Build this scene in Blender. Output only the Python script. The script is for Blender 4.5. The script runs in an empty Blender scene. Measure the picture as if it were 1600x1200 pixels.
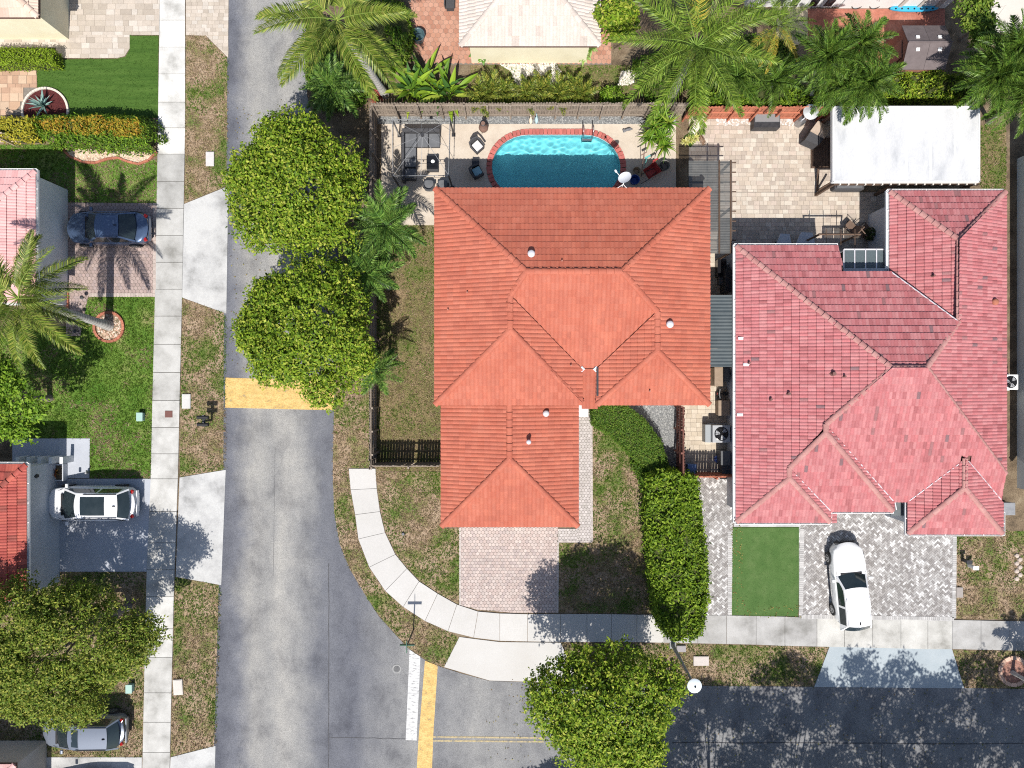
import bpy, bmesh, math, random
import numpy as np
from mathutils import Vector, Matrix

# ------------------------------------------------------------------ camera, sky, sun, exposure
SC = bpy.context.scene
S = 0.0345                      # metres per photo pixel on the ground (photo 1600 x 1200)
H = 38.0                        # height of the drone
SUN_EL, SUN_AZ = 56.0, 183.0    # sun in the south, a little west
rng = np.random.default_rng(7)
random.seed(7)

cam = bpy.data.cameras.new('camera')
cam.sensor_fit = 'HORIZONTAL'
cam.angle = 2 * math.atan(0.5 * 1600 * S / H)
cam.clip_start, cam.clip_end = 0.5, 4000
cam_o = bpy.data.objects.new('camera', cam)
SC.collection.objects.link(cam_o)
cam_o.location = (0, 0, H)
SC.camera = cam_o

world = bpy.data.worlds.new('World')
SC.world = world
world.use_nodes = True
wn = world.node_tree
sky = wn.nodes.new('ShaderNodeTexSky')
sky.sky_type = 'NISHITA'
sky.sun_disc = False
sky.sun_elevation = math.radians(SUN_EL)
sky.sun_rotation = math.radians(SUN_AZ)
sky.air_density, sky.dust_density, sky.ozone_density = 1.0, 1.2, 1.0
wn.links.new(sky.outputs[0], wn.nodes['Background'].inputs[0])
wn.nodes['Background'].inputs[1].default_value = 0.095

sun = bpy.data.lights.new('sun', 'SUN')
sun.energy = 4.6
sun.angle = math.radians(0.5)
sun.color = (1.0, 0.955, 0.89)
sun_o = bpy.data.objects.new('sun', sun)
SC.collection.objects.link(sun_o)
_az, _el = math.radians(SUN_AZ), math.radians(SUN_EL)
_to_sun = Vector((math.sin(_az) * math.cos(_el), math.cos(_az) * math.cos(_el), math.sin(_el)))
sun_o.rotation_euler = (-_to_sun).to_track_quat('-Z', 'Y').to_euler()
sun_o.location = (0, -30, 60)

SC.view_settings.view_transform = 'Standard'
SC.view_settings.look = 'None'
SC.view_settings.gamma = 1
SC.view_settings.exposure = 0.50
SC.view_settings.use_curve_mapping = False
SC.render.engine = 'CYCLES'
SC.cycles.filter_width = 1.1
SC.cycles.use_denoising = False
SC.cycles.max_bounces = 6
SC.cycles.sample_clamp_indirect = 3
SC.cycles.transparent_max_bounces = 8

# ------------------------------------------------------------------ coordinates
def G(X, Y, h=0.0):
    """photo pixel -> world point at height h (the photo looks straight down)"""
    k = S * (1 - h / H)
    return ((X - 800) * k, (600 - Y) * k, h)
def GP(pts, h=0.0):
    return [G(x, y, h)[:2] for x, y in pts]

# ------------------------------------------------------------------ object helpers
COL = SC.collection
ORI = {}                        # world origin of every thing, so parts can be built in world space
def org(o):
    return ORI.get(o.name, (0, 0, 0)) if o else (0, 0, 0)
def link(name, data, parent=None):
    o = bpy.data.objects.new(name, data)
    COL.objects.link(o)
    if parent:
        o.parent = parent
        ORI[o.name] = org(parent)
    return o
def tag(o, label=None, cat=None, group=None, kind=None):
    if label: o['label'] = label
    if cat: o['category'] = cat
    if group: o['group'] = group
    if kind: o['kind'] = kind
    return o
def thing(name, loc, label, cat, group=None, rz=0):
    o = bpy.data.objects.new(name, None)
    COL.objects.link(o)
    o.location = loc
    o.rotation_euler = (0, 0, rz)
    o.empty_display_size = .3
    ORI[o.name] = tuple(loc)
    return tag(o, label, cat, group)

class MB:
    """collects shapes (world space) and links them as one mesh object"""
    def __init__(s): s.v, s.f, s.c = [], [], []
    def add(s, vs, fs, c=None):
        n = len(s.v)
        s.v += [tuple(p) for p in vs]
        s.f += [tuple(i + n for i in f) for f in fs]
        s.c += [c] * len(fs)
        return s
    def box(s, c, d, rz=0, col=None, rx=0, ry=0, taper=1.0):
        hx, hy, hz = d[0] / 2, d[1] / 2, d[2] / 2
        m = Matrix.Rotation(rz, 3, 'Z') @ Matrix.Rotation(ry, 3, 'Y') @ Matrix.Rotation(rx, 3, 'X')
        vs = []
        for z in (-1, 1):
            t = taper if z > 0 else 1
            for x, y in ((-1, -1), (1, -1), (1, 1), (-1, 1)):
                p = m @ Vector((x * hx * t, y * hy * t, z * hz))
                vs.append((c[0] + p.x, c[1] + p.y, c[2] + p.z))
        return s.add(vs, [(3, 2, 1, 0), (4, 5, 6, 7), (0, 1, 5, 4), (1, 2, 6, 5), (2, 3, 7, 6), (3, 0, 4, 7)], col)
    def tube(s, pts, r, n=8, col=None, cap=True):
        pts = [Vector(p) for p in pts]
        rs = r if isinstance(r, (list, tuple)) else [r] * len(pts)
        rings = []
        for i, p in enumerate(pts):
            d = (pts[min(i + 1, len(pts) - 1)] - pts[max(i - 1, 0)]).normalized()
            a = d.cross(Vector((0, 0, 1)) if abs(d.z) < .9 else Vector((1, 0, 0))).normalized()
            b = d.cross(a)
            rings.append([tuple(p + (a * math.cos(2 * math.pi * k / n) + b * math.sin(2 * math.pi * k / n)) * rs[i]) for k in range(n)])
        vs = [v for R in rings for v in R]
        fs = []
        for i in range(len(pts) - 1):
            for k in range(n):
                fs.append((i * n + k, i * n + (k + 1) % n, (i + 1) * n + (k + 1) % n, (i + 1) * n + k))
        if cap:
            fs.append(tuple(range(n - 1, -1, -1)))
            fs.append(tuple(range((len(pts) - 1) * n, len(pts) * n)))
        return s.add(vs, fs, col)
    def cyl(s, c, r, h, n=14, col=None, r2=None):
        return s.tube([c, (c[0], c[1], c[2] + h)], [r, r if r2 is None else r2], n, col)
    def prism(s, pts, z0, z1, col=None):
        n = len(pts)
        a = sum(pts[i][0] * pts[(i + 1) % n][1] - pts[(i + 1) % n][0] * pts[i][1] for i in range(n))
        if a < 0: pts = pts[::-1]
        vs = [(x, y, z0) for x, y in pts] + [(x, y, z1) for x, y in pts]
        fs = [tuple(range(n - 1, -1, -1)), tuple(range(n, 2 * n))]
        fs += [(i, (i + 1) % n, n + (i + 1) % n, n + i) for i in range(n)]
        return s.add(vs, fs, col)
    def lathe(s, c, prof, n=16, col=None):
        vs, fs = [], []
        for r, z in prof:
            for k in range(n):
                a = 2 * math.pi * k / n
                vs.append((c[0] + r * math.cos(a), c[1] + r * math.sin(a), c[2] + z))
        for i in range(len(prof) - 1):
            for k in range(n):
                fs.append((i * n + k, i * n + (k + 1) % n, (i + 1) * n + (k + 1) % n, (i + 1) * n + k))
        fs.append(tuple(range((len(prof) - 1) * n, len(prof) * n)))
        fs.append(tuple(range(n - 1, -1, -1)))
        return s.add(vs, fs, col)
    def mesh(s, name, mat, o=(0, 0, 0), smooth=None, bevel=0):
        me = bpy.data.meshes.new(name)
        me.from_pydata([(x - o[0], y - o[1], z - o[2]) for x, y, z in s.v], [], s.f)
        if mat: me.materials.append(mat)
        if any(c is not None for c in s.c):
            at = me.attributes.new('tint', 'FLOAT_COLOR', 'FACE')
            arr = np.ones((len(s.f), 4), np.float32)
            for i, c in enumerate(s.c):
                if c is not None: arr[i, :3] = c
            at.data.foreach_set('color', arr.ravel())
        if bevel:
            bm = bmesh.new(); bm.from_mesh(me)
            bmesh.ops.bevel(bm, geom=[e for e in bm.edges if len(e.link_faces) == 2 and e.calc_face_angle(0) > .5], offset=bevel, segments=2, profile=.6, affect='EDGES')
            bm.to_mesh(me); bm.free()
        if smooth is not None:
            me.shade_smooth()
            me.set_sharp_from_angle(angle=math.radians(smooth))
        me.update()
        return me
    def build(s, name, mat, parent=None, smooth=None, bevel=0, kind=None, label=None):
        o = link(name, s.mesh(name, mat, org(parent), smooth, bevel), parent)
        return tag(o, label, None, None, kind)

def fast_mesh(name, v, f, mat, tint=None, o=(0, 0, 0), smooth=False):
    """v (n,3), f (m,k) -> mesh, through numpy"""
    v = np.asarray(v, np.float32) - np.asarray(o, np.float32)
    f = np.asarray(f, np.int32)
    me = bpy.data.meshes.new(name)
    me.vertices.add(len(v)); me.vertices.foreach_set('co', v.ravel())
    m, k = f.shape
    me.loops.add(m * k); me.loops.foreach_set('vertex_index', f.ravel())
    me.polygons.add(m)
    me.polygons.foreach_set('loop_start', np.arange(0, m * k, k, dtype=np.int32))
    me.polygons.foreach_set('loop_total', np.full(m, k, np.int32))
    if tint is not None:
        at = me.attributes.new('tint', 'FLOAT_COLOR', 'FACE')
        arr = np.ones((m, 4), np.float32); arr[:, :3] = tint
        at.data.foreach_set('color', arr.ravel())
    me.update(calc_edges=True)
    if mat: me.materials.append(mat)
    if smooth: me.shade_smooth()
    return me

# ------------------------------------------------------------------ materials
MATS = {}
def M(name, cols, scale=4, rough=.85, detail=6, pos=None, bump=0, bscale=60, tint=False, spec=.3, metal=0,
      stretch=(1, 1, 1), fine=0, fscale=40, trans=0, rand=0, coat=0, dist=0, emit=0, alpha=1):
    if name in MATS: return MATS[name]
    m = bpy.data.materials.new(name); MATS[name] = m
    m.use_nodes = True
    nt = m.node_tree; N = nt.nodes; L = nt.links
    p = N['Principled BSDF']
    p.inputs['Roughness'].default_value = rough
    p.inputs['Metallic'].default_value = metal
    p.inputs['Specular IOR Level'].default_value = spec
    p.inputs['Coat Weight'].default_value = coat
    p.inputs['Coat Roughness'].default_value = .05
    geo = N.new('ShaderNodeNewGeometry')
    mp = N.new('ShaderNodeMapping'); mp.inputs['Scale'].default_value = stretch
    L.new(geo.outputs['Position'], mp.inputs['Vector'])
    if len(cols) > 1:
        no = N.new('ShaderNodeTexNoise')
        no.inputs['Scale'].default_value = scale; no.inputs['Detail'].default_value = detail
        no.inputs['Roughness'].default_value = .62; no.inputs['Distortion'].default_value = dist
        L.new(mp.outputs[0], no.inputs['Vector'])
        rp = N.new('ShaderNodeValToRGB')
        pos = pos or [.32 + .36 * i / (len(cols) - 1) for i in range(len(cols))]
        els = rp.color_ramp.elements
        while len(els) < len(cols): els.new(.5)
        for e, q, c in zip(els, pos, cols):
            e.position = q; e.color = (*c, 1)
        L.new(no.outputs['Fac'], rp.inputs['Fac'])
        out = rp.outputs[0]
    else:
        rgb = N.new('ShaderNodeRGB'); rgb.outputs[0].default_value = (*cols[0], 1); out = rgb.outputs[0]
    def mul(a, b, fac=1.0):
        mx = N.new('ShaderNodeMix'); mx.data_type = 'RGBA'; mx.blend_type = 'MULTIPLY'
        mx.inputs['Factor'].default_value = fac
        L.new(a, mx.inputs['A']); L.new(b, mx.inputs['B'])
        return mx.outputs['Result']
    if fine:
        n2 = N.new('ShaderNodeTexNoise'); n2.inputs['Scale'].default_value = fscale; n2.inputs['Detail'].default_value = 3
        L.new(mp.outputs[0], n2.inputs['Vector'])
        mr = N.new('ShaderNodeMapRange')
        mr.inputs['From Min'].default_value = .3; mr.inputs['From Max'].default_value = .7
        mr.inputs['To Min'].default_value = 1 - fine; mr.inputs['To Max'].default_value = 1 + fine
        L.new(n2.outputs['Fac'], mr.inputs['Value']); out = mul(out, mr.outputs[0])
    if tint:
        at = N.new('ShaderNodeAttribute'); at.attribute_name = 'tint'
        out = mul(out, at.outputs['Color'])
    if rand:
        oi = N.new('ShaderNodeObjectInfo'); mr = N.new('ShaderNodeMapRange')
        mr.inputs['To Min'].default_value = 1 - rand; mr.inputs['To Max'].default_value = 1 + rand
        L.new(oi.outputs['Random'], mr.inputs['Value']); out = mul(out, mr.outputs[0])
    L.new(out, p.inputs['Base Color'])
    if bump:
        nb = N.new('ShaderNodeTexNoise'); nb.inputs['Scale'].default_value = bscale; nb.inputs['Detail'].default_value = 4
        L.new(mp.outputs[0], nb.inputs['Vector'])
        b = N.new('ShaderNodeBump'); b.inputs['Strength'].default_value = bump; b.inputs['Distance'].default_value = .03
        L.new(nb.outputs['Fac'], b.inputs['Height']); L.new(b.outputs[0], p.inputs['Normal'])
    if emit:
        p.inputs['Emission Strength'].default_value = emit; L.new(out, p.inputs['Emission Color'])
    if trans:
        tr = N.new('ShaderNodeBsdfTranslucent'); L.new(out, tr.inputs['Color'])
        mx = N.new('ShaderNodeMixShader'); mx.inputs[0].default_value = trans
        o_ = N['Material Output']
        L.new(p.outputs[0], mx.inputs[1]); L.new(tr.outputs[0], mx.inputs[2]); L.new(mx.outputs[0], o_.inputs['Surface'])
    if alpha < 1:
        p.inputs['Alpha'].default_value = alpha
    return m

def vnoise(x, y, sc, seed=0):
    r = np.random.default_rng(seed).random((64, 64))
    x = np.asarray(x) / sc + 1000; y = np.asarray(y) / sc + 1000
    xi, yi = np.floor(x).astype(int), np.floor(y).astype(int)
    fx, fy = x - xi, y - yi
    fx = fx * fx * (3 - 2 * fx); fy = fy * fy * (3 - 2 * fy)
    g = lambda a, b: r[a % 64, b % 64]
    return (g(xi, yi) * (1 - fx) + g(xi + 1, yi) * fx) * (1 - fy) + (g(xi, yi + 1) * (1 - fx) + g(xi + 1, yi + 1) * fx) * fy

def inpoly(x, y, poly):
    x = np.asarray(x); y = np.asarray(y); r = np.zeros(x.shape, bool)
    n = len(poly)
    for i in range(n):
        x1, y1 = poly[i]; x2, y2 = poly[(i + 1) % n]
        if y1 == y2: continue
        c = ((y1 > y) != (y2 > y)) & (x < (x2 - x1) * (y - y1) / (y2 - y1) + x1)
        r ^= c
    return r
def area(p):
    return abs(sum(p[i][0] * p[(i + 1) % len(p)][1] - p[(i + 1) % len(p)][0] * p[i][1] for i in range(len(p)))) / 2
def scatter(poly, n):
    P = np.array(poly); lo, hi = P.min(0), P.max(0)
    k = int(n * max(1.0, np.prod(hi - lo) / max(area(poly), .01)) * 1.1) + 8
    q = lo + rng.random((k, 2)) * (hi - lo)
    q = q[inpoly(q[:, 0], q[:, 1], poly)]
    return q[:n]

ASPH = None
# ------------------------------------------------------------------ palette
m_soil = M('soil', [(.075, .055, .035), (.15, .11, .07), (.21, .165, .11)], 1.2, .95, fine=.35, fscale=18, bump=.4, bscale=25)
m_dry = M('dry_lawn', [(.085, .125, .026), (.16, .145, .06), (.255, .185, .12), (.30, .225, .155)], .8, .95, pos=[.36, .45, .53, .66], fine=.4, fscale=14, bump=.6, bscale=20)
m_side = M('side_lawn', [(.085, .115, .026), (.14, .12, .05), (.215, .155, .09)], .7, .95, pos=[.3, .5, .66], fine=.4, fscale=14, bump=.6, bscale=20)
m_green = M('green_lawn', [(.055, .13, .012), (.10, .17, .025), (.21, .20, .08)], .7, .95, pos=[.35, .55, .74], fine=.35, fscale=14, bump=.6, bscale=20)
m_turf = M('turf', [(.036, .085, .010), (.05, .105, .014), (.065, .125, .02)], 1.5, .9, stretch=(.25, 3, 1), fine=.25, fscale=30, bump=.4, bscale=40)
m_turf2 = M('turf_right', [(.05, .105, .024), (.062, .12, .03), (.08, .135, .04)], 1.5, .9, fine=.25, fscale=30, bump=.4, bscale=40)
m_grass = M('grass_blade', [(1, 1, 1)], rough=.7, tint=True, trans=.15, spec=.2)
m_asph = M('asphalt', [(.60, .60, .62), (.92, .92, .92), (1.14, 1.13, 1.10)], .7, .9, pos=[.3, .48, .68], detail=14, fine=.30, fscale=26, bump=.2, bscale=70, stretch=(1.2, .8, 1))
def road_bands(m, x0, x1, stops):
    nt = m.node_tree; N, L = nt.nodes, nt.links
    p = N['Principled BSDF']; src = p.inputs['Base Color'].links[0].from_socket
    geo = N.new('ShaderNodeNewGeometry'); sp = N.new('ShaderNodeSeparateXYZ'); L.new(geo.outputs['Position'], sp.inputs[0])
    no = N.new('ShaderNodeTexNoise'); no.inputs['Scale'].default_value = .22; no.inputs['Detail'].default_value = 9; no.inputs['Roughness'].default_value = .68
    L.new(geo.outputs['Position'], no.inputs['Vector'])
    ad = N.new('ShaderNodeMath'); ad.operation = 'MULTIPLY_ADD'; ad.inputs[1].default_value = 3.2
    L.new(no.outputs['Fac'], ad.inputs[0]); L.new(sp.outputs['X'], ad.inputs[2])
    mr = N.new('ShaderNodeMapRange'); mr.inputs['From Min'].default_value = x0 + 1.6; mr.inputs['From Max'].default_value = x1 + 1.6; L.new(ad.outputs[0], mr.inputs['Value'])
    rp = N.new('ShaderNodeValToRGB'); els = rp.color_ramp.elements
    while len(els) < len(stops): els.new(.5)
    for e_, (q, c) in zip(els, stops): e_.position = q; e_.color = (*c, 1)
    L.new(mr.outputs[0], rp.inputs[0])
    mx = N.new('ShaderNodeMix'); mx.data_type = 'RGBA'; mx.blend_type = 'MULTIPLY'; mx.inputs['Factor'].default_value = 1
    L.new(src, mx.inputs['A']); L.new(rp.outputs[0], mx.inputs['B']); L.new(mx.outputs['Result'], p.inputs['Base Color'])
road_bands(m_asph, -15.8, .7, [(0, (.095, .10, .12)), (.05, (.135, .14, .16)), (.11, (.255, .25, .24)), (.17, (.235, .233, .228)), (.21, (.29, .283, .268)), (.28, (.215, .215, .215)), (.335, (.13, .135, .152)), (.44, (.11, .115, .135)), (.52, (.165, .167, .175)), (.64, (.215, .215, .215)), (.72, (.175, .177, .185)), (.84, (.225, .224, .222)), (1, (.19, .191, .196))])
m_yellow = M('yellow_paint', [(.26, .21, .13), (.48, .32, .11), (.56, .385, .15)], 2.6, .8, pos=[.28, .42, .6], detail=8, fine=.25, fscale=14, stretch=(1, 1.4, 1))
m_whitep = M('white_paint', [(.20, .20, .20), (.46, .46, .455), (.52, .52, .515)], 7, .8, pos=[.36, .45, .52], stretch=(.5, 2.2, 1), detail=8)
m_conc = M('concrete', [(.22, .215, .20), (.365, .36, .345), (.46, .455, .44)], .8, .9, pos=[.28, .45, .62], detail=8, fine=.06, fscale=20, tint=True, bump=.1)
m_concw = M('apron_concrete', [(.25, .25, .245), (.385, .385, .38), (.46, .46, .45)], .5, .9, pos=[.36, .47, .58], detail=7, fine=.05, fscale=16, bump=.1)
m_cleanc = M('clean_concrete', [(.44, .43, .405), (.48, .47, .45)], .5, .9, tint=True, fine=.04, fscale=14, bump=.1)
m_bluec = M('painted_apron', [(.30, .345, .37), (.36, .40, .42)], .7, .8, detail=7, fine=.05, bump=.1)
m_greyd = M('painted_drive', [(.34, .36, .40), (.40, .42, .46)], .6, .8, detail=7, fine=.05, bump=.1)
m_deck = M('pool_deck', [(.43, .365, .295), (.475, .41, .335), (.51, .45, .375)], .9, .85, fine=.05, fscale=12, bump=.1)
m_paver = M('paver', [(.88, .88, .88), (1, 1, 1)], 5, .9, tint=True, fine=.12, fscale=30, bump=.15)
m_bed = M('joint_sand', [(.15, .13, .11), (.22, .195, .165)], 9, .95)
m_gravel = M('gravel_bed', [(.12, .125, .125), (.23, .235, .23)], 9, .95, fine=.3, fscale=30, bump=.8, bscale=35)
m_stone = M('stone', [(.8, .8, .8), (1, 1, 1)], 12, .9, tint=True, bump=.2)
m_mulch = M('red_mulch', [(.055, .012, .012), (.10, .022, .022)], 12, .95, fine=.4, fscale=30, bump=1, bscale=30)
m_brick = M('brick', [(.30, .105, .065), (.40, .16, .10)], 6, .9, rand=.18, bump=.2)
m_redpatio = M('red_patio', [(.22, .085, .06), (.34, .125, .085), (.40, .18, .13)], .9, .85, detail=9, fine=.15, fscale=9)

# ------------------------------------------------------------------ ground, with the pool's hole left open
POOL = [(766 + 51.25 * (1 - math.cos(t)), 261 - 50.5 * math.sin(t)) for t in np.linspace(-math.pi / 2, math.pi / 2, 17)]
POOL = []
for t in np.linspace(-90, 90, 17):      # left end, going up the photo
    a = math.radians(t); POOL.append((826 - 58 * math.cos(a), 261 - 51 * math.sin(a)))
for t in np.linspace(90, -90, 17):
    a = math.radians(t); POOL.append((913 + 57 * math.cos(a), 261 - 51 * math.sin(a)))
POOLW = GP(POOL)
def offset_poly(p, d):
    c = np.mean(p, 0); out = []
    n = len(p)
    for i in range(n):
        a, b = np.array(p[i - 1]), np.array(p[(i + 1) % n])
        t = (b - a) / (np.linalg.norm(b - a) + 1e-9)
        nrm = np.array([t[1], -t[0]])
        if np.dot(nrm, np.array(p[i]) - c) < 0: nrm = -nrm
        out.append(tuple(np.array(p[i]) + nrm * d))
    return out
def sheet_hole(name, outer, hole, z, mat, depth, parent=None, kind='structure'):
    bm = bmesh.new()
    es = []
    for lp in (outer, hole):
        vs = [bm.verts.new((x, y, z)) for x, y in lp]
        es += [bm.edges.new((vs[i], vs[(i + 1) % len(vs)])) for i in range(len(vs))]
    bmesh.ops.triangle_fill(bm, use_beauty=True, edges=es)
    bmesh.ops.recalc_face_normals(bm, faces=bm.faces)
    if bm.faces[0].normal.z < 0: bmesh.ops.reverse_faces(bm, faces=bm.faces)
    if depth:
        r = bmesh.ops.extrude_edge_only(bm, edges=[e for e in bm.edges if len(e.link_faces) == 1])
        for v in [g for g in r['geom'] if isinstance(g, bmesh.types.BMVert)]: v.co.z -= depth
    me = bpy.data.meshes.new(name); bm.to_mesh(me); bm.free(); me.materials.append(mat)
    o = link(name, me, parent)
    return tag(o, kind=kind)
HOLE = offset_poly(POOLW, .14)
R_ = 1200
sheet_hole('ground', [(-R_, -R_), (R_, -R_), (R_, R_), (-R_, R_)], HOLE, 0.0, m_soil, 0)

def sheet(name, px, z, mat, z0=-.03, parent=None, kind='structure', label=None):
    mb = MB().prism(GP(px), z0, z)
    o = mb.build(name, mat, parent)
    return tag(o, label, kind=kind)

# ------------------------------------------------------------------ roads and their paint
road = sheet('road', [(356, -60), (354, 290), (350, 490), (349, 735), (342, 910), (331, 1290), (1720, 1290), (1720, 1078), (1505, 1075), (1275, 1073), (1040, 1071), (905, 1069), (833, 1066), (765, 1064), (720, 1052), (692, 1043), (668, 1034), (638, 1013), (612, 985), (592, 963), (571, 930), (547, 890), (531, 850), (522, 800), (520, 735), (522, 640), (524, 600), (533, 430), (500, 230), (480, 150), (478, -60)], .010, m_asph)
street = road
def paint(name, px, z, mat, lab=None):
    return sheet(name, px, z, mat, .008, kind='structure', label=lab)
paint('yellow_road_band', [(352, 590), (524, 596), (521, 641), (352, 637)], .018, m_yellow)
paint('yellow_crossing_band', [(664, 1032), (684, 1040), (677, 1148), (672, 1290), (646, 1290), (654, 1155)], .019, m_yellow)
paint('white_stop_line', [(640, 1015), (657, 1026), (651, 1157), (634, 1156)], .019, m_whitep)
for y in (1150, 1156):
    paint('yellow_centre_line', [(677, y), (850, y + 1.5), (850, y + 4), (677, y + 2.6)], .019, M('faded_yellow', [(.20, .19, .165), (.34, .28, .17), (.42, .34, .19)], 7, .85, pos=[.36, .5, .6]))
m_tar = M('tar_seam', [(.04, .04, .045), (.09, .09, .095)], 6, .8)
for i, (x0, y0, x1, y1, w) in enumerate(((514, 880, 514, 1260, .04), (514, 1152, 634, 1154, .03), (1050, 1160, 1700, 1162, .05), (430, 700, 427, 900, .012), (1378, 1162, 1376, 1260, .03))):
    a, b = Vector(G(x0, y0)), Vector(G(x1, y1))
    n = (b - a).normalized(); q = Vector((-n.y, n.x, 0)) * w / 2
    pts = []
    for k in range(13):
        p = a.lerp(b, k / 12) + q * random.uniform(-1.2, 1.2); pts.append(p)
    vs = [tuple(p + q + Vector((0, 0, .0165))) for p in pts] + [tuple(p - q + Vector((0, 0, .0165))) for p in pts]
    MB().add(vs, [(k + 1, k, 13 + k, 14 + k) for k in range(12)]).build('pavement_crack', m_tar, road if x0 < 514 else street)

# ------------------------------------------------------------------ sidewalks: every slab a part
def interp(tab, y):
    ys = [t[0] for t in tab]
    return (np.interp(y, ys, [t[1] for t in tab]), np.interp(y, ys, [t[2] for t in tab]))
def slab(parent, quad, z, mat, tint, gap=.013, name='slab'):
    q = [Vector((x, y, 0)) for x, y in quad]
    c = sum(q, Vector()) / len(q)
    pts = []
    for i, p in enumerate(q):
        d1 = (q[i - 1] - p).normalized(); d2 = (q[(i + 1) % len(q)] - p).normalized()
        pts.append(tuple((p + (d1 + d2) * gap)[:2]))
    MB().prism(pts, -.05, z + random.uniform(-.003, .003), tint).build(name, mat, parent, bevel=0)
walk = tag(thing('sidewalk', G(265, 600), None, None), kind='structure')
tabL = [(-80, 251, 291), (0, 250, 290), (200, 247, 290), (480, 242, 285), (600, 239, 282), (740, 236, 279), (905, 229, 273), (1280, 221, 264)]
jl = [-56, -10, 32, 74, 116, 160, 200, 241, 284, 326, 368, 410, 452, 494, 538, 582, 626, 668, 709, 748, 799, 848, 890, 932, 982, 1027, 1082, 1128, 1175, 1230]
for i in range(len(jl) - 1):
    (a0, b0), (a1, b1) = interp(tabL, jl[i]), interp(tabL, jl[i + 1])
    y = jl[i]
    t = 1.36 if y in (32, 116) else 1.25 if y < 240 else .86 if y < 290 else .93 if y < 600 else 1.08 if y < 900 else 1.18 if y < 1027 else 1.02
    t *= random.uniform(.96, 1.04)
    slab(walk, GP([(a0, jl[i]), (b0, jl[i]), (b1, jl[i + 1]), (a1, jl[i + 1])]), .045, m_conc, (t, t, t * .99))
walk2 = tag(thing('sidewalk', G(800, 980), None, None), kind='structure')
JO = [(545, 732), (548, 765), (555, 804), (560, 842), (577, 886), (602, 923), (630, 948), (664, 970), (700, 986), (740, 996), (781, 1001), (824, 1002), (876, 1003), (917, 1003), (955, 1003), (995, 1003), (1037, 1004), (1090, 1005), (1135, 1006), (1181, 1007), (1226, 1009), (1276, 1010), (1319, 1011), (1363, 1012), (1407, 1013), (1449, 1014), (1487, 1014), (1532, 1015), (1577, 1016), (1640, 1017)]
JI = [(587, 732), (589, 763), (594, 799), (602, 832), (618, 866), (636, 888), (655, 908), (684, 927), (714, 944), (747, 955), (781, 958), (824, 959), (876, 959), (917, 959), (955, 959), (995, 960), (1037, 960), (1090, 961), (1135, 961), (1181, 962), (1226, 963), (1276, 965), (1319, 966), (1363, 967), (1407, 967), (1449, 968), (1487, 968), (1532, 969), (1577, 970), (1640, 971)]
for i in range(len(JO) - 1):
    x = JO[i][0]
    if x < 1037: t, mt = 1.0, m_cleanc
    elif 1270 < x < 1480: t, mt = 1.06, m_conc
    else: t, mt = .84, m_conc
    t *= random.uniform(.97, 1.03)
    slab(walk2, GP([JO[i], JO[i + 1], JI[i + 1], JI[i]]), .045, mt, (t, t * .995, t * .97 if 1270 < x < 1480 else t), gap=.010)

# ------------------------------------------------------------------ driveways and patios
def clip_convex(p, poly):
    """p clipped by a counter-clockwise convex polygon"""
    for i in range(len(poly)):
        a, b = poly[i], poly[(i + 1) % len(poly)]
        out = []
        f = lambda q: (b[0] - a[0]) * (q[1] - a[1]) - (b[1] - a[1]) * (q[0] - a[0])
        for k in range(len(p)):
            c, d = p[k], p[(k + 1) % len(p)]
            fc, fd = f(c), f(d)
            if fc >= 0: out.append(c)
            if fc * fd < 0:
                t = fc / (fc - fd); out.append((c[0] + t * (d[0] - c[0]), c[1] + t * (d[1] - c[1])))
        p = out
        if len(p) < 3: return []
    return p
def ccw(p):
    a = sum(p[i][0] * p[(i + 1) % len(p)][1] - p[(i + 1) % len(p)][0] * p[i][1] for i in range(len(p)))
    return p if a > 0 else p[::-1]
def brick_faces(mb, pts, z0, z1, col):
    n = len(pts)
    vs = [(x, y, z1) for x, y in pts] + [(x, y, z0) for x, y in pts]
    mb.add(vs, [tuple(range(n))] + [(n + i, n + (i + 1) % n, (i + 1) % n, i) for i in range(n)], col)
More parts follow.
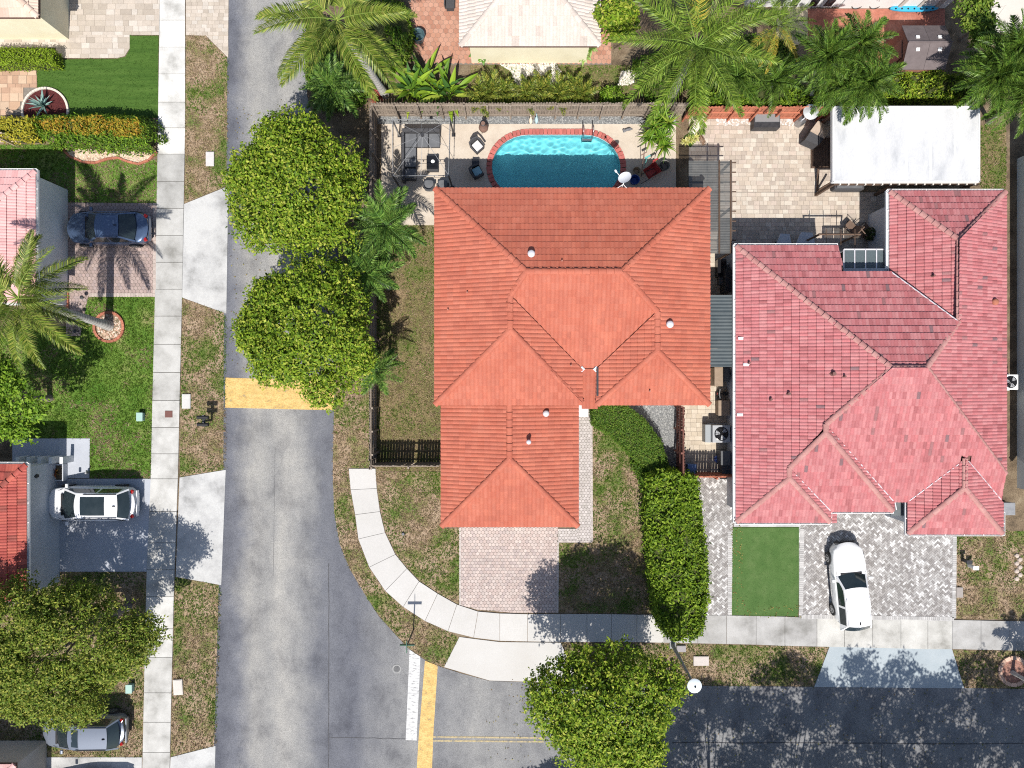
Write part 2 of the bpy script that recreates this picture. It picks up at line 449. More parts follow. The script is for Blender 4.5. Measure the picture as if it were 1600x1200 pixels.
def pavers(parent, polys, pattern, w, h, pal, gap=.012, z=.035, rz=0, single=0, name='paver'):
    """paving units, each with its own edges: the first `single` as parts, the rest joined"""
    polys = [ccw(GP(p)) for p in polys]
    mb = MB(); n1 = 0
    c, s = math.cos(rz), math.sin(rz)
    cells = []
    for pi, P in enumerate(polys):
        A = np.array(P); ctr = A.mean(0); R = np.abs(A - ctr).max() * 1.5 + 1
        units = []
        if pattern == 'run':
            for j in range(int(-R / h), int(R / h) + 1):
                x = -R - random.random() * w
                while x < R:
                    ww = w * random.choice((.66, 1, 1, 1.33)) if single else w
                    units.append([(x + gap / 2, j * h + gap / 2), (x + ww - gap / 2, j * h + gap / 2), (x + ww - gap / 2, j * h + h - gap / 2), (x + gap / 2, j * h + h - gap / 2)]); x += ww
        elif pattern == 'herring':
            K = int(R / h) + 2; g = gap / 2
            for i in range(-K, K):
                for j in range(-K, K):
                    k = (i - j) % 4
                    if k == 0: units.append([(i * h + g, j * h + g), (i * h + 2 * h - g, j * h + g), (i * h + 2 * h - g, j * h + h - g), (i * h + g, j * h + h - g)])
                    elif k == 3: units.append([(i * h + g, j * h + g), (i * h + h - g, j * h + g), (i * h + h - g, j * h + 2 * h - g), (i * h + g, j * h + 2 * h - g)])
        elif pattern == 'hex':
            r = w / math.sqrt(3); K = int(R / w) + 2
            for j in range(-int(R / (1.5 * r)) - 1, int(R / (1.5 * r)) + 2):
                for i in range(-K, K):
                    x0, y0 = (i + .5 * (j % 2)) * w, j * 1.5 * r
                    units.append([(x0 + (r - gap * .58) * math.sin(a), y0 + (r - gap * .58) * math.cos(a)) for a in np.radians(np.arange(0, -360, -60))])
        for u in units:
            u = [(ctr[0] + c * x - s * y, ctr[1] + s * x + c * y) for x, y in u]
            q = clip_convex(u, P)
            if len(q) >= 3 and area(q) > .15 * w * h: cells.append(q)
    cells.sort(key=lambda q: (q[0][0]) ** 2 + q[0][1] ** 2)
    for q in cells:
        b = random.uniform(.92, 1.06); k = random.choice(pal)
        col = (k[0] * b, k[1] * b, k[2] * b)
        if n1 < single:
            m1 = MB(); brick_faces(m1, q, 0, z + random.uniform(-.004, .004), col); m1.build(name, m_paver, parent); n1 += 1
        else:
            brick_faces(mb, q, 0, z + random.uniform(-.004, .004), col)
    if mb.f: mb.build(name, m_paver, parent, kind='stuff')
def drive(name, polys, mat=None, z=.02):
    o = tag(thing(name, G(*polys[0][0]), None, None), kind='structure')
    for p in polys:
        tag(MB().prism(GP(p), -.03, z).build('bed', mat or m_bed, o))
    return o
# main house: pink-grey hexagonal pavers with a walk along the garage
P1 = [(719, 790), (872, 790), (871, 957), (800, 957), (745, 952), (719, 945)]
P2 = [(902, 626), (924, 626), (925, 846), (902, 846)]
P3 = [(872, 826), (902, 826), (902, 846), (872, 846)]
d = drive('driveway', [P1, P2, P3])
pal = [(.46, .375, .34), (.43, .345, .315), (.49, .41, .375), (.45, .38, .35), (.40, .33, .31)]
pavers(d, [P1], 'hex', .19, .19, pal, .016)
pavers(d, [P2, P3], 'hex', .17, .17, [(.44, .40, .38), (.48, .44, .42), (.42, .385, .36)], .016)
for a, b in (((719, 824), (719, 945)), ((872, 846), (871, 957)), ((902, 630), (902, 824)), ((924, 630), (925, 846)), ((873, 846), (925, 846))):
    p, q = Vector(G(*a)), Vector(G(*b)); n = max(1, int((q - p).length / .21)); u = (q - p) / n
    ang = math.atan2(u.y, u.x)
    mb = MB()
    for i in range(n):
        t = random.uniform(.85, 1.05)
        mb.box(tuple(p + u * (i + .5) + Vector((0, 0, .02))), (u.length - .012, .1, .05), ang, (.46 * t, .41 * t, .38 * t))
    mb.build('edge_paver', m_paver, d, kind='stuff')
sheet('driveway_apron', [(718, 995), (740, 998), (781, 1003), (876, 1004), (905, 1067), (833, 1065), (765, 1063), (694, 1042)], .03, m_cleanc if False else M('apron_clean', [(.435, .42, .395), (.475, .465, .445)], .4, .9, fine=.04, bump=.1))
# the drives on the far side of the road
d = drive('driveway', [[(88, 316), (246, 318), (243, 463), (138, 463), (126, 525), (104, 525), (104, 452), (88, 452)]])
pavers(d, [[(88, 316), (246, 318), (243, 463), (88, 463)], [(104, 463), (138, 463), (126, 525), (104, 525)]], 'hex', .2, .2, [(.36, .27, .245), (.33, .25, .225), (.39, .30, .27), (.345, .27, .255)], .018)
mb = MB()
for k in range(24):
    t = random.uniform(.9, 1.1); mb.box(G(141 + k * 4.35, 461, .02), (.14, .2, .05), 0, (.42 * t, .35 * t, .31 * t))
    if k < 24: mb.box(G(241.5, 320 + k * 5.9, .02), (.16, .19, .05), 0, (.42 * t, .35 * t, .31 * t))
mb.build('edge_paver', m_paver, d, kind='stuff')
sheet('driveway_apron', [(288, 319), (357, 291), (354, 490), (285, 465)], .03, m_concw)
sheet('driveway_apron', [(281, 746), (353, 734), (346, 914), (275, 901)], .03, m_concw)
sheet('driveway_apron', [(267, 1183), (337, 1165), (334, 1290), (262, 1290)], .03, m_concw)
drv = sheet('driveway', [(70, 748), (236, 748), (230, 893), (70, 893)], .03, m_greyd)
sheet('driveway', [(70, 1183), (222, 1183), (221, 1290), (70, 1290)], .03, m_concw)
sheet('walkway', [(20, 685), (141, 685), (140, 747), (20, 747)], .034, m_greyd)
TL = [[(88, -60), (251, -60), (249, 55), (88, 55)], [(0, 40), (88, 40), (88, 75), (0, 75)], [(88, 55), (203, 55), (203, 76), (195, 88), (183, 91), (88, 91)]]
d = drive('driveway', TL, M('pale_sand', [(.42, .36, .29), (.50, .43, .36)], 6, .95))
palb = [(.46, .40, .335), (.49, .43, .365), (.43, .375, .31), (.47, .41, .345), (.40, .345, .285), (.51, .46, .40)]
pavers(d, TL, 'run', .46, .30, palb, .010, single=120)
V1 = [(291, -60), (358, -60), (357, 56), (322, 56), (291, 55)]; V2 = [(322, 56), (357, 56), (357, 91)]
d = drive('driveway_apron', [V1, V2], M('pale_sand', []))
pavers(d, [V1, V2], 'run', .30, .20, palb, .008)
T2 = [[(-20, 104), (48, 104), (56, 110), (58, 117), (58, 137), (37, 160), (37, 180), (-20, 180)]]
d = drive('patio', T2)
pavers(d, [[(-20, 104), (48, 104), (56, 110), (58, 117), (58, 137), (-20, 137)], [(-20, 137), (58, 137), (37, 160), (37, 180), (-20, 180)]], 'run', .45, .45, [(.45, .30, .20), (.50, .34, .235), (.42, .27, .185), (.52, .38, .27)], .014, single=60)
# right-hand house: beige patio, side passage, grey herringbone drive
palp = [(.46, .39, .32), (.49, .425, .355), (.43, .365, .30), (.52, .465, .395), (.47, .395, .335), (.405, .345, .29)]
PA = [[(1076, 186), (1305, 186), (1305, 300), (1076, 300)], [(1076, 300), (1388, 300), (1388, 424), (1318, 424), (1318, 395), (1076, 395)][:0] or [(1076, 300), (1388, 300), (1388, 395), (1076, 395)], [(1318, 395), (1388, 395), (1388, 424), (1318, 424)]]
d = drive('patio', PA)
pavers(d, PA, 'run', .31, .23, palp, .010, single=200)
SP = [[(1060, 395), (1160, 395), (1160, 745), (1066, 745)]]
d = drive('side_passage', SP)
pavers(d, SP, 'run', .32, .24, [(.50, .43, .34), (.53, .46, .37), (.47, .40, .31)], .010, single=150)
HB = [[(1084, 746), (1146, 746), (1143, 962), (1094, 962)], [(1248, 790), (1493, 790), (1493, 967), (1248, 964)]]
d = drive('driveway', HB)
palh = [(.29, .275, .265), (.25, .235, .23), (.33, .315, .305), (.40, .39, .38), (.56, .55, .54), (.235, .22, .21), (.36, .345, .335)]
pavers(d, HB, 'herring', .19, .10, palh, .008, rz=math.pi / 4)
mb = MB()
for a, b in (((1253, 826), (1251, 961)), ((1491, 838), (1490, 965)), ((1252, 963), (1490, 967)), ((1140, 830), (1140, 960))):
    p, q = Vector(G(*a)), Vector(G(*b)); n = int((q - p).length / .11); u = (q - p) / n
    for i in range(n):
        t = random.uniform(.8, 1.2); mb.box(tuple(p + u * (i + .5) + Vector((0, 0, .022))), (u.length - .01, .22, .05), math.atan2(u.y, u.x), (.42 * t, .41 * t, .40 * t))
mb.build('edge_paver', m_paver, d, kind='stuff')
sheet('house_footing', [(1146, 812), (1250, 812), (1250, 823), (1146, 823)], .04, m_concw)
sheet('driveway_apron', [(1296, 1010), (1487, 1014), (1506, 1075), (1272, 1073)], .03, m_bluec)
# gardens at the top
RP = [[(640, -60), (955, -60), (955, 101), (665, 101), (640, 60)]]
d = drive('patio', RP)
pavers(d, RP, 'hex', .27, .27, [(.42, .215, .145), (.46, .25, .175), (.38, .185, .125), (.44, .24, .17)], .016, single=0)
sheet('patio', [(1262, 14), (1476, 14), (1476, 125), (1262, 125)], .03, m_redpatio)
sheet('patio', [(1540, -60), (1660, -60), (1660, 60), (1546, 50)], .03, M('cream_patio', [(.50, .46, .41), (.54, .51, .46)], .6, .9, fine=.05))
sheet('sand_path', [(1215, 12), (1266, 12), (1262, 60), (1240, 75), (1212, 70)], .02, M('sand', [(.5, .42, .29), (.56, .48, .35)], 2, .95))

# ------------------------------------------------------------------ lawns, each with blades of real grass
GREEN = np.array([(.07, .14, .012), (.10, .18, .02), (.13, .20, .03), (.055, .115, .012)])
STRAW = np.array([(.30, .215, .135), (.36, .275, .185), (.235, .165, .10), (.27, .20, .12), (.19, .165, .07)])
def blades(parent, P, dens, dry, h=.07, sc=1.7, seed=1, g=GREEN, st=STRAW, lean=.8):
    n = int(area(P) * dens)
    q = scatter(P, n); n = len(q)
    f = vnoise(q[:, 0], q[:, 1], sc, seed) * .6 + vnoise(q[:, 0], q[:, 1], sc * .33, seed + 1) * .4 + rng.normal(0, .10, n)
    f = .5 + (f - .5) * 1.25
    isdry = f < dry
    base = np.where(isdry[:, None], st[rng.integers(0, len(st), n)], g[rng.integers(0, len(g), n)]) * rng.uniform(.75, 1.25, (n, 1))
    B = 3
    a = rng.random((n, B)) * 2 * np.pi; hh = h * rng.uniform(.6, 1.4, (n, B)); w = .014 + rng.random((n, B)) * .012
    r = hh * lean * rng.uniform(.5, 1.4, (n, B))
    px = q[:, 0, None] + rng.normal(0, .03, (n, B)); py = q[:, 1, None] + rng.normal(0, .03, (n, B))
    v = np.zeros((n, B, 3, 3))
    v[..., 0, 0] = px - np.sin(a) * w; v[..., 0, 1] = py + np.cos(a) * w
    v[..., 1, 0] = px + np.sin(a) * w; v[..., 1, 1] = py - np.cos(a) * w
    v[..., 2, 0] = px + np.cos(a) * r; v[..., 2, 1] = py + np.sin(a) * r; v[..., 2, 2] = hh
    v[..., :2, 2] = .002
    v = v.reshape(-1, 3); fidx = np.arange(len(v)).reshape(-1, 3)
    me = fast_mesh('grass', v, fidx, m_grass, np.repeat(base, B, 0), org(parent))
    return tag(link('grass', me, parent), kind='stuff')
def lawn(px, mat, z=.006, dens=150, dry=.5, h=.07, seed=1, **k):
    o = sheet('lawn', px, z, mat)
    if dens: blades(o, GP(px), dens, dry, h, seed=seed, **k)
    return o
TURF = np.array([(.035, .09, .010), (.05, .115, .014), (.065, .13, .02)])
lawn([(203, 56), (248, 56), (247, 184), (108, 184), (106, 166), (96, 148), (75, 137), (59, 137), (58, 100), (95, 93), (183, 92), (196, 89), (203, 77)], m_turf, .02, 130, -1, .045, g=TURF)
lawn([(291, 56), (322, 57), (357, 92), (357, 289), (289, 317)], m_dry, dens=170, dry=.53, seed=3)
lawn([(285, 466), (354, 491), (353, 733), (281, 745)], m_dry, dens=170, dry=.5, seed=5)
lawn([(274, 902), (346, 915), (338, 1164), (267, 1182)], m_dry, dens=170, dry=.51, seed=8)
lawn([(139, 464), (242, 464), (237, 747), (141, 747), (141, 685), (-30, 685), (-30, 510), (115, 510)], m_green, dens=200, dry=.34, seed=9)
lawn([(-20, 226), (109, 226), (109, 247), (246, 250), (245, 317), (60, 317), (60, 268), (-20, 268)], m_green, dens=150, dry=.48, seed=12)
lawn([(-20, 894), (229, 894), (222, 1182), (70, 1182), (-20, 1165)], m_dry, dens=150, dry=.44, seed=15)
ro = [(522, 640), (520, 735), (522, 800), (531, 850), (547, 890), (571, 930), (593, 962), (613, 985), (639, 1013), (669, 1033), (693, 1042)]
lawn([(524, 602), (545, 560), (580, 560), (580, 731), (544, 732), (547, 765), (554, 804), (559, 842), (576, 886), (601, 923), (629, 948), (663, 970), (699, 986), (717, 995)] + ro[::-1], m_dry, dens=170, dry=.53, seed=18)
lawn([(588, 352), (690, 352), (690, 736), (588, 736)], m_side, dens=150, dry=.58, seed=21, sc=1.8)
lawn([(588, 737), (690, 737), (690, 826), (718, 826), (718, 945), (714, 943), (684, 926), (656, 907), (637, 887), (619, 865), (603, 831), (595, 798), (590, 762)], m_dry, dens=180, dry=.49, seed=24)
lawn([(926, 640), (975, 690), (1035, 740), (1035, 958), (872, 957), (872, 848), (926, 848)], m_dry, dens=180, dry=.43, seed=27)
lawn([(878, 1005), (1090, 1007), (1294, 1011), (1272, 1072), (1040, 1070), (906, 1067)], m_dry, dens=170, dry=.47, seed=30)
lawn([(1489, 1016), (1660, 1019), (1660, 1076), (1507, 1074)], m_dry, dens=170, dry=.47, seed=33)
lawn([(1494, 830), (1660, 830), (1660, 968), (1491, 966)], m_dry, dens=170, dry=.50, seed=36)
TURF2 = np.array([(.05, .11, .025), (.065, .13, .03), (.085, .145, .045)])
lawn([(1144, 824), (1249, 824), (1247, 963), (1143, 961)], m_turf2, .03, 130, -1, .04, g=TURF2)
lawn([(735, 102), (985, 102), (985, 165), (735, 165)], m_side, dens=130, dry=.42, seed=39)
lawn([(1531, 195), (1572, 195), (1572, 300), (1532, 300)], m_side, dens=150, dry=.45, seed=42)
# stones: grey strip at the fence, grey bed by the side fence, white beds
def stones(name, px, n, size, pal, bed, lab=None, z=.012, parent=None):
    o = parent or sheet(name, px, z, bed)
    q = scatter(GP(px), n); n = len(q)
    r = size * rng.uniform(.5, 1.3, (n, 1))
    a = rng.random(n) * 6.28
    base = np.array([(1, 0, 0), (.2, .8, 0), (-.9, .4, 0), (-.5, -.8, 0), (.6, -.7, 0), (.1, .05, .75)])
    ca, sa = np.cos(a)[:, None], np.sin(a)[:, None]
    x = base[None, :, 0] * ca - base[None, :, 1] * sa; y = base[None, :, 0] * sa + base[None, :, 1] * ca
    v = np.stack([q[:, 0, None] + x * r, q[:, 1, None] + y * r, z + base[None, :, 2] * r + 0 * x], -1).reshape(-1, 3)
    f = (np.array([(0, 1, 5), (1, 2, 5), (2, 3, 5), (3, 4, 5), (4, 0, 5)])[None] + 6 * np.arange(n)[:, None, None]).reshape(-1, 3)
    pal = np.array(pal)
    t = np.repeat(pal[rng.integers(0, len(pal), n)] * rng.uniform(.8, 1.15, (n, 1)), 5, 0)
    tag(link('gravel', fast_mesh('gravel', v, f, m_stone, t, org(o)), o), kind='stuff')
    return o
GREY = [(.20, .205, .21), (.28, .285, .28), (.15, .155, .16), (.34, .34, .33)]
WHITE = [(.62, .58, .52), (.68, .65, .60), (.55, .50, .43)]
stones('gravel_strip', [(590, 180), (1056, 180), (1056, 194), (590, 194)], 2600, .04, GREY, m_gravel)
stones('gravel_bed', [(965, 633), (1062, 633), (1062, 745), (1040, 722), (1012, 668)], 3000, .035, GREY, m_gravel)
stones('white_gravel_bed', [(779, 100), (868, 98), (876, 112), (874, 135), (863, 140), (855, 118), (825, 118), (815, 138), (804, 128), (800, 112)], 900, .06, WHITE, M('white_bed', [(.5, .45, .36), (.58, .53, .45)], 6, .95))
stones('white_gravel_bed', [(970, 112), (1000, 108), (1006, 122), (985, 132), (966, 134)], 260, .06, WHITE, M('white_bed', []))
stones('white_gravel_bed', [(1118, 183), (1242, 183), (1242, 196), (1118, 196)], 420, .07, [(.6, .58, .56), (.68, .66, .64), (.5, .48, .46)], M('white_bed', []))
# ------------------------------------------------------------------ tiled roofs
DIRS = {'N': (0, 1), 'S': (0, -1), 'E': (1, 0), 'W': (-1, 0)}      # the way the water runs off
class Plane:
    def __init__(s, d, eave, eh, k):
        """d: run-off side; eave: photo coordinate of the eave line; eh: its height; k: slope"""
        s.d, s.eh, s.k = d, eh, k
        q = G(eave, 600, eh)[0] if d in 'EW' else G(800, eave, eh)[1]
        s.n = Vector(DIRS[d]); s.e = q if d in 'EN' else -q       # distance of the eave along the run-off direction
    def hit(s, X, Y):
        a, b = (X - 800) * S, (600 - Y) * S
        w = a * s.n.x + b * s.n.y                                   # along run-off at ground
        # z = eh + k*(e - w*(1-z/H))
        z = (s.eh + s.k * (s.e - w)) / (1 - s.k * w / H)
        return Vector((a * (1 - z / H), b * (1 - z / H), z))
    def z(s, x, y): return s.eh + s.k * (s.e - (x * s.n.x + y * s.n.y))

def tile_geo(style, w, e, col):
    """one roof tile in (u, v, height); v runs up the slope"""
    if style == 'barrel':
        us = np.linspace(0, w, 7); pr = .032 * np.abs(np.sin(np.pi * us / w)) ** .8
    elif style == 'roman':
        us = np.linspace(0, w, 9); pr = .022 * np.abs(np.sin(2 * np.pi * us / w)) ** .7
    else:
        us = np.linspace(0, w, 9); pr = .030 * np.abs(np.sin(2 * np.pi * us / w)) ** .8
    n = len(us); t = .05 if e > .33 else .034
    v = [(us[i], -.012, t + pr[i]) for i in range(n)] + [(us[i], e + .01, pr[i] + .004) for i in range(n)] + [(us[i], -.012, pr[i] * .4 - .004) for i in range(n)]
    f = [(i, i + 1, n + i + 1, n + i) for i in range(n - 1)] + [(2 * n + i, 2 * n + i + 1, i + 1, i) for i in range(n - 1)]
    return v, f

def cap_mesh(name, mat, L, r, col):
    mb = MB(); n = 6
    vs = []
    for x, q in ((0, r), (L, r * .86)):
        for k in range(n + 1):
            a = math.pi * k / n; vs.append((x, q * 1.15 * math.cos(a), q * .62 * math.sin(a)))
    fs = [(k, n + 1 + k, n + 2 + k, k + 1) for k in range(n)] + [tuple(range(n + 1))]
    mb.add(vs, fs, col)
    return mb.mesh(name, mat, smooth=50)

def roof(root, faces, caps, mat, style='barrel', tw=.2, te=.31, pal=((1, 1, 1),), single=0, capr=.13, capl=.36, cappal=None, lift=.03, seed=3, deck_mat=None, rows_var=0, flash=()):
    R = random.Random(seed)
    # real corner points: the mean of the planes that meet there
    acc = {}
    for poly, pl in faces:
        for p in poly: acc.setdefault(p, []).append(pl.hit(*p))
    P3 = {p: sum(v, Vector()) / len(v) for p, v in acc.items()}
    dk = MB()
    for poly, pl in faces:
        top = [pl.hit(*p) - Vector((0, 0, .02)) for p in poly]; n = len(poly)
        dk.add([tuple(p) for p in top] + [tuple(p - Vector((0, 0, .14))) for p in top], [tuple(range(n)), tuple(range(2 * n - 1, n - 1, -1))] + [(i, n + i, n + (i + 1) % n, (i + 1) % n) for i in range(n)])
    dk.build('roof', deck_mat or mat, root)
    roof_o = bpy.data.objects[[o.name for o in root.children if o.name.startswith('roof')][0]]
    o0 = Vector(org(root))
    tmpl = []
    cols = []
    for k in pal: cols.append(k)
    tverts, tfaces = tile_geo(style, tw, te, None)
    for k in cols:
        m = MB().add(tverts, tfaces, k[:3]).mesh('tile', mat, smooth=35); tmpl.append(m)
    full = []
    for poly, pl in faces:
        pts = [pl.hit(*p) for p in poly]
        d = pl.n; up = -d; u = Vector((up.y, -up.x))                   # u along the eave; right-handed with v
        P2 = ccw([(p.x * u.x + p.y * u.y, pl.e - (p.x * d.x + p.y * d.y)) for p in pts])
        us = [p[0] for p in P2]; vs_ = [p[1] for p in P2]
        nx, ny = pl.n.x * pl.k, pl.n.y * pl.k
        part = MB()
        j0 = math.floor(min(vs_) / te + .03); ext = max(0, -min(vs_))
        cs = math.cos(math.atan(pl.k))
        M4 = lambda uu, vv: Vector((u.x * uu + d.x * (pl.e - vv), u.y * uu + d.y * (pl.e - vv), pl.eh + pl.k * vv))
        nrm = Vector((d.x * pl.k, d.y * pl.k, 1)).normalized()
        for j in range(j0, int(max(vs_) / te) + 1):
            for i in range(int(min(us) / tw) - 1, int(max(us) / tw) + 2):
                cu, cv = i * tw, j * te
                cor = [(cu, cv), (cu + tw, cv), (cu + tw, cv + te), (cu, cv + te)]
                ins = [bool(inpoly(np.array([a]), np.array([b]), P2)[0]) for a, b in cor + [(cu + tw / 2, cv + te / 2), (cu + tw / 2, cv), (cu + tw / 2, cv + te), (cu, cv + te / 2), (cu + tw, cv + te / 2)]]
                if not any(ins): continue
                ci = R.choices(range(len(cols)), [max(.001, 1.0 if len(c) < 4 else c[3]) for c in cols])[0]
                if all(ins): full.append((pl, cu, cv, ci, M4, nrm, u, d))
                else: full.append((pl, cu, cv, ci, M4, nrm, u, d, P2))
    # the tiles that show largest stay single, the rest are joined
    wh = [t for t in full if len(t) == 8]
    wh.sort(key=lambda t: -(1 + .9 * t[5].dot((Vector((0, 0, H)) - t[4](t[1], t[2])).normalized())) + 1e-3 * t[4](t[1], t[2]).length)
    singles = set(id(t) for t in wh[:single])
    bm_all = MB()
    cut = {}
    for t in full:
        pl, cu, cv, ci, M4, nrm, u, d = t[:8]
        base = M4(cu, cv) + nrm * lift
        upv = Vector((-d.x, -d.y, pl.k)); 
        if id(t) in singles:
            o = bpy.data.objects.new('tile', tmpl[ci]); COL.objects.link(o); o.parent = roof_o
            sl = upv.normalized() 
            m = Matrix(((u.x, upv.x, nrm.x, base.x - o0.x), (u.y, upv.y, nrm.y, base.y - o0.y), (0, upv.z, nrm.z, base.z - o0.z), (0, 0, 0, 1)))
            o.matrix_local = m
            continue
        c = cols[ci]; b = R.uniform(.94, 1.06); c = (c[0] * b, c[1] * b, c[2] * b)
        vs = [base + Vector((u.x * a, u.y * a, 0)) + upv * q + nrm * h for a, q, h in tverts]
        if len(t) == 8: bm_all.add([tuple(x) for x in vs], tfaces, c)
        else:
            P2 = t[8]; q = Vector((cu + tw / 2, cv + te / 2)); near = []
            for i in range(len(P2)):
                a, b = Vector(P2[i]), Vector(P2[(i + 1) % len(P2)]); w_ = b - a
                s_ = max(0, min(1, (q - a).dot(w_) / max(w_.length_squared, 1e-9)))
                if (a + w_ * s_ - q).length < .56 * math.hypot(tw, te): near.append(i)
            cut.setdefault((id(P2), tuple(near)), (P2, pl, MB(), near))[2].add([tuple(x) for x in vs], tfaces, c)
    for P2, pl, mb, near in cut.values():                                     # tiles along hips, valleys and eaves are sawn to the line
        me = mb.mesh('x', None); bm = bmesh.new(); bm.from_mesh(me)
        lay = bm.faces.layers.float_color.get('tint')
        d = pl.n; up = -d; u = Vector((up.y, -up.x))
        n = len(P2)
        for i in near:
            a, b = P2[i], P2[(i + 1) % n]
            if max(a[1], b[1]) < .12 and abs(a[1] - b[1]) < .1: continue  # leave the eave overhang whole
            f3 = lambda q: Vector((u.x * q[0] + d.x * (pl.e - q[1]), u.y * q[0] + d.y * (pl.e - q[1]), 0))
            A, B = f3(a), f3(b); t_ = B - A
            if t_.length < .02: continue
            nn = Vector((t_.y, -t_.x, 0)).normalized()                 # outward of a ccw polygon
            bmesh.ops.bisect_plane(bm, geom=bm.verts[:] + bm.edges[:] + bm.faces[:], plane_co=A + nn * .015, plane_no=nn, clear_outer=True)
        lay = bm.faces.layers.float_color.get('tint')
        bm.verts.index_update()
        bm_all.v_off = len(bm_all.v)
        base_i = len(bm_all.v)
        bm_all.v += [tuple(v.co) for v in bm.verts]
        for f in bm.faces:
            bm_all.f.append(tuple(v.index + base_i for v in f.verts)); bm_all.c.append(tuple(f[lay])[:3])
        bm.free(); bpy.data.meshes.remove(me)
    bm_all.build('tile', mat, roof_o, smooth=35, kind='stuff')
    cm = [cap_mesh('ridge_tile', mat, capl, capr, k[:3]) for k in (cappal or pal)]
    for a, b in caps:
        p, q = P3[a], P3[b]
        if p.z > q.z: p, q = q, p
        L = (q - p).length; n = max(1, round(L / (capl * .9))); dx = (q - p) / L
        side = Vector((0, 0, 1)).cross(dx).normalized(); nz = dx.cross(side)
        for i in range(n):
            o = bpy.data.objects.new('ridge_tile', R.choice(cm)); COL.objects.link(o); o.parent = roof_o
            s0 = p + (q - p) * (i / n) + nz * (lift + .035) - o0
            tilt = Matrix.Rotation(.09, 4, 'Y')
            sc = L / n / (capl * .9)
            o.matrix_local = Matrix(((dx.x * sc, side.x, nz.x, s0.x), (dx.y * sc, side.y, nz.y, s0.y), (dx.z * sc, side.z, nz.z, s0.z), (0, 0, 0, 1))) @ tilt
    return P3

def gutter(root, a, b, h, mat, out=.0, name='gutter'):
    """white eaves trough with its brackets, between two photo points at height h"""
    p, q = Vector(G(*a, h)), Vector(G(*b, h)); L = (q - p).length; d = (q - p) / L; s = Vector((-d.y, d.x, 0))
    ang = math.atan2(d.y, d.x); c = (p + q) / 2
    mb = MB()
    mb.box(tuple(c + s * .065), (L, .018, .12), ang); mb.box(tuple(c - s * .065), (L, .018, .12), ang); mb.box(tuple(c - Vector((0, 0, .065))), (L, .148, .012), ang)
    g = mb.build(name, mat, root)
    n = max(2, int(L / .9))
    for i in range(n + 1):
        m = MB().box(tuple(p + d * (L * i / n) + Vector((0, 0, .052))), (.03, .128, .012), ang)
        m.build('bracket', mat, g)
def walls(root, px, h, mat, z=0, name='wall'):
    return MB().prism(GP(px), z, h).build(name, mat, root)
def vent(root, X, Y, pl, r, ht, mat, cap=None):
    p = pl.hit(X, Y); h = p.z + .05; p = (p.x * (1 - ht * .5 / (H - h)), p.y * (1 - ht * .5 / (H - h)), h - .12)
    mb = MB().cyl(p, r, ht + .12, 12)
    o = mb.build('roof_vent', mat, root, smooth=40)
    if cap: MB().lathe((p[0], p[1], h + ht - .01), [(r * 1.35, -.06), (r * 1.35, 0), (r * .9, .05), (.01, .07)], 12).build('vent_cap', cap, o, smooth=50)
    else: MB().cyl((p[0], p[1], h - .1), r * 1.9, .13, 12, r2=r * 1.2).build('vent_flashing', mat, o)

m_orange = M('orange_roof', [(.345, .098, .062), (.375, .112, .071), (.405, .127, .081)], .8, .75, tint=True, fine=.12, fscale=25, spec=.25)
m_pink = M('pink_roof', [(.355, .125, .131), (.405, .158, .163)], 2.5, .8, tint=True, fine=.12, fscale=22, spec=.25)
m_pink2 = M('pale_pink_roof', [(.56, .31, .30), (.62, .37, .355)], 2, .8, tint=True, fine=.1, fscale=22)
m_red = M('red_roof', [(.30, .062, .05), (.38, .09, .068)], 2, .75, tint=True, fine=.12, fscale=22)
m_cream = M('cream_roof', [(.48, .42, .375), (.52, .46, .415)], 5, .85, tint=True, fine=.1, fscale=22)
m_deckdark = M('roof_felt', [(.10, .05, .04), (.14, .07, .06)], 5, .9)
m_white = M('white_trim', [(.72, .72, .71), (.78, .78, .77)], 3, .6)
m_wallw = M('white_wall', [(.62, .62, .61), (.70, .70, .69)], 1.2, .85, fine=.03, bump=.1)
m_wallg = M('grey_wall', [(.42, .44, .47), (.48, .50, .53)], 1.2, .85, fine=.03, bump=.1)
m_wally = M('cream_wall', [(.66, .60, .43), (.72, .67, .50)], 1.2, .85, fine=.03, bump=.1)
m_wallb = M('beige_wall', [(.42, .38, .34), (.48, .44, .40)], 1.2, .85, fine=.03, bump=.1)
m_pale = M('vent_metal', [(.62, .60, .62), (.72, .70, .72)], 8, .45, metal=.3)
m_dark = M('dark_metal', [(.025, .026, .03), (.045, .045, .05)], 6, .5)
m_glassd = M('window_glass', [(.02, .025, .03)], rough=.06, spec=.6)

# ---- the orange-roofed house in the middle
EH, K = 3.9, .37
hs = thing('house', (G(890, 460)[0], G(890, 460)[1], 0), 'single storey house with plain orange hipped tile roof beside the pool', 'house')
N_, W_, E_ = Plane('N', 295, EH, K), Plane('W', 680, EH, K), Plane('E', 1108, EH, K)
Sc = Plane('S', 574, EH, K); pr = N_.hit(900, 424); Sc.e = -pr.y + (pr.z - EH) / K
SW, WE = Plane('S', 632, EH, K), Plane('E', 909, EH, K)
EW, ES = Plane('W', 932, EH, K), Plane('S', 632, EH, K)
Ch = Plane('S', 628, EH - .25, .14)
GE, GW, GS = Plane('E', 903, 2.55, .37), Plane('W', 690, 2.55, .37), Plane('S', 822, 2.55, .37)
A_, B_ = (822, 424), (972, 424); C_, D_, E2, F_ = (797, 462), (797, 515), (1027, 487), (1027, 548)
nw, ne, sw, se = (680, 295), (1108, 295), (680, 632), (1108, 632)
v1, v2, w1, w2 = (909, 577), (932, 577), (909, 629), (933, 632)
opal = [(1, 1, 1), (.95, .94, .95), (1.04, 1.04, 1.02), (.98, .93, .91), (1.02, 1.06, 1.08)]
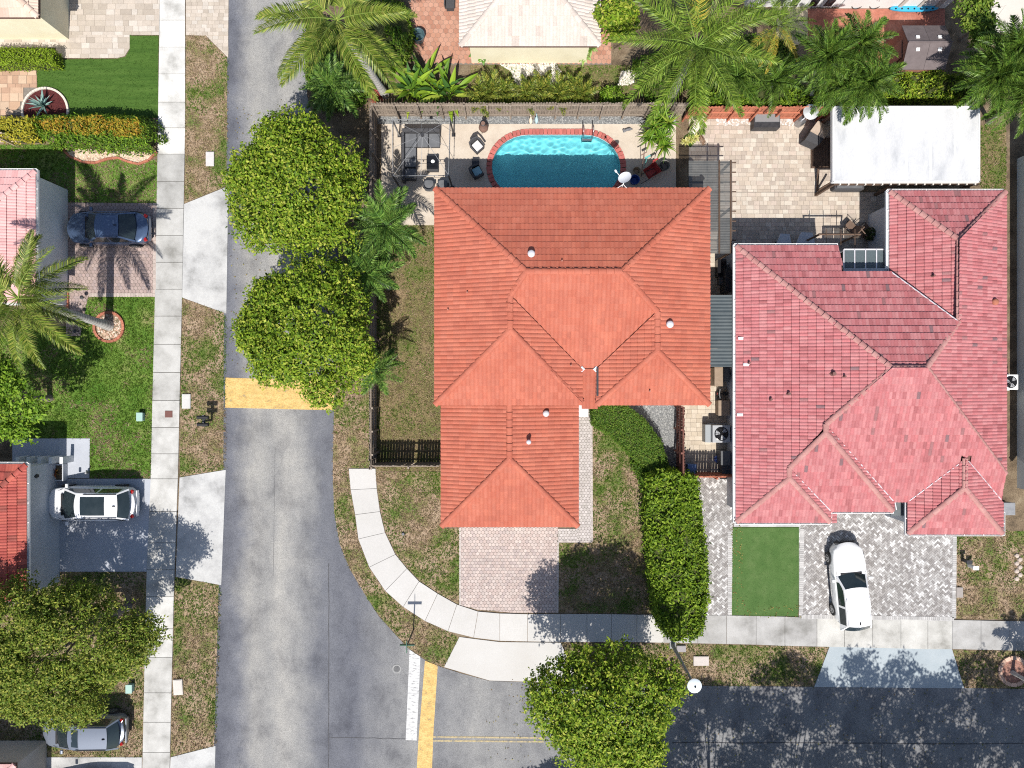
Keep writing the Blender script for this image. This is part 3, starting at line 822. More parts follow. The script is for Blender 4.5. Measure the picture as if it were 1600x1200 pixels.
roof(hs, [([nw, ne, B_, A_], N_), ([nw, A_, C_, D_, sw], W_), ([ne, se, F_, E2, B_], E_), ([A_, B_, E2, v2, v1, C_], Sc),
          ([sw, D_, w1], SW), ([C_, v1, w1, D_], WE), ([E2, F_, w2, v2], EW), ([w2, F_, se], ES), ([v1, v2, (933, 629), w1], Ch)],
     [(nw, A_), (ne, B_), (A_, B_), (A_, C_), (C_, D_), (D_, sw), (D_, w1), (B_, E2), (E2, F_), (F_, w2), (F_, se)], m_orange, 'barrel', .2, .315, opal, single=300, capr=.135, capl=.42, deck_mat=m_deckdark)
gt, gm = (796, 632), (796, 717)
gsw, gse = (690, 822), (903, 822)
# the garage roof is lower and is tucked under the main eave
gn, gnw, gne = (796, 600), (690, 620), (903, 648)
for o in list(hs.children): pass
gh = hs
class _G: pass
sub = thing('garage', (G(796, 730)[0], G(796, 730)[1], 0), 'lower garage wing with orange hipped roof facing the pink driveway', 'garage')
roof(sub, [([gnw, (796, 620), gm, gsw], GW), ([(796, 620), (903, 620), gse, gm], GE), ([gsw, gm, gse], GS)], [((796, 620), gm), (gm, gsw), (gm, gse)], m_orange, 'barrel', .2, .315, opal, single=60, capr=.135, capl=.42, deck_mat=m_deckdark, seed=5)
m_wallm = M('peach_wall', [(.55, .47, .40), (.62, .54, .47)], 1.2, .85, fine=.03, bump=.1)
ins = lambda x0, y0, x1, y1: [(x0, y0), (x1, y0), (x1, y1), (x0, y1)]
k0 = 1 - EH / H
def gi(X, Y): return (800 + (X - 800) * k0, 600 + (Y - 600) * k0)
x0, y0 = gi(680, 295); x1, y1 = gi(1108, 632)
wp = [(x0 + 13, y0 + 13), (x1 - 13, y0 + 13), (x1 - 13, y1 - 13), (929 + 8, y1 - 13), (929 + 8, y1 - 60), (905, y1 - 60), (905, y1 - 13), (x0 + 13, y1 - 13)]
walls(hs, wp, EH - .14, m_wallm)
for X, w in ((730, 40), (790, 44), (880, 90), (1000, 50)):               # garden doors and windows on the pool side
    a = G(X, y0 + 12); f = MB().box((a[0], a[1], 1.15), (w * S, .1, 2.1)).build('window', m_white, hs)
    MB().box((a[0] - w * S * .24, a[1] + .03, 1.15), (w * S * .42, .07, 1.9)).build('pane', m_glassd, f); MB().box((a[0] + w * S * .24, a[1] + .03, 1.15), (w * S * .42, .07, 1.9)).build('pane', m_glassd, f)
walls(sub, [(703, 634), (893, 634), (893, 793), (703, 793)], 2.4, m_wallm)
gd = G(795, 794); dd = MB().box((gd[0], gd[1] - .02, 1.1), (4.6, .06, 2.15)).build('garage_door', m_white, sub)
for k in range(4): MB().box((gd[0], gd[1] - .06, .3 + k * .53), (4.5, .03, .47)).build('panel', m_white, dd)
walls(sub, [(897, 630), (911, 630), (911, 648), (897, 648)], 2.5, m_wallw, name='column')
for a, b, h0 in ((830, 397, N_), (1046, 507, E_)):
    vent(hs, a, b, h0, .13, .24, m_pale, m_pale)
for a, b, h0 in ((878, 408, N_), (730, 457, W_), (700, 484, W_), (892, 571, WE), (1015, 611, ES)):
    vent(hs, a, b, h0, .035, .18, M('vent_terracotta', [(.35, .16, .12)], rough=.8))
vent(sub, 853, 646, GE, .12, .18, m_pale, m_pale); vent(sub, 826, 690, GE, .09, .42, m_pale, m_pale)
# stone flashing at the foot of the two valleys
for X in (909, 931):
    p = Ch.hit(X, 577); MB().box((p.x, p.y, p.z + .09), (.22, .2, .03), .78).build('flashing', m_pale, hs)
p = Ch.hit(931, 597); MB().box((p.x + .05, p.y, p.z + .12), (.1, 1.35, .3)).build('parapet', m_dark, hs)

# ---- the pink-roofed house to its right
ph = thing('house', (G(1360, 600)[0], G(1360, 600)[1], 0), 'house with weathered pink tile roof, white gutters and stepped hips', 'house')
e, k = 2.9, .38
W1, N1, E1, S1 = Plane('W', 1150, e, k), Plane('N', 385, e, k), Plane('E', 1570, e, .44), Plane('S', 783, e, k)
NN, NW1 = Plane('N', 300, e, .44), Plane('W', 1390, e, .44)
MS, ME = Plane('S', 798, e, k), Plane('E', 1395, e, k)
LS, LE = Plane('S', 815, e, k), Plane('E', 1296, e, k)
RW, RE, RS = Plane('W', 1418, e, k), Plane('E', 1565, e, k), Plane('S', 833, e, k)
T1, T2 = (1393, 575), (1447, 575); a1, a2, b1, b2 = (1290, 663), (1290, 676), (1233, 731), (1233, 747)
q1, q2 = (1498, 375), (1497, 503); r1, r2 = (1507, 716), (1507, 762)
ppal = [(1, 1, 1, 5), (1.05, 1.10, 1.08, 4), (.93, .86, .86, 4), (1.02, .92, .92, 3), (.80, .72, .72, 1.3), (.68, .82, .80, .35), (.48, .74, .76, .10), (1.07, 1.18, 1.15, 2.5)]
roof(ph, [([(1150, 385), T1, a1, b1, b2, (1150, 815)], W1), ([(1150, 385), (1308, 385), (1318, 424), (1390, 424), q2, T2, T1], N1),
          ([(1390, 300), (1570, 300), q1], NN), ([(1390, 300), q1, q2, (1390, 424)], NW1), ([(1570, 300), (1570, 740), T2, q2, q1], E1),
          ([T1, T2, (1570, 740), (1563, 782), r1, (1418, 783), (1395, 783), a1], S1),
          ([a2, (1394, 798), (1297, 798), b1], MS), ([a1, (1395, 783), (1394, 798), a2], ME), ([b2, (1296, 815), (1150, 815)], LS), ([b1, (1297, 798), (1296, 815), b2], LE),
          ([r1, r2, (1418, 833), (1418, 783)], RW), ([r1, (1563, 782), (1565, 833), r2], RE), ([r2, (1565, 833), (1418, 833)], RS)],
     [((1150, 385), T1), (T1, T2), ((1390, 300), q1), ((1570, 300), q1), (q1, q2), (T2, q2), (T2, (1570, 740)), (T1, a1), (a1, a2), (a2, b1), (a2, (1394, 798)), (b1, b2), (b2, (1150, 815)), (b2, (1296, 815)), (r1, r2), (r2, (1418, 833)), (r2, (1565, 833))],
     m_pink, 'barrel', .165, .345, ppal, single=300, capr=.125, capl=.40, cappal=[(.97, 1.32, 1.15), (.93, 1.22, 1.08), (1.02, 1.42, 1.25)], deck_mat=m_deckdark, seed=9)
for a, b in (((1147, 816), (1147, 383)), ((1147, 383), (1308, 383)), ((1386, 424), (1386, 298)), ((1386, 298), (1568, 298)), ((1318, 422), (1387, 422)), ((1296, 817), (1148, 817)), ((1395, 800), (1298, 800)), ((1416, 835), (1416, 784)), ((1566, 835), (1416, 835)), ((1567, 800), (1567, 836)), ((1297, 800), (1297, 816))):
    gutter(ph, a, b, e - .02, m_white)
k0 = 1 - e / H
def shr(pts, cx=800, cy=600): return [(800 + (x - 800) * k0, 600 + (y - 600) * k0) for x, y in pts]
walls(ph, shr([(1163, 398), (1306, 398), (1306, 437), (1402, 437), (1402, 314), (1556, 314), (1558, 735), (1552, 822), (1430, 822), (1430, 772), (1384, 772), (1384, 786), (1285, 786), (1285, 804), (1163, 804)]), e - .14, m_wallg)
f = MB().box(G(1404, 790, 2.45), (.84, 1.0, .08)).build('porch_roof', M('grey_porch', [(.10, .115, .12), (.14, .155, .16)], 3, .7), ph)
for a in ((1399, 789), (1410, 780)): MB().box(G(*a, 2.51), (.05, .5, .04), .2).build('batten', m_pale, f)
for a, b, h0, r in ((1458, 431, NW1, .05), (1319, 588, W1, .05), (1302, 584, W1, .09), (1232, 615, W1, .07), (1204, 624, W1, .06), (1170, 567, W1, .05)):
    vent(ph, a, b, h0, r, .2, M('vent_brown', [(.16, .08, .07)], rough=.7))
vent(ph, 1553, 472, E1, .12, .2, M('vent_terracotta', []), m_brick)
for a, b in ((1157, 529), (1155, 648), (1165, 570)):
    p = W1.hit(a, b); MB().box((p.x, p.y, p.z + .11), (.3, .14, .04)).build('roof_patch', m_pale, ph)
# pale metal flashing laid in the valleys
for (xa, ya), (xb, yb), pl in (((1293, 668), (1394, 782), S1), ((1236, 735), (1296, 797), MS), ((1504, 719), (1419, 782), S1), ((1511, 720), (1562, 780), S1), ((1392, 426), (1494, 501), N1)):
    p, q = pl.hit(xa, ya), pl.hit(xb, yb)
    MB().tube([p + Vector((0, 0, .09)), p.lerp(q, .5) + Vector((0, 0, .09)), q + Vector((0, 0, .09))], .028, 5).build('valley_flashing', m_pale, ph)
# glass canopy over the recessed porch, and windows below
cp = thing('glass_canopy', (*G(1353, 405)[:2], 0), 'grey glass canopy filling the notch in the pink roof', 'canopy')
m_cgl = M('canopy_glass', [(.12, .15, .16)], rough=.12, spec=.4, alpha=.6)
for i, X in enumerate((1326, 1343, 1360, 1376)):
    MB().box(G(X + 1.5, 406.5, 2.62 + .002 * i), (15.4 * S * .93, 31 * S * .93, .03)).build('pane', m_cgl, cp)
for X in (1318, 1335, 1352, 1369, 1385):
    MB().box(G(X, 406.5, 2.64), (.05, 33 * S * .93, .09)).build('glazing_bar', m_pale, cp)
MB().box(G(1352, 390, 2.6), (68 * S * .93, .07, .1)).build('front_beam', m_pale, cp)
for X in (1320, 1384): MB().box((*G(X, 391, 2.6)[:2], 1.28), (.07, .07, 2.56)).build('post', m_pale, cp)

def simple_house(label, rect, eh, k, roofmat, wallmat, sides, style, tw, te, pal, cappal=None, single=60, over=.42, gut=None, capl=.4, seed=2, capr=.13, wallh=None):
    X0, Y0, X1, Y1 = rect
    c = G((X0 + X1) / 2, (Y0 + Y1) / 2)
    root = thing('house', (c[0], c[1], 0), label, 'house')
    pN, pS, pW, pE = Plane('N', Y0, eh, k), Plane('S', Y1, eh, k), Plane('W', X0, eh, k), Plane('E', X1, eh, k)
    wx, wy = G(X1, 0, eh)[0] - G(X0, 0, eh)[0], G(0, Y0, eh)[1] - G(0, Y1, eh)[1]
    xa, xb = G(X0, 0, eh)[0], G(X1, 0, eh)[0]; ya, yb = G(0, Y1, eh)[1], G(0, Y0, eh)[1]
    run = min(wx, wy) / 2; z = eh + k * run
    if wx >= wy: r = [(xa + run, (ya + yb) / 2), (xb - run, (ya + yb) / 2)]
    else: r = [((xa + xb) / 2, yb - run), ((xa + xb) / 2, ya + run)]
    pxl = [(800 + x / S / (1 - z / H), 600 - y / S / (1 - z / H)) for x, y in r]
    a, b, c_, d_ = (X0, Y0), (X1, Y0), (X1, Y1), (X0, Y1)
    if wx >= wy: fs = [([a, b, pxl[1], pxl[0]], pN), ([c_, d_, pxl[0], pxl[1]], pS), ([b, c_, pxl[1]], pE), ([d_, a, pxl[0]], pW)]; cs = [(a, pxl[0]), (d_, pxl[0]), (b, pxl[1]), (c_, pxl[1]), (pxl[0], pxl[1])]
    else: fs = [([a, b, pxl[0]], pN), ([c_, d_, pxl[1]], pS), ([b, c_, pxl[1], pxl[0]], pE), ([d_, a, pxl[0], pxl[1]], pW)]; cs = [(a, pxl[0]), (b, pxl[0]), (c_, pxl[1]), (d_, pxl[1]), (pxl[0], pxl[1])]
    fs = [f for f in fs if f[1].d in sides]
    ok = {p for f in fs for p in f[0]}
    cs = [q for q in cs if q[0] in ok and q[1] in ok]
    roof(root, fs, cs, roofmat, style, tw, te, pal, single=single, cappal=cappal, deck_mat=m_deckdark, seed=seed, capl=capl, capr=capr)
    mb = MB().box(((xa + xb) / 2, (ya + yb) / 2, (eh - .16) / 2), (wx - 2 * over, wy - 2 * over, eh - .16))
    mb.build('wall', wallmat, root)
    for side in (gut or ''):
        p = {'N': ((X0, Y0 - 2), (X1 + 2, Y0 - 2)), 'S': ((X1 + 2, Y1 + 2), (X0, Y1 + 2)), 'E': ((X1 + 2.5, Y0 - 2), (X1 + 2.5, Y1 + 2))}[side]
        gutter(root, p[0], p[1], eh - .02, m_white)
    return root
cpal = [(1, 1, 1, 8), (1.03, 1.03, 1.03, 4), (.97, .96, .95, 3), (.86, .85, .84, .9)]
simple_house('house with pale cream tiled hip roof behind the back fence', (719, -230, 937, 72), 2.8, .40, m_cream, m_wally, 'SEW', 'barrel', .17, .42, cpal, single=80, seed=11)
simple_house('house corner with beige tile roof and cream yellow wall', (-260, -240, 60, 27), 3.0, .35, M('beige_roof', [(.52, .39, .31), (.58, .45, .37)], 2, .85, tint=True, fine=.1), m_wally, 'SE', 'roman', .30, .40, cpal, single=60, over=.35, seed=12)
lp = simple_house('pale pink roofed house with blue car on its driveway', (-240, 268, 56, 472), 2.8, .30, m_pink2, m_wallw, 'NES', 'roman', .30, .40, [(1, 1, 1, 5), (1.04, 1.06, 1.05, 3), (.95, .9, .9, 3)], single=80, gut='NE', over=.15, seed=13)
lr = simple_house('house with glossy red tiled roof and grey painted drive', (-230, 726, 42, 938), 2.8, .32, m_red, m_wallg, 'NES', 'flatroll', .30, .40, [(1, 1, 1, 5), (1.1, 1.2, 1.1, 2), (.85, .75, .75, 2), (.7, .8, .8, .5)], single=120, gut='NES', over=.15, seed=14, capl=.42)
simple_house('corner of a house with pink roof and beige wall', (-240, 1194, 24, 1420), 2.6, .30, m_pink2, m_wallb, 'NE', 'roman', .30, .40, [(1, 1, 1), (1.03, 1.05, 1.05)], single=20, over=.12, gut='', seed=15)
simple_house('neighbouring house with plain grey side wall and slatted vent', (1640, 205, 1900, 790), 2.9, .3, m_red, M('blue_grey_wall', [(.62, .67, .68), (.68, .73, .74)], 1, .85), 'W', 'roman', .3, .4, [(1, 1, 1)], single=0, over=.45, seed=16)
# entrance blocks that stand out from the left-hand houses
def wallbox(root, px, h, mat, name='wall'):
    return MB().prism(GP(px), 0, h).build(name, mat, root)
wallbox(lp, [(50, 300), (91, 300), (91, 322), (50, 322)], 2.55, m_wallw, 'pillar')
wallbox(lp, [(60, 454), (89, 457), (89, 474), (60, 474)], 2.5, M('olive_wall', [(.36, .36, .32), (.40, .40, .36)], 1, .85), 'pillar')
wallbox(lr, [(55, 735), (80, 732), (80, 750), (55, 750)], 2.5, m_wallg, 'pillar')
lm = MB().lathe((*G(56, 744, 1.9)[:2], 1.9), [(.09, -.14), (.11, 0), (.05, .12), (.01, .15)], 10).build('wall_lantern', m_dark, lr, smooth=50)
for X in (36, 53, 70, 87, 104):                                          # pale slats of the porch rail
    MB().box(G(X, 718, .5), (.17, .34, .9)).build('rail_slat', m_wallw, lr)
gdo = MB().box((G(86, 390)[0] + .01, G(86, 390)[1], 1.1), (.05, 4.3, 2.1)).build('garage_door', m_white, lp)
for k_ in range(4): MB().box((G(86, 390)[0] + .05, G(86, 390)[1], .32 + k_ * .52), (.02, 4.2, .46)).build('panel', m_white, gdo)
# the white house far at the top right
th = thing('house', (*G(1320, -60)[:2], 0), 'white stucco house with white framed doors above a red patio', 'house')
wallbox(th, [(1163, -300), (1476, -300), (1476, 13), (1310, 13), (1310, 11), (1163, 11)], 3.0, m_wallw)
for X in (1213, 1236, 1266, 1290):
    a = G(X, 10); f = MB().box((a[0], a[1] - .03, 1.1), (.62, .1, 2.1)).build('door', m_white, th)
    MB().box((a[0], a[1] - .075, .62), (.44, .03, .9)).build('pane', m_glassd, f); MB().box((a[0], a[1] - .075, 1.6), (.44, .03, .9)).build('pane', m_glassd, f)
for X in (1402, 1432, 1460): MB().box((G(X, 12)[0], G(X, 12)[1] - .05, 1.25), (.2, .12, 2.3)).build('pilaster', m_wallb, th)
# ------------------------------------------------------------------ swimming pool
pool = thing('swimming_pool', (*G(869, 261)[:2], 0), 'oval swimming pool with turquoise water and red brick coping', 'pool')
m_plaster = M('pool_plaster', [(.60, .78, .82), (.68, .84, .87)], 1.5, .9, fine=.03)
m_water = M('pool_water', [(1, 1, 1)])
nt = m_water.node_tree; nt.nodes.clear()
wo = nt.nodes.new('ShaderNodeOutputMaterial'); wr = nt.nodes.new('ShaderNodeBsdfRefraction')
wr.inputs['IOR'].default_value = 1.33; wr.inputs['Roughness'].default_value = 0; wr.inputs['Color'].default_value = (.54, .95, .99, 1)
nt.links.new(wr.outputs[0], wo.inputs[0])
mb = MB(); n = len(POOLW); zt, zb = -.02, -.80
vs = [(x, y, zt) for x, y in POOLW] + [(x, y, zb) for x, y in POOLW]
mb.add(vs, [((i + 1) % n, i, n + i, n + (i + 1) % n) for i in range(n)] + [tuple(range(n, 2 * n))])
basin = mb.build('basin', m_plaster, pool)
basin.cycles.is_caustics_receiver = True; sun.cycles.is_caustics_light = True   # sunlight bends through the ripples on to the floor
# water surface: a rippled sheet
xs = [p[0] for p in POOLW]; ys = [p[1] for p in POOLW]
st = .035; gx = np.arange(min(xs), max(xs) + st, st); gy = np.arange(min(ys), max(ys) + st, st)
XX, YY = np.meshgrid(gx, gy, indexing='ij')
RZ = np.zeros_like(XX)
for k in range(34):
    a = rng.random() * 6.28; wl = rng.uniform(.22, .75); ph_ = rng.random() * 6.28
    RZ += .0034 * wl * np.sin((XX * math.cos(a) + YY * math.sin(a)) * 6.28 / wl + ph_)
nv = np.stack([XX, YY, RZ - .13], -1).reshape(-1, 3); ny = len(gy)
ii, jj = np.meshgrid(np.arange(len(gx) - 1), np.arange(ny - 1), indexing='ij')
fq = np.stack([ii * ny + jj, (ii + 1) * ny + jj, (ii + 1) * ny + jj + 1, ii * ny + jj + 1], -1).reshape(-1, 4)
cx_, cy_ = gx[fq[:, 0] // ny] + st / 2, gy[fq[:, 0] % ny] + st / 2
fq = fq[inpoly(cx_, cy_, offset_poly(POOLW, .05))]
water = link('water', fast_mesh('water', nv, fq, m_water, None, org(pool), True), pool); water.cycles.is_caustics_caster = True
# coping bricks
cop = []
seg = [Vector((*p, 0)) for p in POOLW]; lens = [(seg[(i + 1) % n] - seg[i]).length for i in range(n)]
per = sum(lens); nb = int(per / .205); acc_ = 0; i0 = 0; d0 = 0
cc = Vector((*np.mean(POOLW, 0), 0))
for b in range(nb):
    t = b * per / nb
    while t > d0 + lens[i0]: d0 += lens[i0]; i0 += 1
    u = (seg[(i0 + 1) % n] - seg[i0]).normalized(); p = seg[i0] + u * (t - d0)
    nr = Vector((u.y, -u.x, 0));
    if nr.dot(p - cc) < 0: nr = -nr
    MB().box(tuple(p + nr * .13 + Vector((0, 0, .03))), (.19, .30, .09), math.atan2(u.y, u.x)).build('coping_brick', M('coping', [(.36, .10, .085), (.44, .14, .12)], 4, .85, rand=.15), pool)
lad = thing('pool_ladder', G(917, 205, .05), 'stainless pool ladder with two rails at the far pool edge', 'ladder')
m_steel = M('steel', [(.35, .36, .38)], rough=.3, metal=.8)
for X in (910, 925):
    a = Vector(G(X, 203, .05)); MB().tube([a, a + Vector((0, 0, .75)), a + Vector((0, -.12, .85)), a + Vector((0, -.35, .85)), a + Vector((0, -.5, .7)), a + Vector((0, -.5, -.6))], .024, 8).build('rail', m_steel, lad, smooth=60)
for z in (-.03, -.3): a = Vector(G(917.5, 218, 0)); MB().box((a.x, a.y, z), (.5, .09, .03)).build('step', m_steel, lad)
sheet_hole('pool_deck', GP([(596, 194), (1056, 194), (1056, 352), (596, 352)]), offset_poly(POOLW, .27), .03, m_deck, .05)

# ------------------------------------------------------------------ fences
m_fence = M('fence_wood', [(.16, .13, .105), (.25, .205, .165), (.31, .26, .21)], 5, .9, stretch=(4, 4, .5), rand=.14, bump=.2)
m_fencer = M('red_fence', [(.34, .115, .07), (.44, .17, .10)], 4, .85, stretch=(3, 3, .5), rand=.12)
m_fenced = M('dark_fence', [(.13, .055, .045), (.19, .085, .065)], 4, .85, rand=.15)
def fence(label, a, b, h, mat, side=1, post=1.2, pw=.135, rails=(.3, .95, 1.6), gaps=()):
    p, q = Vector(G(*a)), Vector(G(*b)); L = (q - p).length; u = (q - p) / L; s = Vector((-u.y, u.x, 0)) * side
    f = thing('fence', tuple((p + q) / 2), label, 'fence')
    ang = math.atan2(u.y, u.x)
    n = int(L / (pw + .012))
    w = L / n - .012
    base = MB()
    prof = [(-w / 2, 0), (w / 2, 0), (w / 2, h - .07), (w * .25, h), (-w * .25, h), (-w / 2, h - .07)]
    vs = [(x, -.011, z) for x, z in prof] + [(x, .011, z) for x, z in prof]
    me = MB().add(vs, [(0, 1, 2, 3, 4, 5), (11, 10, 9, 8, 7, 6)] + [(i, i + 6, (i + 1) % 6 + 6, (i + 1) % 6) for i in range(6)]).mesh('picket', mat)
    c0 = (p + q) / 2
    for i in range(n):
        if any(g0 < i / n < g1 for g0, g1 in gaps): continue
        o = bpy.data.objects.new('picket', me); COL.objects.link(o); o.parent = f
        o.location = p + u * (L * (i + .5) / n) + s * .04 - c0 + Vector((0, 0, random.uniform(-.03, .01)))
        o.rotation_euler = (random.gauss(0, .008), 0, ang + random.gauss(0, .015))
    for z in rails:
        MB().box(tuple(c0 + Vector((0, 0, z)) - s * .0), (L, .05, .09), ang).build('rail', mat, f)
    for i in range(int(L / post) + 1):
        MB().box(tuple(p + u * min(i * post, L) - s * .085 + Vector((0, 0, h / 2 - .05))), (.09, .09, h - .1), ang).build('post', mat, f)
    return f
fence('weathered brown picket fence along the top edge of the pool yard', (589, 183), (1064, 183), 1.85, m_fence, 1)
fence('long brown picket fence between the side lawn and the road trees', (589, 184), (589, 728), 1.85, m_fence, -1)
fence('short dog eared picket fence closing the side lawn beside the garage', (590, 723), (691, 723), 1.8, m_fence, 1, post=1.9, gaps=((.55, .57), (.80, .82)))
fence('dark red slatted fence beside the grey gravel bed', (1056, 634), (1056, 738), 1.8, m_fenced, 1)
fence('red picket fence across the passage between the two houses', (1072, 739), (1147, 739), 1.8, m_fencer, 1)
fence('orange red picket fence behind the beige paver patio', (1066, 187), (1300, 187), 1.75, m_fencer, 1, pw=.16)
fence('pale wooden fence panel below the yellow hedge', (-12, 224), (37, 224), 1.5, M('pale_fence', [(.42, .33, .24), (.52, .42, .32)], 4, .85, rand=.12), 1)

# ------------------------------------------------------------------ cars
m_tyre = M('tyre', [(.02, .02, .02), (.035, .035, .035)], 20, .85)
m_rim = M('rim', [(.35, .36, .37)], rough=.35, metal=.7)
m_cglass = M('car_glass', [(.012, .02, .022), (.025, .035, .038)], 1.5, .04, spec=.7)
m_head = M('headlight', [(.16, .17, .19)], rough=.1, spec=.6)
m_tail = M('tail_light', [(.28, .012, .012)], rough=.15, spec=.5)
m_plastic = M('black_plastic', [(.018, .018, .02)], rough=.6)
def car(label, X, Y, heading, L, Wd, Ht, paint, kind='suv', sunroof=None, group=None):
    gx_, gy_, _ = G(X, Y)
    root = thing('parked_car', (gx_, gy_, .03), label, 'car', group, rz=math.radians(heading))
    ORI[root.name] = (0, 0, 0)                      # parts are built in the car's own frame
    if kind == 'suv': zs, nose, P = .98, .86, [(.275, .99), (.08, 1.54), (-.05, 1.0 * Ht), (-.37, Ht * .985), (-.45, 1.1)]
    elif kind == 'hatch': zs, nose, P = .92, .80, [(.125, .95), (-.005, 1.42), (-.15, Ht), (-.42, Ht * .97), (-.492, 1.0)]
    else: zs, nose, P = .88, .76, [(.21, .90), (.06, 1.36), (-.05, Ht), (-.20, Ht * .97), (-.36, .95)]
    P = [(x * L, z) for x, z in P]
    NS = 25
    xs = [L / 2 * (1 - 2 * i / (NS - 1)) for i in range(NS)]
    def hw(x):
        t = abs(x) / (L / 2); e = 3.6 if x > 0 else 4.2
        return Wd / 2 * (1 - .26 * t ** e - .28 * max(0, t - .93) / .07 * (.5 if t < 1 else .6))
    def zt(x):
        t = x / (L / 2)
        if t > .4: return zs - (zs - nose) * ((t - .4) / .6) ** 1.3 - (.10 if t > .985 else 0)
        if t < -.85: return zs + .02 - .10 * ((-t - .85) / .15)
        return zs
    prof = [(.90, None, .24), (.985, None, .34), (1.0, None, .55), (.985, -.14, None), (.95, -.045, None), (.86, 0, None), (.6, .022, None), (.3, .034, None), (0, .038, None)]
    mb = MB(); rows = []
    for x in xs:
        w, z = hw(x), zt(x); half = []
        for fy, dz, ab in prof:
            half.append((x - (L * .028 * (fy ** 2) * (1 if x > L * .42 else -1 if x < -L * .42 else 0)), fy * w, (z + dz) if ab is None else min(ab, z - .1)))
        rows.append(half + [(a, -b, c) for a, b, c in half[-2::-1]])
    m = len(rows[0])
    vs = [p for r in rows for p in r]
    fs = [(i * m + k, i * m + k + 1, (i + 1) * m + k + 1, (i + 1) * m + k) for i in range(NS - 1) for k in range(m - 1)]
    fs += [tuple(range(m - 1, -1, -1)), tuple(range((NS - 1) * m, NS * m))]
    body = mb.add(vs, fs).build('body', paint, root, smooth=38)
    # greenhouse: windscreen, roof and rear window as one lofted strip; sides close it
    wb, wr = Wd / 2 * .90, Wd / 2 * .70
    ny_ = 9; ts = np.linspace(-1, 1, ny_)
    def prow(i):
        x, z = P[i]; w = wb if i in (0, len(P) - 1) else wr
        bul = {0: .17, 1: .09, len(P) - 1: -.12, len(P) - 2: -.07}.get(i, 0)
        return [(x + bul * (1 - t * t), t * w, z - .05 * t * t * (1 if 0 < i < len(P) - 1 else .3)) for t in ts]
    R = [prow(i) for i in range(len(P))]
    def strip(r0, r1, k0, k1, o=0.0):
        vs = r0[k0:k1 + 1] + r1[k0:k1 + 1]; c = k1 - k0 + 1
        vs = [(x, y, z + o) for x, y, z in vs]
        return vs, [(i, c + i, c + i + 1, i + 1) for i in range(c - 1)]
    cab = MB()
    for i in range(1, len(P) - 2): cab.add(*strip(R[i], R[i + 1], 0, ny_ - 1))
    for i in (0, len(P) - 2):
        def pil(a, b): return [tuple(np.array(a) + (np.array(b) - np.array(a)) * t) for t in (0, 1)]
        for sgn in (0, 1):
            k0, k1 = (0, 1) if sgn == 0 else (ny_ - 2, ny_ - 1)
            f = .45
            q0 = [R[i][k0], R[i][k1]]; q1 = [R[i + 1][k0], R[i + 1][k1]]
            if sgn == 0: q0[1] = tuple(np.array(q0[0]) * (1 - f) + np.array(q0[1]) * f); q1[1] = tuple(np.array(q1[0]) * (1 - f) + np.array(q1[1]) * f)
            else: q0[0] = tuple(np.array(q0[1]) * (1 - f) + np.array(q0[0]) * f); q1[0] = tuple(np.array(q1[1]) * (1 - f) + np.array(q1[0]) * f)
            cab.add(q0 + q1, [(0, 2, 3, 1)])
    side_parts = []
    for s in (-1, 1):
        k = 0 if s < 0 else ny_ - 1
        top = [R[i][k] for i in range(len(P))]
        bot = [(x, s * (wb * 1.0), zs - .02) for x, y, z in top]
        pts = top + bot
        c = len(P)
        fl = [(i, i + 1, c + i + 1, c + i) if s > 0 else (i + 1, i, c + i, c + i + 1) for i in range(c - 1)]
        cab.add(pts, fl)
        # side windows stand a few millimetres proud of the pillars
        def at(x, f):
            xi = [p[0] for p in top][::-1]; tz = np.interp(x, xi, [p[2] for p in top][::-1]); ty = np.interp(x, xi, [p[1] for p in top][::-1])
            z0, y0 = zs - .02, s * wb
            return (x, y0 + (ty - y0) * f + s * .006, z0 + (tz - z0) * f + .004)
        xw = [P[0][0] - .28, P[1][0] - .18, (P[1][0] + P[3][0]) / 2 + .06, (P[1][0] + P[3][0]) / 2 - .06, P[3][0] + .02, P[4][0] + .34]
        for j, (xa, xb) in enumerate(((xw[0], xw[2]), (xw[3], xw[5]))):
            xm = xw[1] if j == 0 else xw[4]
            pp = [xa, xm, xb] if j == 0 else [xa, xm, xb]
            v_, f_ = [], []
            for x in np.linspace(xa, xb, 7): v_ += [at(x, .10), at(x, .86)]
            f_ = [(2 * i, 2 * i + 1, 2 * i + 3, 2 * i + 2) for i in range(6)]
            MB().add(v_, f_).build('side_window', m_cglass, root)
        MB().box((P[0][0] - .18, s * (Wd / 2 + .06), zs + .08), (.14, .2, .13)).build('mirror', paint, root, bevel=.03)
        MB().tube([(P[2][0] + .2, s * wr * .93, Ht - .02), (P[3][0], s * wr * .93, Ht - .03)], .02, 6).build('roof_rail', m_plastic if kind == 'suv' else paint, root)
        for fx in (.31, -.29):
            wx, r = fx * L, .335
            wl = MB().tube([(wx, s * (Wd / 2 - .20), r), (wx, s * (Wd / 2 + .012), r)], r, 20).build('wheel', m_tyre, root, smooth=40)
            MB().tube([(wx, s * (Wd / 2 - .02), r), (wx, s * (Wd / 2 + .022), r)], r * .62, 16).build('rim', m_rim, wl, smooth=40)
            hub = MB()
            for q in range(5):
                a = q * 1.2566; hub.box((wx + math.cos(a + .63) * r * .38, s * (Wd / 2 + .024), r + math.sin(a + .63) * r * .38), (.05, .012, .09), 0, ry=-a)
            hub.build('spoke_gap', m_plastic, wl)
        MB().box((L * .422, s * Wd * .30, nose - .03), (.20, .24, .07), rz=-s * .5).build('headlight', m_head, root, bevel=.03)
        MB().box((-L * .462, s * Wd * .345, zs - .12), (.16, .20, .13), rz=s * .5).build('tail_light', m_tail, root, bevel=.03)
    cab.build('cabin', paint, root, smooth=38)
    v_, f_ = strip(R[0], R[1], 0, ny_ - 1); 
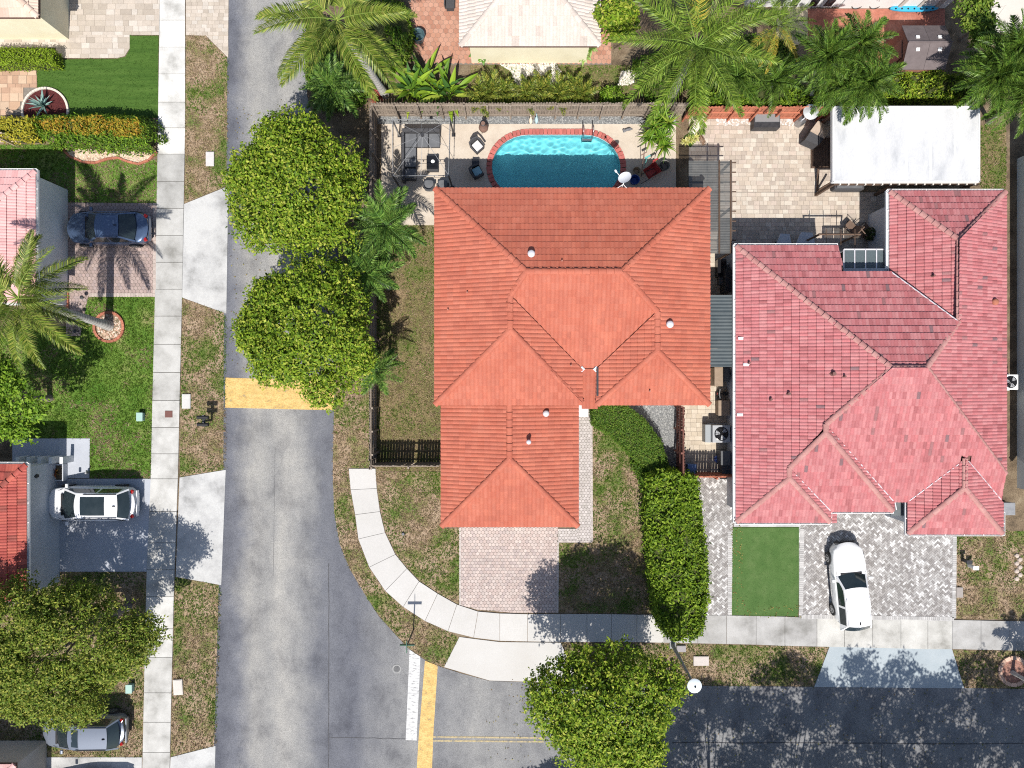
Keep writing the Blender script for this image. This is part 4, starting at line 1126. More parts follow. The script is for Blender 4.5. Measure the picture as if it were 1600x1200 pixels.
    def shrink(v, a, b0, b1):
        v = np.array(v); c = len(v) // 2; lo, hi = v[:c], v[c:]
        out = []
        for f in (b0, b1):
            r = lo + (hi - lo) * f; r[:, 1] *= a; out.append(r)
        o = np.concatenate(out); o[:, 2] += .004; return [tuple(p) for p in o]
    MB().add(shrink(v_, .90, .03, .98), f_).build('windscreen', m_cglass, root, smooth=60)
    v2_, f2_ = strip(R[-2], R[-1], 0, ny_ - 1)
    MB().add(shrink(v2_, .88, .04, .92), f2_).build('rear_window', m_cglass, root, smooth=60)
    if sunroof:
        x0, x1, w = sunroof
        xs_ = np.linspace(x0 * L, x1 * L, 7); rx = [p[0] for p in P][::-1]; rz_ = [p[1] for p in P][::-1]
        v_ = [(x, y * wr * w, np.interp(x, rx, rz_) + .012 - .05 * (y * w) ** 2) for x in xs_ for y in np.linspace(-1, 1, 5)]
        MB().add(v_, [(5 * i + k, 5 * i + k + 5, 5 * i + k + 6, 5 * i + k + 1) for i in range(6) for k in range(4)]).build('sunroof', m_cglass, root, smooth=60)
    MB().box((P[3][0] + .12, 0, Ht + .02), (.16, .05, .07), taper=.4).build('roof_aerial', m_plastic, root)
    # shut lines of bonnet and doors, plates
    MB().box((-L * .495, 0, .62), (.05, Wd * .74, .22)).build('rear_bumper', paint, root, bevel=.02)
    MB().box((L * .492, 0, .52), (.06, Wd * .62, .20)).build('grille', m_plastic, root, bevel=.02)
    for s in (-1, 1):
        MB().tube([(P[0][0] + .1, s * wb * .95, zs + .018), (L * .38, s * Wd * .36, nose + .035), (L * .45, s * Wd * .27, nose + .005)], .008, 5).build('bonnet_seam', m_plastic, root)
    MB().box((P[0][0] + .12, 0, zs + .035), (.1, Wd * .62, .03)).build('wiper_cowl', m_plastic, root)
    MB().box((P[0][0] + .0, -.25, zs + .09), (.03, .55, .02), rz=.2, ry=-.5).build('wiper', m_plastic, root); MB().box((P[0][0] + .0, .3, zs + .09), (.03, .55, .02), rz=.2, ry=-.5).build('wiper', m_plastic, root)
    return root
m_pw = M('white_car_paint', [(.74, .74, .74)], rough=.25, coat=1)
m_pw2 = M('pearl_white_car_paint', [(.68, .685, .70)], rough=.25, coat=1)
m_pb = M('blue_car_paint', [(.065, .10, .175)], rough=.3, metal=.4, coat=1)
m_ps = M('silver_car_paint', [(.20, .225, .27)], rough=.32, metal=.4, coat=1)
m_pd = M('dark_car_paint', [(.05, .06, .08)], rough=.3, metal=.4, coat=1)
car('dark blue sedan parked nose in on the pink paver drive', 181, 361, 180, 4.35, 1.78, 1.45, m_pb, 'sedan', group='cars on the driveways')
car('white estate car with long black sunroof on the grey painted drive', 157, 783, 180, 4.72, 1.86, 1.62, m_pw2, 'suv', sunroof=(.03, -.24, .74), group='cars on the driveways')
car('silver grey car with small black sunroof parked half under the tree', 146, 1131, 180, 4.35, 1.76, 1.66, m_ps, 'suv', sunroof=(.05, -.04, .72), group='cars on the driveways')
car('plain white hatchback with black windows on the herringbone drive', 1318, 908, 95, 4.55, 1.80, 1.52, m_pw, 'hatch', group='cars on the driveways')
car('dark car at the foot of the frame, only its shadow on the drive', 150, 1238, 180, 4.5, 1.8, 1.6, m_pd, 'suv', group='cars on the driveways')
# ------------------------------------------------------------------ vegetation
m_leaf = M('leaf', [(1, 1, 1)], rough=.6, tint=True, trans=.25, spec=.2)
m_frond = M('palm_leaf', [(1, 1, 1)], rough=.45, tint=True, trans=.2, spec=.25)
m_bark = M('bark', [(.12, .10, .085), (.24, .205, .175)], 6, .95, stretch=(1, 1, .4), bump=.6, bscale=18)
m_palmbark = M('palm_bark', [(.26, .25, .235), (.40, .385, .36), (.46, .45, .42)], 3, .9, stretch=(.6, .6, 6), bump=.3, bscale=20)
m_shaft = M('crownshaft', [(.22, .27, .05), (.34, .36, .08)], 3, .6)

def rot_basis(nrm, ang):
    """orthonormal frames: nrm (n,3) -> tangent, bitangent"""
    ref = np.where(np.abs(nrm[:, 2:3]) < .9, np.array([[0, 0, 1.0]]), np.array([[1.0, 0, 0]]))
    a = np.cross(nrm, ref); a /= np.linalg.norm(a, axis=1, keepdims=True)
    b = np.cross(nrm, a)
    c, s = np.cos(ang)[:, None], np.sin(ang)[:, None]
    return a * c + b * s, -a * s + b * c
def leaf_mesh(name, pos, nrm, size, pal, fold=.25, aspect=.5, jit=.25, o=(0, 0, 0), mat=None, weights=None):
    """folded, pointed leaves (two quads each) at pos, facing nrm"""
    n = len(pos)
    nrm = nrm + rng.normal(0, jit, (n, 3)); nrm /= np.linalg.norm(nrm, axis=1, keepdims=True)
    t, b = rot_basis(nrm, rng.random(n) * 6.283)
    L = (size * rng.uniform(.65, 1.3, n))[:, None]; W = L * aspect * .5
    mid = pos + t * L * .45 - nrm * L * fold * .3
    v = np.stack([pos, mid + b * W + nrm * W * fold, pos + t * L - nrm * L * .12, mid - b * W + nrm * W * fold, mid], 1).reshape(-1, 3)
    f = (np.array([(0, 1, 2, 4), (0, 4, 2, 3)])[None] + 5 * np.arange(n)[:, None, None])
    f = (np.array([(4, 0, 1, 1), (4, 1, 2, 2), (4, 2, 3, 3), (4, 3, 0, 0)])[None, :, :3] + 5 * np.arange(n)[:, None, None]).reshape(-1, 3)
    pal = np.array(pal)
    col = pal[rng.choice(len(pal), n, p=weights)] * rng.uniform(.8, 1.2, (n, 1))
    return fast_mesh(name, v, f, mat or m_leaf, np.repeat(col, 4, 0), o)

def limbs(mb, base, top_pts, r0, h0, seed=0):
    R = random.Random(seed)
    b = Vector(base); fork = b + Vector((R.uniform(-.1, .1), R.uniform(-.1, .1), h0))
    mb.tube([b - Vector((0, 0, .1)), b + Vector((0, 0, .25)), fork], [r0 * 1.5, r0, r0 * .85], 9)
    for p in top_pts:
        p = Vector(p); m = fork.lerp(p, .5) + Vector((R.uniform(-.3, .3), R.uniform(-.3, .3), .35))
        mb.tube([fork - Vector((0, 0, .1)), m, p], [r0 * .55, r0 * .33, r0 * .08], 6)
        for q in range(3):
            e_ = m.lerp(p, R.uniform(.1, .6)); d = Vector((R.uniform(-1, 1), R.uniform(-1, 1), R.uniform(.1, .6))) * R.uniform(.6, 1.3)
            mb.tube([e_, e_ + d * .5 + Vector((0, 0, .1)), e_ + d], [r0 * .22, r0 * .13, r0 * .03], 5)

def tree(label, base, ctr, rad, hc, n_leaf, size, pal, group, outline=None, sub=58, r0=.16, weights=None, flat=.62, subr=.30, cover=.78, seed=1, h0=1.6, jit=.55, wob=.18, name='shade_tree'):
    """base: photo pixel at the ground; ctr: photo pixel of the crown's middle seen at height hc; rad: crown radius in photo pixels (x, y)"""
    global rng
    save = rng; rng = np.random.default_rng(seed)
    bx, by, _ = G(*base)
    root = thing(name, (bx, by, 0), label, 'tree', group)
    cx, cy, _ = G(*ctr, hc)
    k = S * (1 - hc / H); rx, ry = rad[0] * k, rad[1] * k; rz = min(rx, ry) * flat
    # clumps on a wobbling dome
    th = rng.random(sub) * 6.283; u = np.sqrt(rng.random(sub))
    phi = np.where(rng.random(sub) < .55, np.arccos(np.clip(1 - u ** 2 * (1.15), -1, 1)), np.arcsin(u * .97))
    lob = 1 + wob * np.sin(3 * th + seed) + wob * .6 * np.sin(5 * th + 2 * seed)
    C = np.stack([cx + rx * cover * np.sin(phi) * np.cos(th) * lob, cy + ry * cover * np.sin(phi) * np.sin(th) * lob, hc + rz * cover * np.cos(phi) * rng.uniform(.75, 1.15, sub)], -1)
    rs = (min(rx, ry) * subr * rng.uniform(.65, 1.25, sub))
    w = rs ** 2 / (rs ** 2).sum()
    ci = rng.choice(sub, n_leaf, p=w)
    d = rng.normal(0, 1, (n_leaf, 3)); d /= np.linalg.norm(d, axis=1, keepdims=True)
    d[:, 2] = np.where(d[:, 2] < -.35, -d[:, 2], d[:, 2])
    rr = rng.uniform(.45, 1.0, n_leaf) ** .5 * (1 + .22 * np.sin(d[:, 0] * 7 + ci) * np.sin(d[:, 1] * 7 + ci * 2))
    pos = C[ci] + d * (rs[ci] * rr)[:, None] * np.array([1, 1, .8])
    cl = max(1, n_leaf // 7); k7 = rng.integers(0, cl, n_leaf); own = rng.random(n_leaf) < .12
    pos = np.where(own[:, None], pos, pos[k7] + rng.normal(0, 1, (n_leaf, 3)) * size * .48 * np.array([1, 1, .6]))
    nrm = np.where(own[:, None], d, d[k7]) * .6 + np.array([0, 0, .75])
    clr = rng.uniform(.88, 1.12, sub)
    me = leaf_mesh('crown', pos, nrm, size, pal, jit=jit, o=org(root), weights=weights)
    link('crown', me, root)
    mb = MB(); order = np.argsort(-C[:, 2])[:9]
    limbs(mb, (bx, by, 0), [tuple(C[i] - np.array([0, 0, .2])) for i in rng.choice(sub, min(14, sub), replace=False)], r0, h0, seed)
    mb.build('trunk', m_bark, root, smooth=60)
    rng = save
    return root
YG = [(.185, .275, .018), (.135, .23, .014), (.255, .33, .028), (.10, .175, .010), (.055, .105, .008), (.34, .37, .055), (.17, .25, .015)]
OL = [(.165, .235, .026), (.225, .265, .035), (.115, .18, .018), (.30, .305, .056), (.07, .12, .012), (.185, .22, .04)]
BG = [(.14, .26, .016), (.19, .31, .022), (.10, .20, .012), (.24, .35, .04), (.07, .14, .008)]
gT = 'shade trees along the road'
tree('dense round yellow green tree overhanging the road beside the pool yard corner', (535, 330), (466, 298), (106, 103), 4.4, 36000, .165, YG, gT, seed=3, sub=90, cover=.84, wob=.13)
tree('dense yellow green tree overhanging the yellow band across the road', (545, 520), (486, 520), (104, 99), 4.4, 36000, .165, YG, gT, seed=4, sub=90, cover=.84, wob=.12)
tree('broad yellow green tree on the verge between apron and street lamp', (926, 1036), (946, 1104), (105, 105), 4.6, 42000, .165, YG, gT, seed=6, sub=90, cover=.83, wob=.13)
tree('wide olive green tree with open feathery crown over the lower left lawn', (200, 948), (98, 1008), (130, 114), 4.2, 62000, .135, OL, None, seed=7, sub=190, cover=.88, subr=.19, jit=.8, r0=.2, wob=.2)
tree('bright green tree cut by the photo edge beside the red roof', (78, 622), (2, 628), (64, 88), 4.0, 13000, .18, BG, None, seed=8, sub=36, subr=.34)
tree('green shrub tree between the cream roof and the tall palm', (955, 40), (962, 24), (30, 40), 3.0, 2600, .2, YG, None, seed=9, sub=18, subr=.42, r0=.08, h0=1.0)
tree('green leafy tree beside the red painted patio', (1500, 62), (1518, 34), (32, 50), 3.2, 3200, .2, [(.10, .17, .02), (.14, .22, .025), (.07, .13, .012), (.2, .26, .04)], None, seed=10, sub=24, subr=.4, r0=.08, h0=1.0)
SHADE = ['the street by the lamp', 'the left end of the blue apron', 'the middle of the blue apron', 'the right end of the blue apron', 'the far right street', 'the yellow centre line', 'the road below the verge tree']
# the row of open-crowned trees on the far kerb, whose shade falls on the street
for i, (x, y, r, h) in enumerate(((1105, 1300, 104, 6.6), (1235, 1296, 116, 7.2), (1372, 1290, 116, 7.4), (1500, 1296, 112, 7.2), (1620, 1280, 90, 7.2), (860, 1345, 60, 4.6), (1000, 1335, 70, 4.2))):
    kk = 1 / (1 - h / H)
    tree('open crowned tree below the frame, shading ' + SHADE[i], (x, y), (800 + (x - 800) * kk, 600 + (y - 600) * kk), (r * 1.05 * kk, r * .95 * kk), h, 17000, .19, OL, 'open crowned trees beyond the lower frame edge', seed=20 + i, sub=100, subr=.22, cover=.9, jit=.9, r0=.10, h0=1.8, wob=.12)

# ---- hedges
def hedge(label, px, h, n, size, pal, top=None, name='hedge', jit=.5, core=.86, weights=None, bulge=.0, z0=.0, cat='hedge', side_pal=None, flare=0):
    P = ccw(GP(px)); c = np.mean(P, 0)
    root = thing(name, (c[0], c[1], 0), label, cat)
    inner = [tuple(c + (np.array(p) - c) * .93) for p in P]
    MB().prism(inner, 0, h * core).build('branches', M('twigs', [(.035, .045, .012), (.07, .08, .025)], 9, .95, bump=.8, bscale=18), root)
    A = area(P); edges = [(np.array(P[i]), np.array(P[(i + 1) % len(P)])) for i in range(len(P))]
    per = sum(np.linalg.norm(b - a) for a, b in edges)
    nt_ = int(n * A / (A + per * h * .6)); q = scatter(P, nt_); nt_ = len(q)
    zt = h * (1 + .05 * (vnoise(q[:, 0], q[:, 1], .5, 5) - .5) * 2 * (1 + bulge * 4)) - rng.random(nt_) ** 2 * size * 1.2
    pos = [np.column_stack([q, zt])]; nr = [np.tile([0, 0, 1.0], (nt_, 1)) + rng.normal(0, .25, (nt_, 3))]
    for a, b in edges:
        m = int((n - nt_) * np.linalg.norm(b - a) / per); t = rng.random((m, 1)); d = (b - a) / np.linalg.norm(b - a); out = np.array([d[1], -d[0]])
        p = a + (b - a) * t + out * rng.normal(0, size * .5, (m, 1)) - out * .03
        zz = h * rng.random(m) ** .7; p = p + out * ((h - zz) * flare)[:, None]
        pos.append(np.column_stack([p, zz])); nr.append(np.tile([out[0], out[1], .5], (m, 1)))
    if side_pal:
        link('side_foliage', leaf_mesh('side_foliage', np.concatenate(pos[1:]), np.concatenate(nr[1:]), size, side_pal, jit=jit, o=org(root)), root); pos, nr = pos[:1], nr[:1]
    pos, nr = np.concatenate(pos), np.concatenate(nr)
    link('foliage', leaf_mesh('foliage', pos, nr, size, pal, jit=jit, o=org(root), weights=weights), root)
    return root
HG = [(.13, .22, .012), (.18, .27, .018), (.09, .16, .010), (.24, .33, .035), (.06, .115, .008)]
DG = [(.06, .13, .012), (.085, .17, .016), (.11, .19, .02), (.045, .10, .010), (.15, .21, .03)]
# loose hedge between the two front gardens, trimmed hedge curving round the gravel bed
k = 1 / (1 - 1.7 / H)
def at_h(pts, h): return [(800 + (x - 800) * (1 - h / H), 600 + (y - 600) * (1 - h / H)) for x, y in pts]
hedge('tall leafy bright green hedge between the front lawn and the grey drive', at_h([(1012, 745), (1050, 735), (1090, 748), (1094, 790), (1104, 860), (1106, 930), (1100, 985), (1086, 1000), (1052, 1000), (1032, 982), (1020, 900), (1014, 830)], 1.7), 1.7, 15000, .19, HG, jit=.6, bulge=.5)
hedge('smooth trimmed dark green hedge curving around the grey gravel', at_h([(924, 634), (980, 634), (1008, 655), (1034, 690), (1047, 735), (1030, 748), (985, 712), (955, 682), (926, 664)], 1.0), 1.0, 14000, .085, DG, jit=.35)
hedge('dark leafy shrub row at the foot of the trimmed hedge', [(984, 718), (1000, 722), (1022, 742), (1014, 778), (1002, 760)], .8, 2600, .14, DG, name='shrub', jit=.7, cat='shrub')
hedge('boxy bright green hedge beside the beige paved forecourt', at_h([(-20, 74), (82, 75), (82, 97), (-20, 99)], 1.0), 1.0, 5000, .10, [(.16, .25, .012), (.20, .30, .016), (.12, .20, .010), (.25, .34, .03)])
hedge('long hedge with yellow and bronze top beside the artificial lawn', at_h([(50, 184), (150, 181), (216, 186), (226, 200), (226, 214), (180, 212), (105, 208), (60, 205)], 1.4), 1.4, 11000, .14, [(.30, .22, .02), (.36, .28, .03), (.10, .16, .015), (.40, .22, .03), (.16, .20, .02), (.06, .11, .01)], jit=.6, bulge=.5, weights=[.3, .3, .1, .15, .1, .05], side_pal=DG + BG[:2], flare=.42)
hedge('short yellow hedge above the pale fence panel', at_h([(-20, 183), (44, 183), (50, 196), (42, 210), (-20, 210)], 1.4), 1.4, 2600, .14, [(.38, .34, .03), (.44, .38, .04), (.30, .28, .025), (.22, .24, .02)])
hedge('low green shrubs behind the orange red fence', at_h([(1085, 150), (1150, 118), (1230, 130), (1305, 146), (1312, 161), (1240, 160), (1092, 160)], 1.5), 1.5, 9000, .16, HG + [(.08, .16, .015)], name='shrub', jit=.8, bulge=1.4, cat='shrub')
hedge('yellow green shrubs behind the white flat roof', at_h([(1385, 118), (1440, 112), (1500, 116), (1540, 130), (1540, 150), (1370, 150)], 1.5), 1.5, 7500, .15, YG, name='shrub', jit=.8, bulge=1.4, cat='shrub')
hedge('green shrubs between the road and the tall leaning palm', at_h([(476, 20), (505, 30), (560, 60), (590, 110), (560, 158), (500, 165), (478, 120)], 1.0), 1.0, 6500, .17, DG, name='shrub', jit=.9, bulge=1.6, cat='shrub')
hedge('small green shrub left of the fan leaved clump', at_h([(940, 140), (965, 134), (975, 150), (968, 162), (942, 160)], .9), .9, 1600, .13, BG, name='shrub', jit=.9, bulge=1.4, cat='shrub')

hedge('dark green undergrowth below the wide crowned palm', [(985, 110), (1050, 84), (1140, 70), (1225, 78), (1240, 112), (1150, 128), (1075, 140), (1010, 168)], 1.1, 8500, .17, DG, name='undergrowth', jit=.9, bulge=1.8, cat='undergrowth')
hedge('green undergrowth between the leaning palm and the terracotta patio', [(560, 10), (632, 20), (648, 62), (640, 100), (612, 122), (585, 80)], 1.2, 5000, .17, DG + HG[:1], name='undergrowth', jit=.9, bulge=1.8, cat='undergrowth')
def litter(label, px, n, size=.09):
    q = scatter(GP(px), n); o = link('fallen_leaves', leaf_mesh('fallen_leaves', np.column_stack([q, np.full(len(q), .052)]), np.tile([0, 0, 1.0], (len(q), 1)), size, [(.26, .20, .06), (.20, .13, .05), (.30, .27, .08), (.14, .16, .03)], jit=.25))
    tag(o, label, 'leaves', None, 'stuff')
litter('small dry leaves on the road below the two left trees', [(360, 170), (480, 150), (540, 420), (520, 580), (360, 585)], 420)
litter('small dry leaves around the verge tree at the bottom', [(880, 1006), (1090, 1006), (1090, 1190), (760, 1190), (760, 1080)], 330)
litter('small dry leaves along the edges of the right turf', [(1140, 822), (1160, 822), (1160, 945), (1250, 945), (1250, 965), (1140, 965)], 160)
litter('small dry leaves on the grass under the olive tree', [(0, 900), (226, 900), (222, 1150), (0, 1160)], 300)
litter('small dry leaves on the far right street', [(1060, 1072), (1600, 1076), (1600, 1200), (1060, 1200)], 380)

# ---- palms
def frond_mesh(name, L, nl, ll, pal, droop=.5, up=.12, w=.055, tipcol=None, vee=.35, seed=0):
    """feather leaf growing along +x from the origin: stalk and leaflets"""
    R = np.random.default_rng(seed)
    t = np.linspace(0, 1, 14)
    X = L * (t - .12 * droop * t ** 3); Z = L * (up * t - droop * t ** 2.2)
    mb = MB()
    side = R.normal(0, .03) * L
    Y = side * t ** 2
    pc = np.array(pal[0]) * 1.4 + .03
    mb.tube([(X[i], Y[i], Z[i]) for i in range(14)], [max(.004, .030 * (1 - .9 * a)) for a in t], 4, tuple(np.clip(pc, 0, .5)))
    for s in (-1, 1):
        for i in range(nl):
            a = .16 + .84 * (i + R.random() * .6) / nl
            x, y, z = np.interp(a, t, X), np.interp(a, t, Y), np.interp(a, t, Z)
            l = ll * (math.sin(math.pi * min(1, .12 + .86 * a ** .8)) ** .55) * R.uniform(.85, 1.1)
            fw = .30 + .75 * a + R.normal(0, .07)
            d = np.array([math.sin(fw), s * math.cos(fw), 0]); 
            n_ = np.array([d[1] * s, -d[0] * s, 0])
            w_ = w * R.uniform(.8, 1.15)
            z1 = z + vee * l * .45; z2 = z + l * (vee * R.uniform(.2, .9) - .42 * R.uniform(.5, 1.4))
            p0 = np.array([x, y, z]); p1 = p0 + d * l * .5 + np.array([0, 0, vee * l * .35]); p2 = p0 + d * l + np.array([0, 0, z2 - z])
            c = np.array(pal[R.integers(len(pal))]) * R.uniform(.45, 1.35)
            if tipcol is not None and R.random() < tipcol[1] * (.3 + a): c = np.array(tipcol[0]) * R.uniform(.8, 1.1)
            h = n_ * w_ * .5
            mb.add([tuple(p0 - h * .6), tuple(p0 + h * .6), tuple(p1 + h), tuple(p1 - h), tuple(p2)], [(0, 1, 2, 3), (3, 2, 4)], tuple(c))
    return mb.mesh(name, m_frond)
GP_ = [(.075, .15, .018), (.10, .185, .024), (.15, .23, .035), (.05, .105, .014)]
YP_ = [(.13, .19, .022), (.18, .235, .032), (.085, .145, .018), (.26, .28, .06)]
DP_ = [(.07, .155, .025), (.095, .19, .03), (.135, .235, .04), (.05, .11, .02), (.19, .29, .06)]
FR = {}
def fronds(key, n, *a, **k):
    if key not in FR: FR[key] = [frond_mesh('frond', *a, seed=i + hash(key) % 7 if False else i + len(key), **k) for i in range(n)]
    return FR[key]
fronds('royal', 5, 3.6, 92, .66, YP_, droop=.46, w=.040, vee=.2)
LP_ = [(.12, .20, .02), (.16, .24, .03), (.21, .28, .045), (.075, .135, .015)]
fronds('date', 5, 3.9, 66, .60, LP_, droop=.46, w=.038, vee=.45); FR['date'].append(frond_mesh('frond', 3.9, 62, .6, LP_, droop=.5, w=.036, vee=.4, tipcol=((.42, .34, .05), .9), seed=77))
fronds('xmas', 6, 2.1, 52, .50, GP_, droop=.62, up=.28, w=.04, vee=.5)
fronds('dark', 5, 1.9, 42, .46, DP_, droop=.6, up=.28, w=.042, vee=.5)
fronds('areca', 4, 1.25, 26, .34, [(.14, .19, .025), (.19, .225, .03), (.10, .155, .02), (.27, .26, .045)], droop=.5, up=.4, w=.04, vee=.5)
fronds('small', 4, 1.3, 30, .40, GP_, droop=.35, up=.2, w=.05, vee=.3)
fronds('dead', 2, 2.0, 40, .4, [(.22, .13, .075), (.28, .17, .10), (.16, .09, .05)], droop=.75, up=.05, w=.03, vee=-.2)
def palm(label, base, crown, hc, n, key, r=.13, sc=1.0, pitch=(62, -18), seed=1, group=None, az=None, shaft=True, dead=0, name='palm_tree', bend=0, trunk=True, cat='palm'):
    R = random.Random(seed)
    bx, by, _ = G(*base); cx, cy, _ = G(*crown, hc)
    root = thing(name, (bx, by, 0), label, cat, group)
    if trunk:
        m = Vector(((bx + cx) / 2 + bend, (by + cy) / 2, hc * .5)); p0, p2 = Vector((bx, by, -.05)), Vector((cx, cy, hc - (.9 if shaft else .1)))
        pts = [p0.lerp(m, t).lerp(m.lerp(p2, t), t) for t in np.linspace(0, 1, 12)]
        rr = [r * (1.55 - .5 * min(1, t * 6) + .12 * math.sin(t * 3.1) - .22 * t) for t in np.linspace(0, 1, 12)]
        tr = MB().tube(pts, rr, 14).build('trunk', m_palmbark, root, smooth=60)
        if hc > 3:
            rg = MB(); d = (p2 - p0).normalized()
            for k in range(int(hc / .22)):
                t = (k + .5) / int(hc / .22); q = p0.lerp(m, t).lerp(m.lerp(p2, t), t); q2 = r * (1.55 - .5 * min(1, t * 6) + .12 * math.sin(t * 3.1) - .22 * t) * 1.035
                rg.tube([q - d * .018, q + d * .018], q2, 14, cap=False)
            rg.build('leaf_scar', M('palm_scar', [(.20, .19, .175), (.28, .27, .25)], 4, .9), tr, kind='stuff')
        if shaft: MB().tube([p2 - (p2 - m).normalized() * .05, p2.lerp(Vector((cx, cy, hc)), .5), Vector((cx, cy, hc))], [r * .85, r * .95, r * .5], 12).build('crownshaft', m_shaft, root, smooth=60)
    ms = FR[key]; c = Vector((cx - bx, cy - by, hc - .05))
    for i in range(n):
        o = bpy.data.objects.new('frond', R.choice(ms)); COL.objects.link(o); o.parent = root
        a = az[i] if az else i * 137.5 + R.uniform(-12, 12)
        f = (i + .5) / n
        p = pitch[0] + (pitch[1] - pitch[0]) * (f if not az else R.random()) + R.uniform(-6, 6)
        q = sc * R.uniform(.88, 1.08)
        o.matrix_local = Matrix.Translation(c) @ Matrix.Rotation(math.radians(a), 4, 'Z') @ Matrix.Rotation(math.radians(-p), 4, 'Y') @ Matrix.Rotation(R.uniform(-.35, .35), 4, 'X') @ Matrix.Scale(q, 4)
    for i in range(dead):
        o = bpy.data.objects.new('dead_frond', R.choice(FR['dead'])); COL.objects.link(o); o.parent = root
        o.matrix_local = Matrix.Translation(c - Vector((0, 0, .5))) @ Matrix.Rotation(R.uniform(0, 6.28), 4, 'Z') @ Matrix.Rotation(1.1, 4, 'Y') @ Matrix.Scale(sc * .8, 4)
    return root
palm('tall leaning royal palm with grey trunk and drooping fronds by the road', (602, 148), (526, 30), 7.2, 16, 'royal', r=.17, sc=1.0, pitch=(48, -10), seed=3, az=[172, 152, 198, 216, 236, 262, 292, 318, 350, 8, 30, 55, 100, 128, 75, 335])
palm('tall palm with feathery crown beside the pale concrete sidewalk', (171, 509), (28, 466), 6.9, 20, 'royal', r=.19, sc=.95, pitch=(48, -12), seed=5)
palm('large wide crowned palm behind the pool fence corner', (1046, 158), (1088, 72), 6.2, 26, 'date', r=.2, sc=1.02, pitch=(66, -22), seed=7, dead=2)
gX = 'clump palms behind the right hand garden'
for i, (b, c, h, l) in enumerate((((1262, 168), (1288, 92), 4.6, 'bushy clump palm left of the dark garden shed'), ((1318, 160), (1340, 74), 4.9, 'bushy clump palm next to the red painted patio edge'), ((1330, 180), (1352, 134), 4.4, 'bushy clump palm whose fronds touch the white flat roof'), ((1500, 172), (1552, 122), 4.6, 'bushy clump palm at the right rear of the white roof'), ((1290, 172), (1310, 128), 3.8, 'lower bushy clump palm above the storage bench'), ((1500, 150), (1560, 110), 4.4, 'bushy clump palm in front of the cream patio'), ((1520, 175), (1582, 76), 5.0, 'bushy clump palm cut by the right edge of the photo'), ((1545, 190), (1598, 150), 4.4, 'bushy clump palm lowest along the right photo edge'))):
    palm(l, b, c, h, 30, 'xmas', r=.11, sc=.86, pitch=(78, -30), seed=30 + i, group=gX)
gF = 'palms along the side fence'
for i, (b, c, h, l, n, s_) in enumerate((((622, 378), (604, 352), 3.6, 'green palm over the side fence nearest the pool deck', 20, 1.0), ((608, 450), (572, 426), 3.3, 'green palm over the side fence between the two road trees', 18, .92), ((606, 572), (592, 578), 2.8, 'small palm over the side fence lowest of its row', 13, .72))):
    palm(l, b, c, h, n, 'dark', r=.09, sc=s_ * 1.08, pitch=(66, -20), seed=50 + i, group=gF)
palm('low dark green palm beside the road and the leaning palm', (530, 160), (520, 138), 2.2, 22, 'dark', r=.1, sc=.95, pitch=(72, -15), seed=61, shaft=False)
gA = 'small palms inside the garden fence'
for i, (x, y) in enumerate(((768, 150), (790, 148), (823, 152), (846, 146), (872, 152), (897, 146), (908, 152), (750, 154))):
    palm(['yellow green areca palm left of the white stones', 'tall yellow areca below the cream house patio', 'small areca palm at the foot of the white stones', 'widest yellow areca under the white stone bed', 'areca palm right of the white stone bed', 'yellow areca with pointed top on the garden lawn', 'low areca at the right end of the areca row', 'dark green areca next to the banana leaves'][i], (x, y + 6), (x, y), .7, 14, 'areca', r=.05, sc=R_ and random.uniform(.8, 1.1), pitch=(80, 5), seed=70 + i, group=gA, shaft=False, name='areca_palm')
palm('small palm in the brick ring beside the lower right street', (1581, 1050), (1650, 1090), 3.0, 12, 'small', r=.09, sc=1.0, pitch=(55, -20), seed=81, shaft=False)
palm('fan leaved palmetto beside the leaning palm foot', (1200, 148), (1208, 128), 2.0, 18, 'xmas', r=.08, sc=.8, pitch=(70, 0), seed=83, shaft=False, group=gX)
palm('low green palm under the wide crowned palm', (1130, 140), (1152, 120), 2.2, 18, 'xmas', r=.08, sc=.9, pitch=(70, 0), seed=84, shaft=False, group=gX)
palm('yellow tipped palm at the right of the wide crown', (1180, 60), (1212, 40), 3.4, 16, 'date', r=.1, sc=.55, pitch=(70, -10), seed=85, group=gX)

# ---- strap and paddle leaves
def strap_mesh(name, L, w, pal, arch=.5, fold=.3, n=7, round_=.5, seed=0, stem=0):
    R = random.Random(seed); mb = MB(); vs = []
    for i in range(n):
        t = i / (n - 1); x = L * (t - .2 * arch * t * t); z = L * (.15 * t - arch * t ** 2.1)
        if stem and t < stem: hw_ = w * .07
        else:
            u = (t - stem) / (1 - stem); hw_ = w * .5 * max(.02, math.sin(math.pi * (.12 + .88 * u ** round_)))
        vs += [(x, -hw_, z + hw_ * fold), (x, 0, z), (x, hw_, z + hw_ * fold)]
    c = pal[seed % len(pal)]
    for i in range(n - 1):
        mb.add([], []); 
    fs = []
    for i in range(n - 1):
        fs += [(3 * i, 3 * i + 3, 3 * i + 4, 3 * i + 1), (3 * i + 1, 3 * i + 4, 3 * i + 5, 3 * i + 2)]
    mb.v = vs; mb.f = fs; mb.c = [tuple(q * (1.12 if k % 2 else .95) for q in c) for k in range(len(fs))]
    return mb.mesh(name, m_frond, smooth=30)
